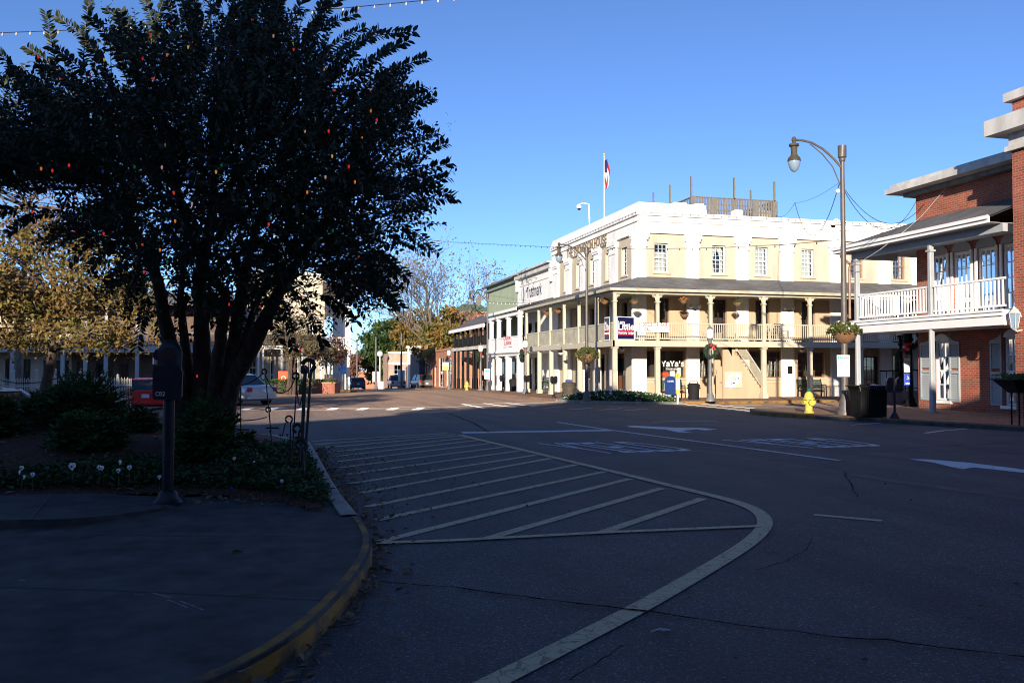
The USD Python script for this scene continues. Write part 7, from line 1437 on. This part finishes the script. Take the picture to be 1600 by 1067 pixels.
# --- dry leaves
def litter(label, n, sampler, size, seed):
    rr = np.random.default_rng(seed); P = sampler(n, rr); a = rr.uniform(0, 2 * np.pi, n); D = np.stack([np.cos(a), np.sin(a), rr.uniform(-.12, .35, n)], 1); mb = MB(); Ls = size * rr.uniform(.6, 1.3, n); leaves(mb, P, D, Ls, Ls * rr.uniform(.4, .6, n), rr, .3, -.12); pth = mb.build('leaf_litter', 'leaf_dry'); tag(stage.GetPrimAtPath(pth), label, 'fallen leaves', None, 'stuff')
Ek = EDGE[8:]
def along(n, rr, w):
    s = rr.integers(0, len(Ek) - 1, n); f = rr.random(n)[:, None]; p = Ek[s] * (1 - f) + Ek[s + 1] * f; t_ = Ek[s + 1] - Ek[s]; t_ /= np.linalg.norm(t_, axis=1, keepdims=True); nn = np.stack([t_[:, 1], -t_[:, 0]], 1); return np.column_stack([p + nn * (.03 + w * rr.exponential(.35, n))[:, None], .012 + rr.uniform(0, .02, n)])
litter('dry leaves drifted against the kerb of the near island', 430, lambda n, rr: along(n, rr, .35), .075, 71)
def far_litter(n, rr): b = np.array([gnd(u, v)[:2] for u, v in zip(rr.normal(0, 1, n) * 0 + rr.uniform(500, 640, n), rr.uniform(694, 770, n))]); return np.column_stack([b, _g(b[:, 1]) + .012])
def far2(n, rr):
    out = []
    while len(out) < n:
        s = rr.uniform(.45, 1); i = s * (len(EDGE) - 1); p = EDGE[int(i)]; out.append((p[0] + rr.exponential(.6) + .1, p[1] + rr.normal(0, .2), .012))
    return np.array(out)
litter('small dry leaf bits scattered over the hatched part of the road', 1300, far2, .036, 72)
litter('dry brown leaves lying on the mulch between shrubs and ground cover', 520, lambda n, rr: (lambda q: np.column_stack([q, mound(q[:, 0], q[:, 1]) + .02]))(np.array([p for p in np.column_stack([rr.uniform(-9, .3, 6 * n), rr.uniform(9.6, 13.5, 6 * n)]) if bed_poly.contains(Point(*p))][:n])), .085, 73)
litter('few dry leaves along the back of the near pavement', 90, lambda n, rr: np.column_stack([np.array([gnd(u, v, .13)[:2] for u, v in zip(rr.uniform(-20, 420, n), 781 + rr.exponential(5, n))]), np.full(n, .225) * 0 + .23 * (rr.random(n) * 0 + 1) - .08]), .075, 74)
litter('single leaves and chips lying about on the open road', 60, lambda n, rr: np.column_stack([np.array([gnd(u, v)[:2] for u, v in zip(rr.uniform(620, 1600, n), rr.uniform(740, 1060, n))]), np.full(n, .014)]), .04, 75)
lf = thing('fallen_leaf', 'lone grey green leaf on the dark near pavement', 'leaf', gnd(360, 864, .13) + [0, 0, .008]); mb = MB(); leaves(mb, np.zeros((1, 3)), np.array([[1.0, .2, .05]]), .10, .055, np.random.default_rng(1)); mb.build('blade', 'leaf_pale', lf)
lf = thing('fallen_twig', 'pale scrap of twig on the road beside the broad yellow line', 'twig', gnd(1032, 988) + [0, 0, .012]); mb = MB(); mb.tube([(-.06, 0, 0), (0, .01, .008), (.065, -.005, 0)], .006, 5); leaves(mb, np.zeros((3, 3)), np.array([[1.0, .1, .05], [-1, .1, .02], [.8, .5, 0]]), .07, .02, np.random.default_rng(2)); mb.build('scrap', 'wire_white', lf)

# ================================================================== CARS
def car(label, loc, rz, paint, kind='sedan', L=4.7, W=1.8, H=1.45):
    t = thing({'pickup': 'pickup_truck'}.get(kind, 'parked_car'), label, {'pickup': 'truck'}.get(kind, 'car'), loc, rz)
    hw = W / 2; belt = H * .62; r0, f0 = -L / 2, L / 2
    sec = {'sedan': [(r0, .40, .86 * belt, .80), (r0 + .08, .26, .97 * belt, .93), (r0 + .5, .22, 1.04 * belt, 1.0), (-.3, .20, belt, 1.0), (.9, .20, .98 * belt, 1.0), (f0 - .9, .22, .88 * belt, .99), (f0 - .15, .26, .72 * belt, .92), (f0, .34, .6 * belt, .78)]}
    sec['hatch'] = [(r0, .36, .98 * belt, .86), (r0 + .1, .24, 1.04 * belt, .95), (r0 + .5, .20, 1.04 * belt, 1.0), (-.2, .2, belt, 1.0), (.8, .2, .98 * belt, 1.0), (f0 - .8, .22, .86 * belt, .98), (f0 - .12, .26, .7 * belt, .9), (f0, .34, .6 * belt, .76)]
    sec['suv'] = sec['hatch']; sec['pickup'] = [(r0, .46, belt * 1.0, .97), (r0 + .04, .40, belt * 1.02, 1.0), (r0 + 1.9, .36, belt * 1.02, 1.0), (0, .34, belt, 1.0), (1.2, .34, belt, 1.0), (f0 - .5, .36, .92 * belt, 1.0), (f0 - .05, .40, .86 * belt, .95), (f0, .46, .7 * belt, .9)]
    prof = np.array(sec[kind]); xs = np.linspace(r0, f0, 34); q = PchipInterpolator(prof[:, 0], prof[:, 1:])(xs); m = MB(); n = 12
    V = []
    for x, (zb, zt, ww) in zip(xs, q):
        w = hw * ww; V += [(x, y, z) for y, z in ((-w * .80, zb), (-w * .97, zb + .10), (-w, zb + (zt - zb) * .5), (-w * .985, zt - .12), (-w * .93, zt - .03), (-w * .80, zt), (w * .80, zt), (w * .93, zt - .03), (w * .985, zt - .12), (w, zb + (zt - zb) * .5), (w * .97, zb + .10), (w * .80, zb))]
    k = len(xs); f = [(i * n + j, i * n + (j + 1) % n, (i + 1) * n + (j + 1) % n, (i + 1) * n + j) for i in range(k - 1) for j in range(n)]
    m.add(V, np.array(f)[:, ::-1]); m.add(V[:n], [(0, j, j + 1) for j in range(1, n - 1)]).add(V[-n:], [(0, j + 1, j) for j in range(1, n - 1)])
    body = m.build('body', paint, t, smooth=50)
    cab = {'sedan': (r0 + .85, r0 + 1.55, .55, 1.25), 'hatch': (r0 + .12, r0 + .62, .65, 1.35), 'suv': (r0 + .12, r0 + .60, .85, 1.5), 'pickup': (-.75, -.45, 1.0, 1.65)}[kind]
    xa, xb, xc, xd = cab; bz_ = belt * .985; tw, bw_ = hw * .74, hw * .93
    G = [(xa, -bw_, bz_), (xa, bw_, bz_), (xd, -bw_, bz_ * .97), (xd, bw_, bz_ * .97), (xb, -tw, H - .05), (xb, tw, H - .05), (xc, -tw, H - .05), (xc, tw, H - .05)]
    m = MB().hull(G); gl = m.build('windows', 'car_glass', t)
    MB().hull([(x, y, z) for x, y, z in [(xb - .08, -tw * 1.01, H - .075), (xb - .08, tw * 1.01, H - .075), (xc + .06, -tw * 1.01, H - .075), (xc + .06, tw * 1.01, H - .075), (xb + .15, -tw * .85, H), (xb + .15, tw * .85, H), (xc - .15, -tw * .85, H), (xc - .15, tw * .85, H)]]).build('roof', paint, t, smooth=50)
    for s in (-1, 1):
        for a, b in (((xa, s * bw_ * 1.005, bz_), (xb, s * tw * 1.01, H - .05)), ((xd, s * bw_ * 1.005, bz_ * .97), (xc, s * tw * 1.01, H - .05)), (((xa + xd) / 2, s * bw_ * 1.01, bz_), ((xb + xc) / 2, s * tw * 1.02, H - .05))): MB().tube([a, b], .045, 5).build('window_pillar', paint, t)
    wr = .32 if kind not in ('pickup', 'suv') else .38
    for x in (r0 + .85, f0 - .85):
        for s in (-1, 1):
            wh = MB().tube([(x, s * (hw - .20), wr), (x, s * (hw + .015), wr)], wr, 18).build('wheel', 'tyre', t); MB().tube([(x, s * (hw + .015), wr), (x, s * (hw + .022), wr)], wr * .62, 14).build('rim', 'chrome', wh)
    zt = q[1][1]
    for s in (-1, 1):
        MB().bevel(r0 - .015, s * hw * .62, zt * .72 if kind != 'pickup' else zt * .6, r0 + .16, s * hw * .90, zt * .93, .02).build('tail_light', 'tail_red', t); MB().bevel(f0 - .25, s * hw * .5, .5, f0 - .02, s * hw * .82, .64, .02).build('headlight', 'chrome', t)
        MB().bevel(xd - .35, s * (hw + .02), bz_, xd - .15, s * (hw + .17), bz_ + .14, .03).build('mirror', paint, t)
    MB().bevel(r0 - .03, -.16, .62 if kind != 'pickup' else .5, r0 + .02, .16, .78 if kind != 'pickup' else .64, .005).build('licence_plate', 'plate', t); MB().bevel(r0 - .05, -hw * .88, .30, r0 + .12, hw * .88, .46, .03).build('rear_bumper', paint if kind in ('sedan', 'hatch') else 'bumper_dark', t)
    if kind == 'pickup': MB().box(r0 - .012, -hw * .6, zt * .62, r0 + .01, hw * .6, zt * .97).build('tailgate', paint, t); MB().box(r0 + .06, -hw * .85, zt - .02, -.8, hw * .85, zt + .012).build('bed_liner', 'bumper_dark', t)
    return t
def place(u, v, d): p = atD(u, v, d); p[2] = gz(p[1]) - float(dip(p[0], p[1])); return p
def head(cx, cd): w = R_ * cx + F0 * cd; return math.degrees(math.atan2(w[1], w[0]))
car('silver sedan seen from its tail right of the big tree stems', place(362, 632, 41.5), head(-.80, .60), 'paint_silver', 'sedan', 4.8, 1.82, 1.48)
car('bright red hatchback half hidden behind the shrubs and parking meter', place(236, 640, 40.5), head(-.28, .96), 'paint_red', 'hatch', 4.2, 1.75, 1.5)
car('white car in shade behind the shrubs at the left edge', place(-42, 660, 22.5), head(-1.0, .12), 'paint_white', 'sedan', 4.7, 1.8, 1.40)
car('pale blue car glimpsed between the parking meter and tree stems', place(296, 630, 46), head(-.5, .86), 'paint_silver', 'sedan', 4.6, 1.8, 1.45)
p = place(557.5, 609, 108); car('dark blue car parked in the shade beside the end gallery', p, 90, 'paint_blue', 'hatch', 4.4, 1.85, 1.5)
p = place(619.5, 607, 116); car('silver pickup truck seen from behind far down the street', p, 88, 'paint_silver', 'pickup', 5.6, 2.0, 1.85)
p = place(659, 607.5, 101); car('grey sport utility car seen from behind beside the pickup', p, 96, 'paint_grey', 'suv', 4.7, 1.95, 1.72)
p = place(676, 607, 103); car('dark car mostly hidden beyond the grey sport utility car', p, 96, 'bumper_dark', 'hatch', 4.4, 1.8, 1.5)

# ================================================================== rope stakes on the island
def stake(label, foot, top, R, th, d, cross=None, mat='dark_green_metal', second=None, name='rope_stake'):
    """pig-tail stake: stem from the ground up to a ring; pixels are feet and ring centres at distance d"""
    t = thing(name, label, 'stake'); f, c = atD(foot[0], foot[1], d), atD(top[0], top[1], d); k = d / 1340; m = MB()
    if bed_poly.contains(Point(f[0], f[1])): f[2] = mound1(f[0], f[1]) - .05
    a = np.linspace(-.35 * np.pi, 1.45 * np.pi, 18); ring_ = np.array([c + R_ * R * k * math.cos(x) + UP * R * k * math.sin(x) for x in a]); m.tube(ring_, th * 1.6 * k, 7)
    s0 = ring_[0]; m.tube([s0, s0 + (f - s0) * .5, f], th * k, 7); m.build('stem', mat, t)
    if cross: x0, x1, y = cross; MB().tube([atD(x0, y, d), atD(x1, y, d)], 1.2 * k, 5).build('foot_bar', mat, t)
    if second: MB().tube([atD(*q, d) for q in second], th * .9 * k, 6).build('brace', mat, t)
    return t
stake('slim rope stake with small ring leaning by the far end of the bed', (428, 680), (413, 580.5), 3.6, .9, 12.6, (415, 436, 668.5))
stake('short rope stake with small ring close to the leaning slim one', (428, 678), (419, 640), 3.6, .8, 12.5)
stake('short stake with a broad ring and splayed legs behind the bed', (455, 700), (451.5, 655), 5.2, .9, 11.4, None, second=[(446, 660), (441, 682)])
stake('short stout stake with thick ring next to the tall canes', (470, 712), (464.5, 669), 6, 1.6, 11.0)
stake('tall slim stake with ring, left of the tall canes', (455, 692), (462, 587.5), 5, 1.1, 11.8)
stake('tallest thick double cane with a wide hooked top on the bed edge', (473, 762), (482, 571), 9, 2.2, 10.2, (448, 500, 752), second=[(476, 575), (472, 664), (470, 700)])
stake('tall cane with narrow hook just behind the tallest cane', (470, 735), (476, 578), 5, 1.5, 10.8)
stake('short thick ring stake at the front corner of the bed', (476, 768), (470, 693), 7, 1.8, 10.0)
t = thing('rope_stake', 'thin straight black stake at the edge of the tree stems', 'stake'); MB().tube([atD(376, 574, 12.2), atD(376, 676, 12.2)], .008, 6).build('stem', 'black_metal', t); MB().tube([atD(370, 671, 12.2), atD(390, 671, 12.2)], .010, 5).build('foot_bar', 'black_metal', t)
for lab, pts in (('long rope sagging across the left part of the bed', [(-40, 588, 13.5), (0, 594, 13.4), (30, 598.5, 13.2), (60, 597.5, 13), (90, 591, 12.9), (115, 584, 12.8)]), ('rope running level from behind the stems to the leaning stake', [(290, 606, 12.8), (330, 604, 12.7), (376, 602, 12.6), (410, 584, 12.6)]), ('rope hanging between the leaning stake and the tall slim stake', [(414, 584, 12.6), (424, 604, 12.5), (437, 614, 12.3), (450, 610, 12.1), (461, 590, 11.8)]), ('rope looped down between the tall slim stake and the tall canes', [(463, 590, 11.8), (465, 618, 11.6), (468, 633, 11.4), (472, 620, 11.1), (476, 580, 10.8)]), ('short rope from the thin stake to the small ring', [(377, 657, 12.2), (395, 656, 12.3), (417, 651.5, 12.5)])):
    q = np.array([atD(*p) for p in pts]); f = PchipInterpolator(np.linspace(0, 1, len(q)), q); t = thing('rope', lab, 'rope'); MB().tube(f(np.linspace(0, 1, 26)), .008, 5).build('cord', 'rope', t)
t = thing('notice_sign', 'bright orange sign in front of the cream building porch', 'sign'); p = atD(443, 592, 61); MB().bevel(p[0] - .38, p[1] - .02, p[2] - .55, p[0] + .38, p[1] + .02, p[2] + .55, .03).build('panel', 'orange_sign', t); MB().tube([(p[0], p[1] + .05, gz(p[1])), (p[0], p[1] + .05, p[2] + .5)], .03, 6).build('post', 'pole_grey', t); MB().tube([(p[0] - .15 * math.cos(a), p[1] - .03, p[2] + .2 * math.sin(a)) for a in np.linspace(0, 6.28, 12)], .03, 4).build('mark', 'white_paint', t)
t = thing('bow_post', 'red bow tied high on a dark post before the cream porch', 'post'); p = atD(469.5, 600, 60); z = gz(p[1]); zt = atD(469.5, 541, 60)[2]; MB().tube([(p[0], p[1], z), (p[0], p[1], zt + .3)], .07, 8).build('post', 'pole_grey', t); m = MB()
for s in (-1, 1): m.hull([(p[0], p[1] - .1, zt), (p[0] + s * .32, p[1] - .15, zt + .22), (p[0] + s * .34, p[1] - .1, zt - .16), (p[0] + s * .15, p[1] - .22, zt)])
m.build('bow', 'red_bow', t)
t = thing('planter_box', 'white box planter at the kerb before the pickup truck', 'planter'); p = atD(601, 603, 135); z = gz(p[1]); MB().bevel(p[0] - 1.0, p[1] - .8, z - .2, p[0] + 1.2, p[1] + .8, z + 1.2, .05).build('box', 'white_paint', t); r = np.random.default_rng(5); P = p + np.stack([r.uniform(-.8, .9, 260), r.uniform(-.6, .6, 260), r.uniform(1.2, 1.9, 260) - p[2] + z], 1); mb = MB(); leaf_cloud(260, lambda k: P, .3, r, mb); mb.build('plants', 'leaf_olive', t)
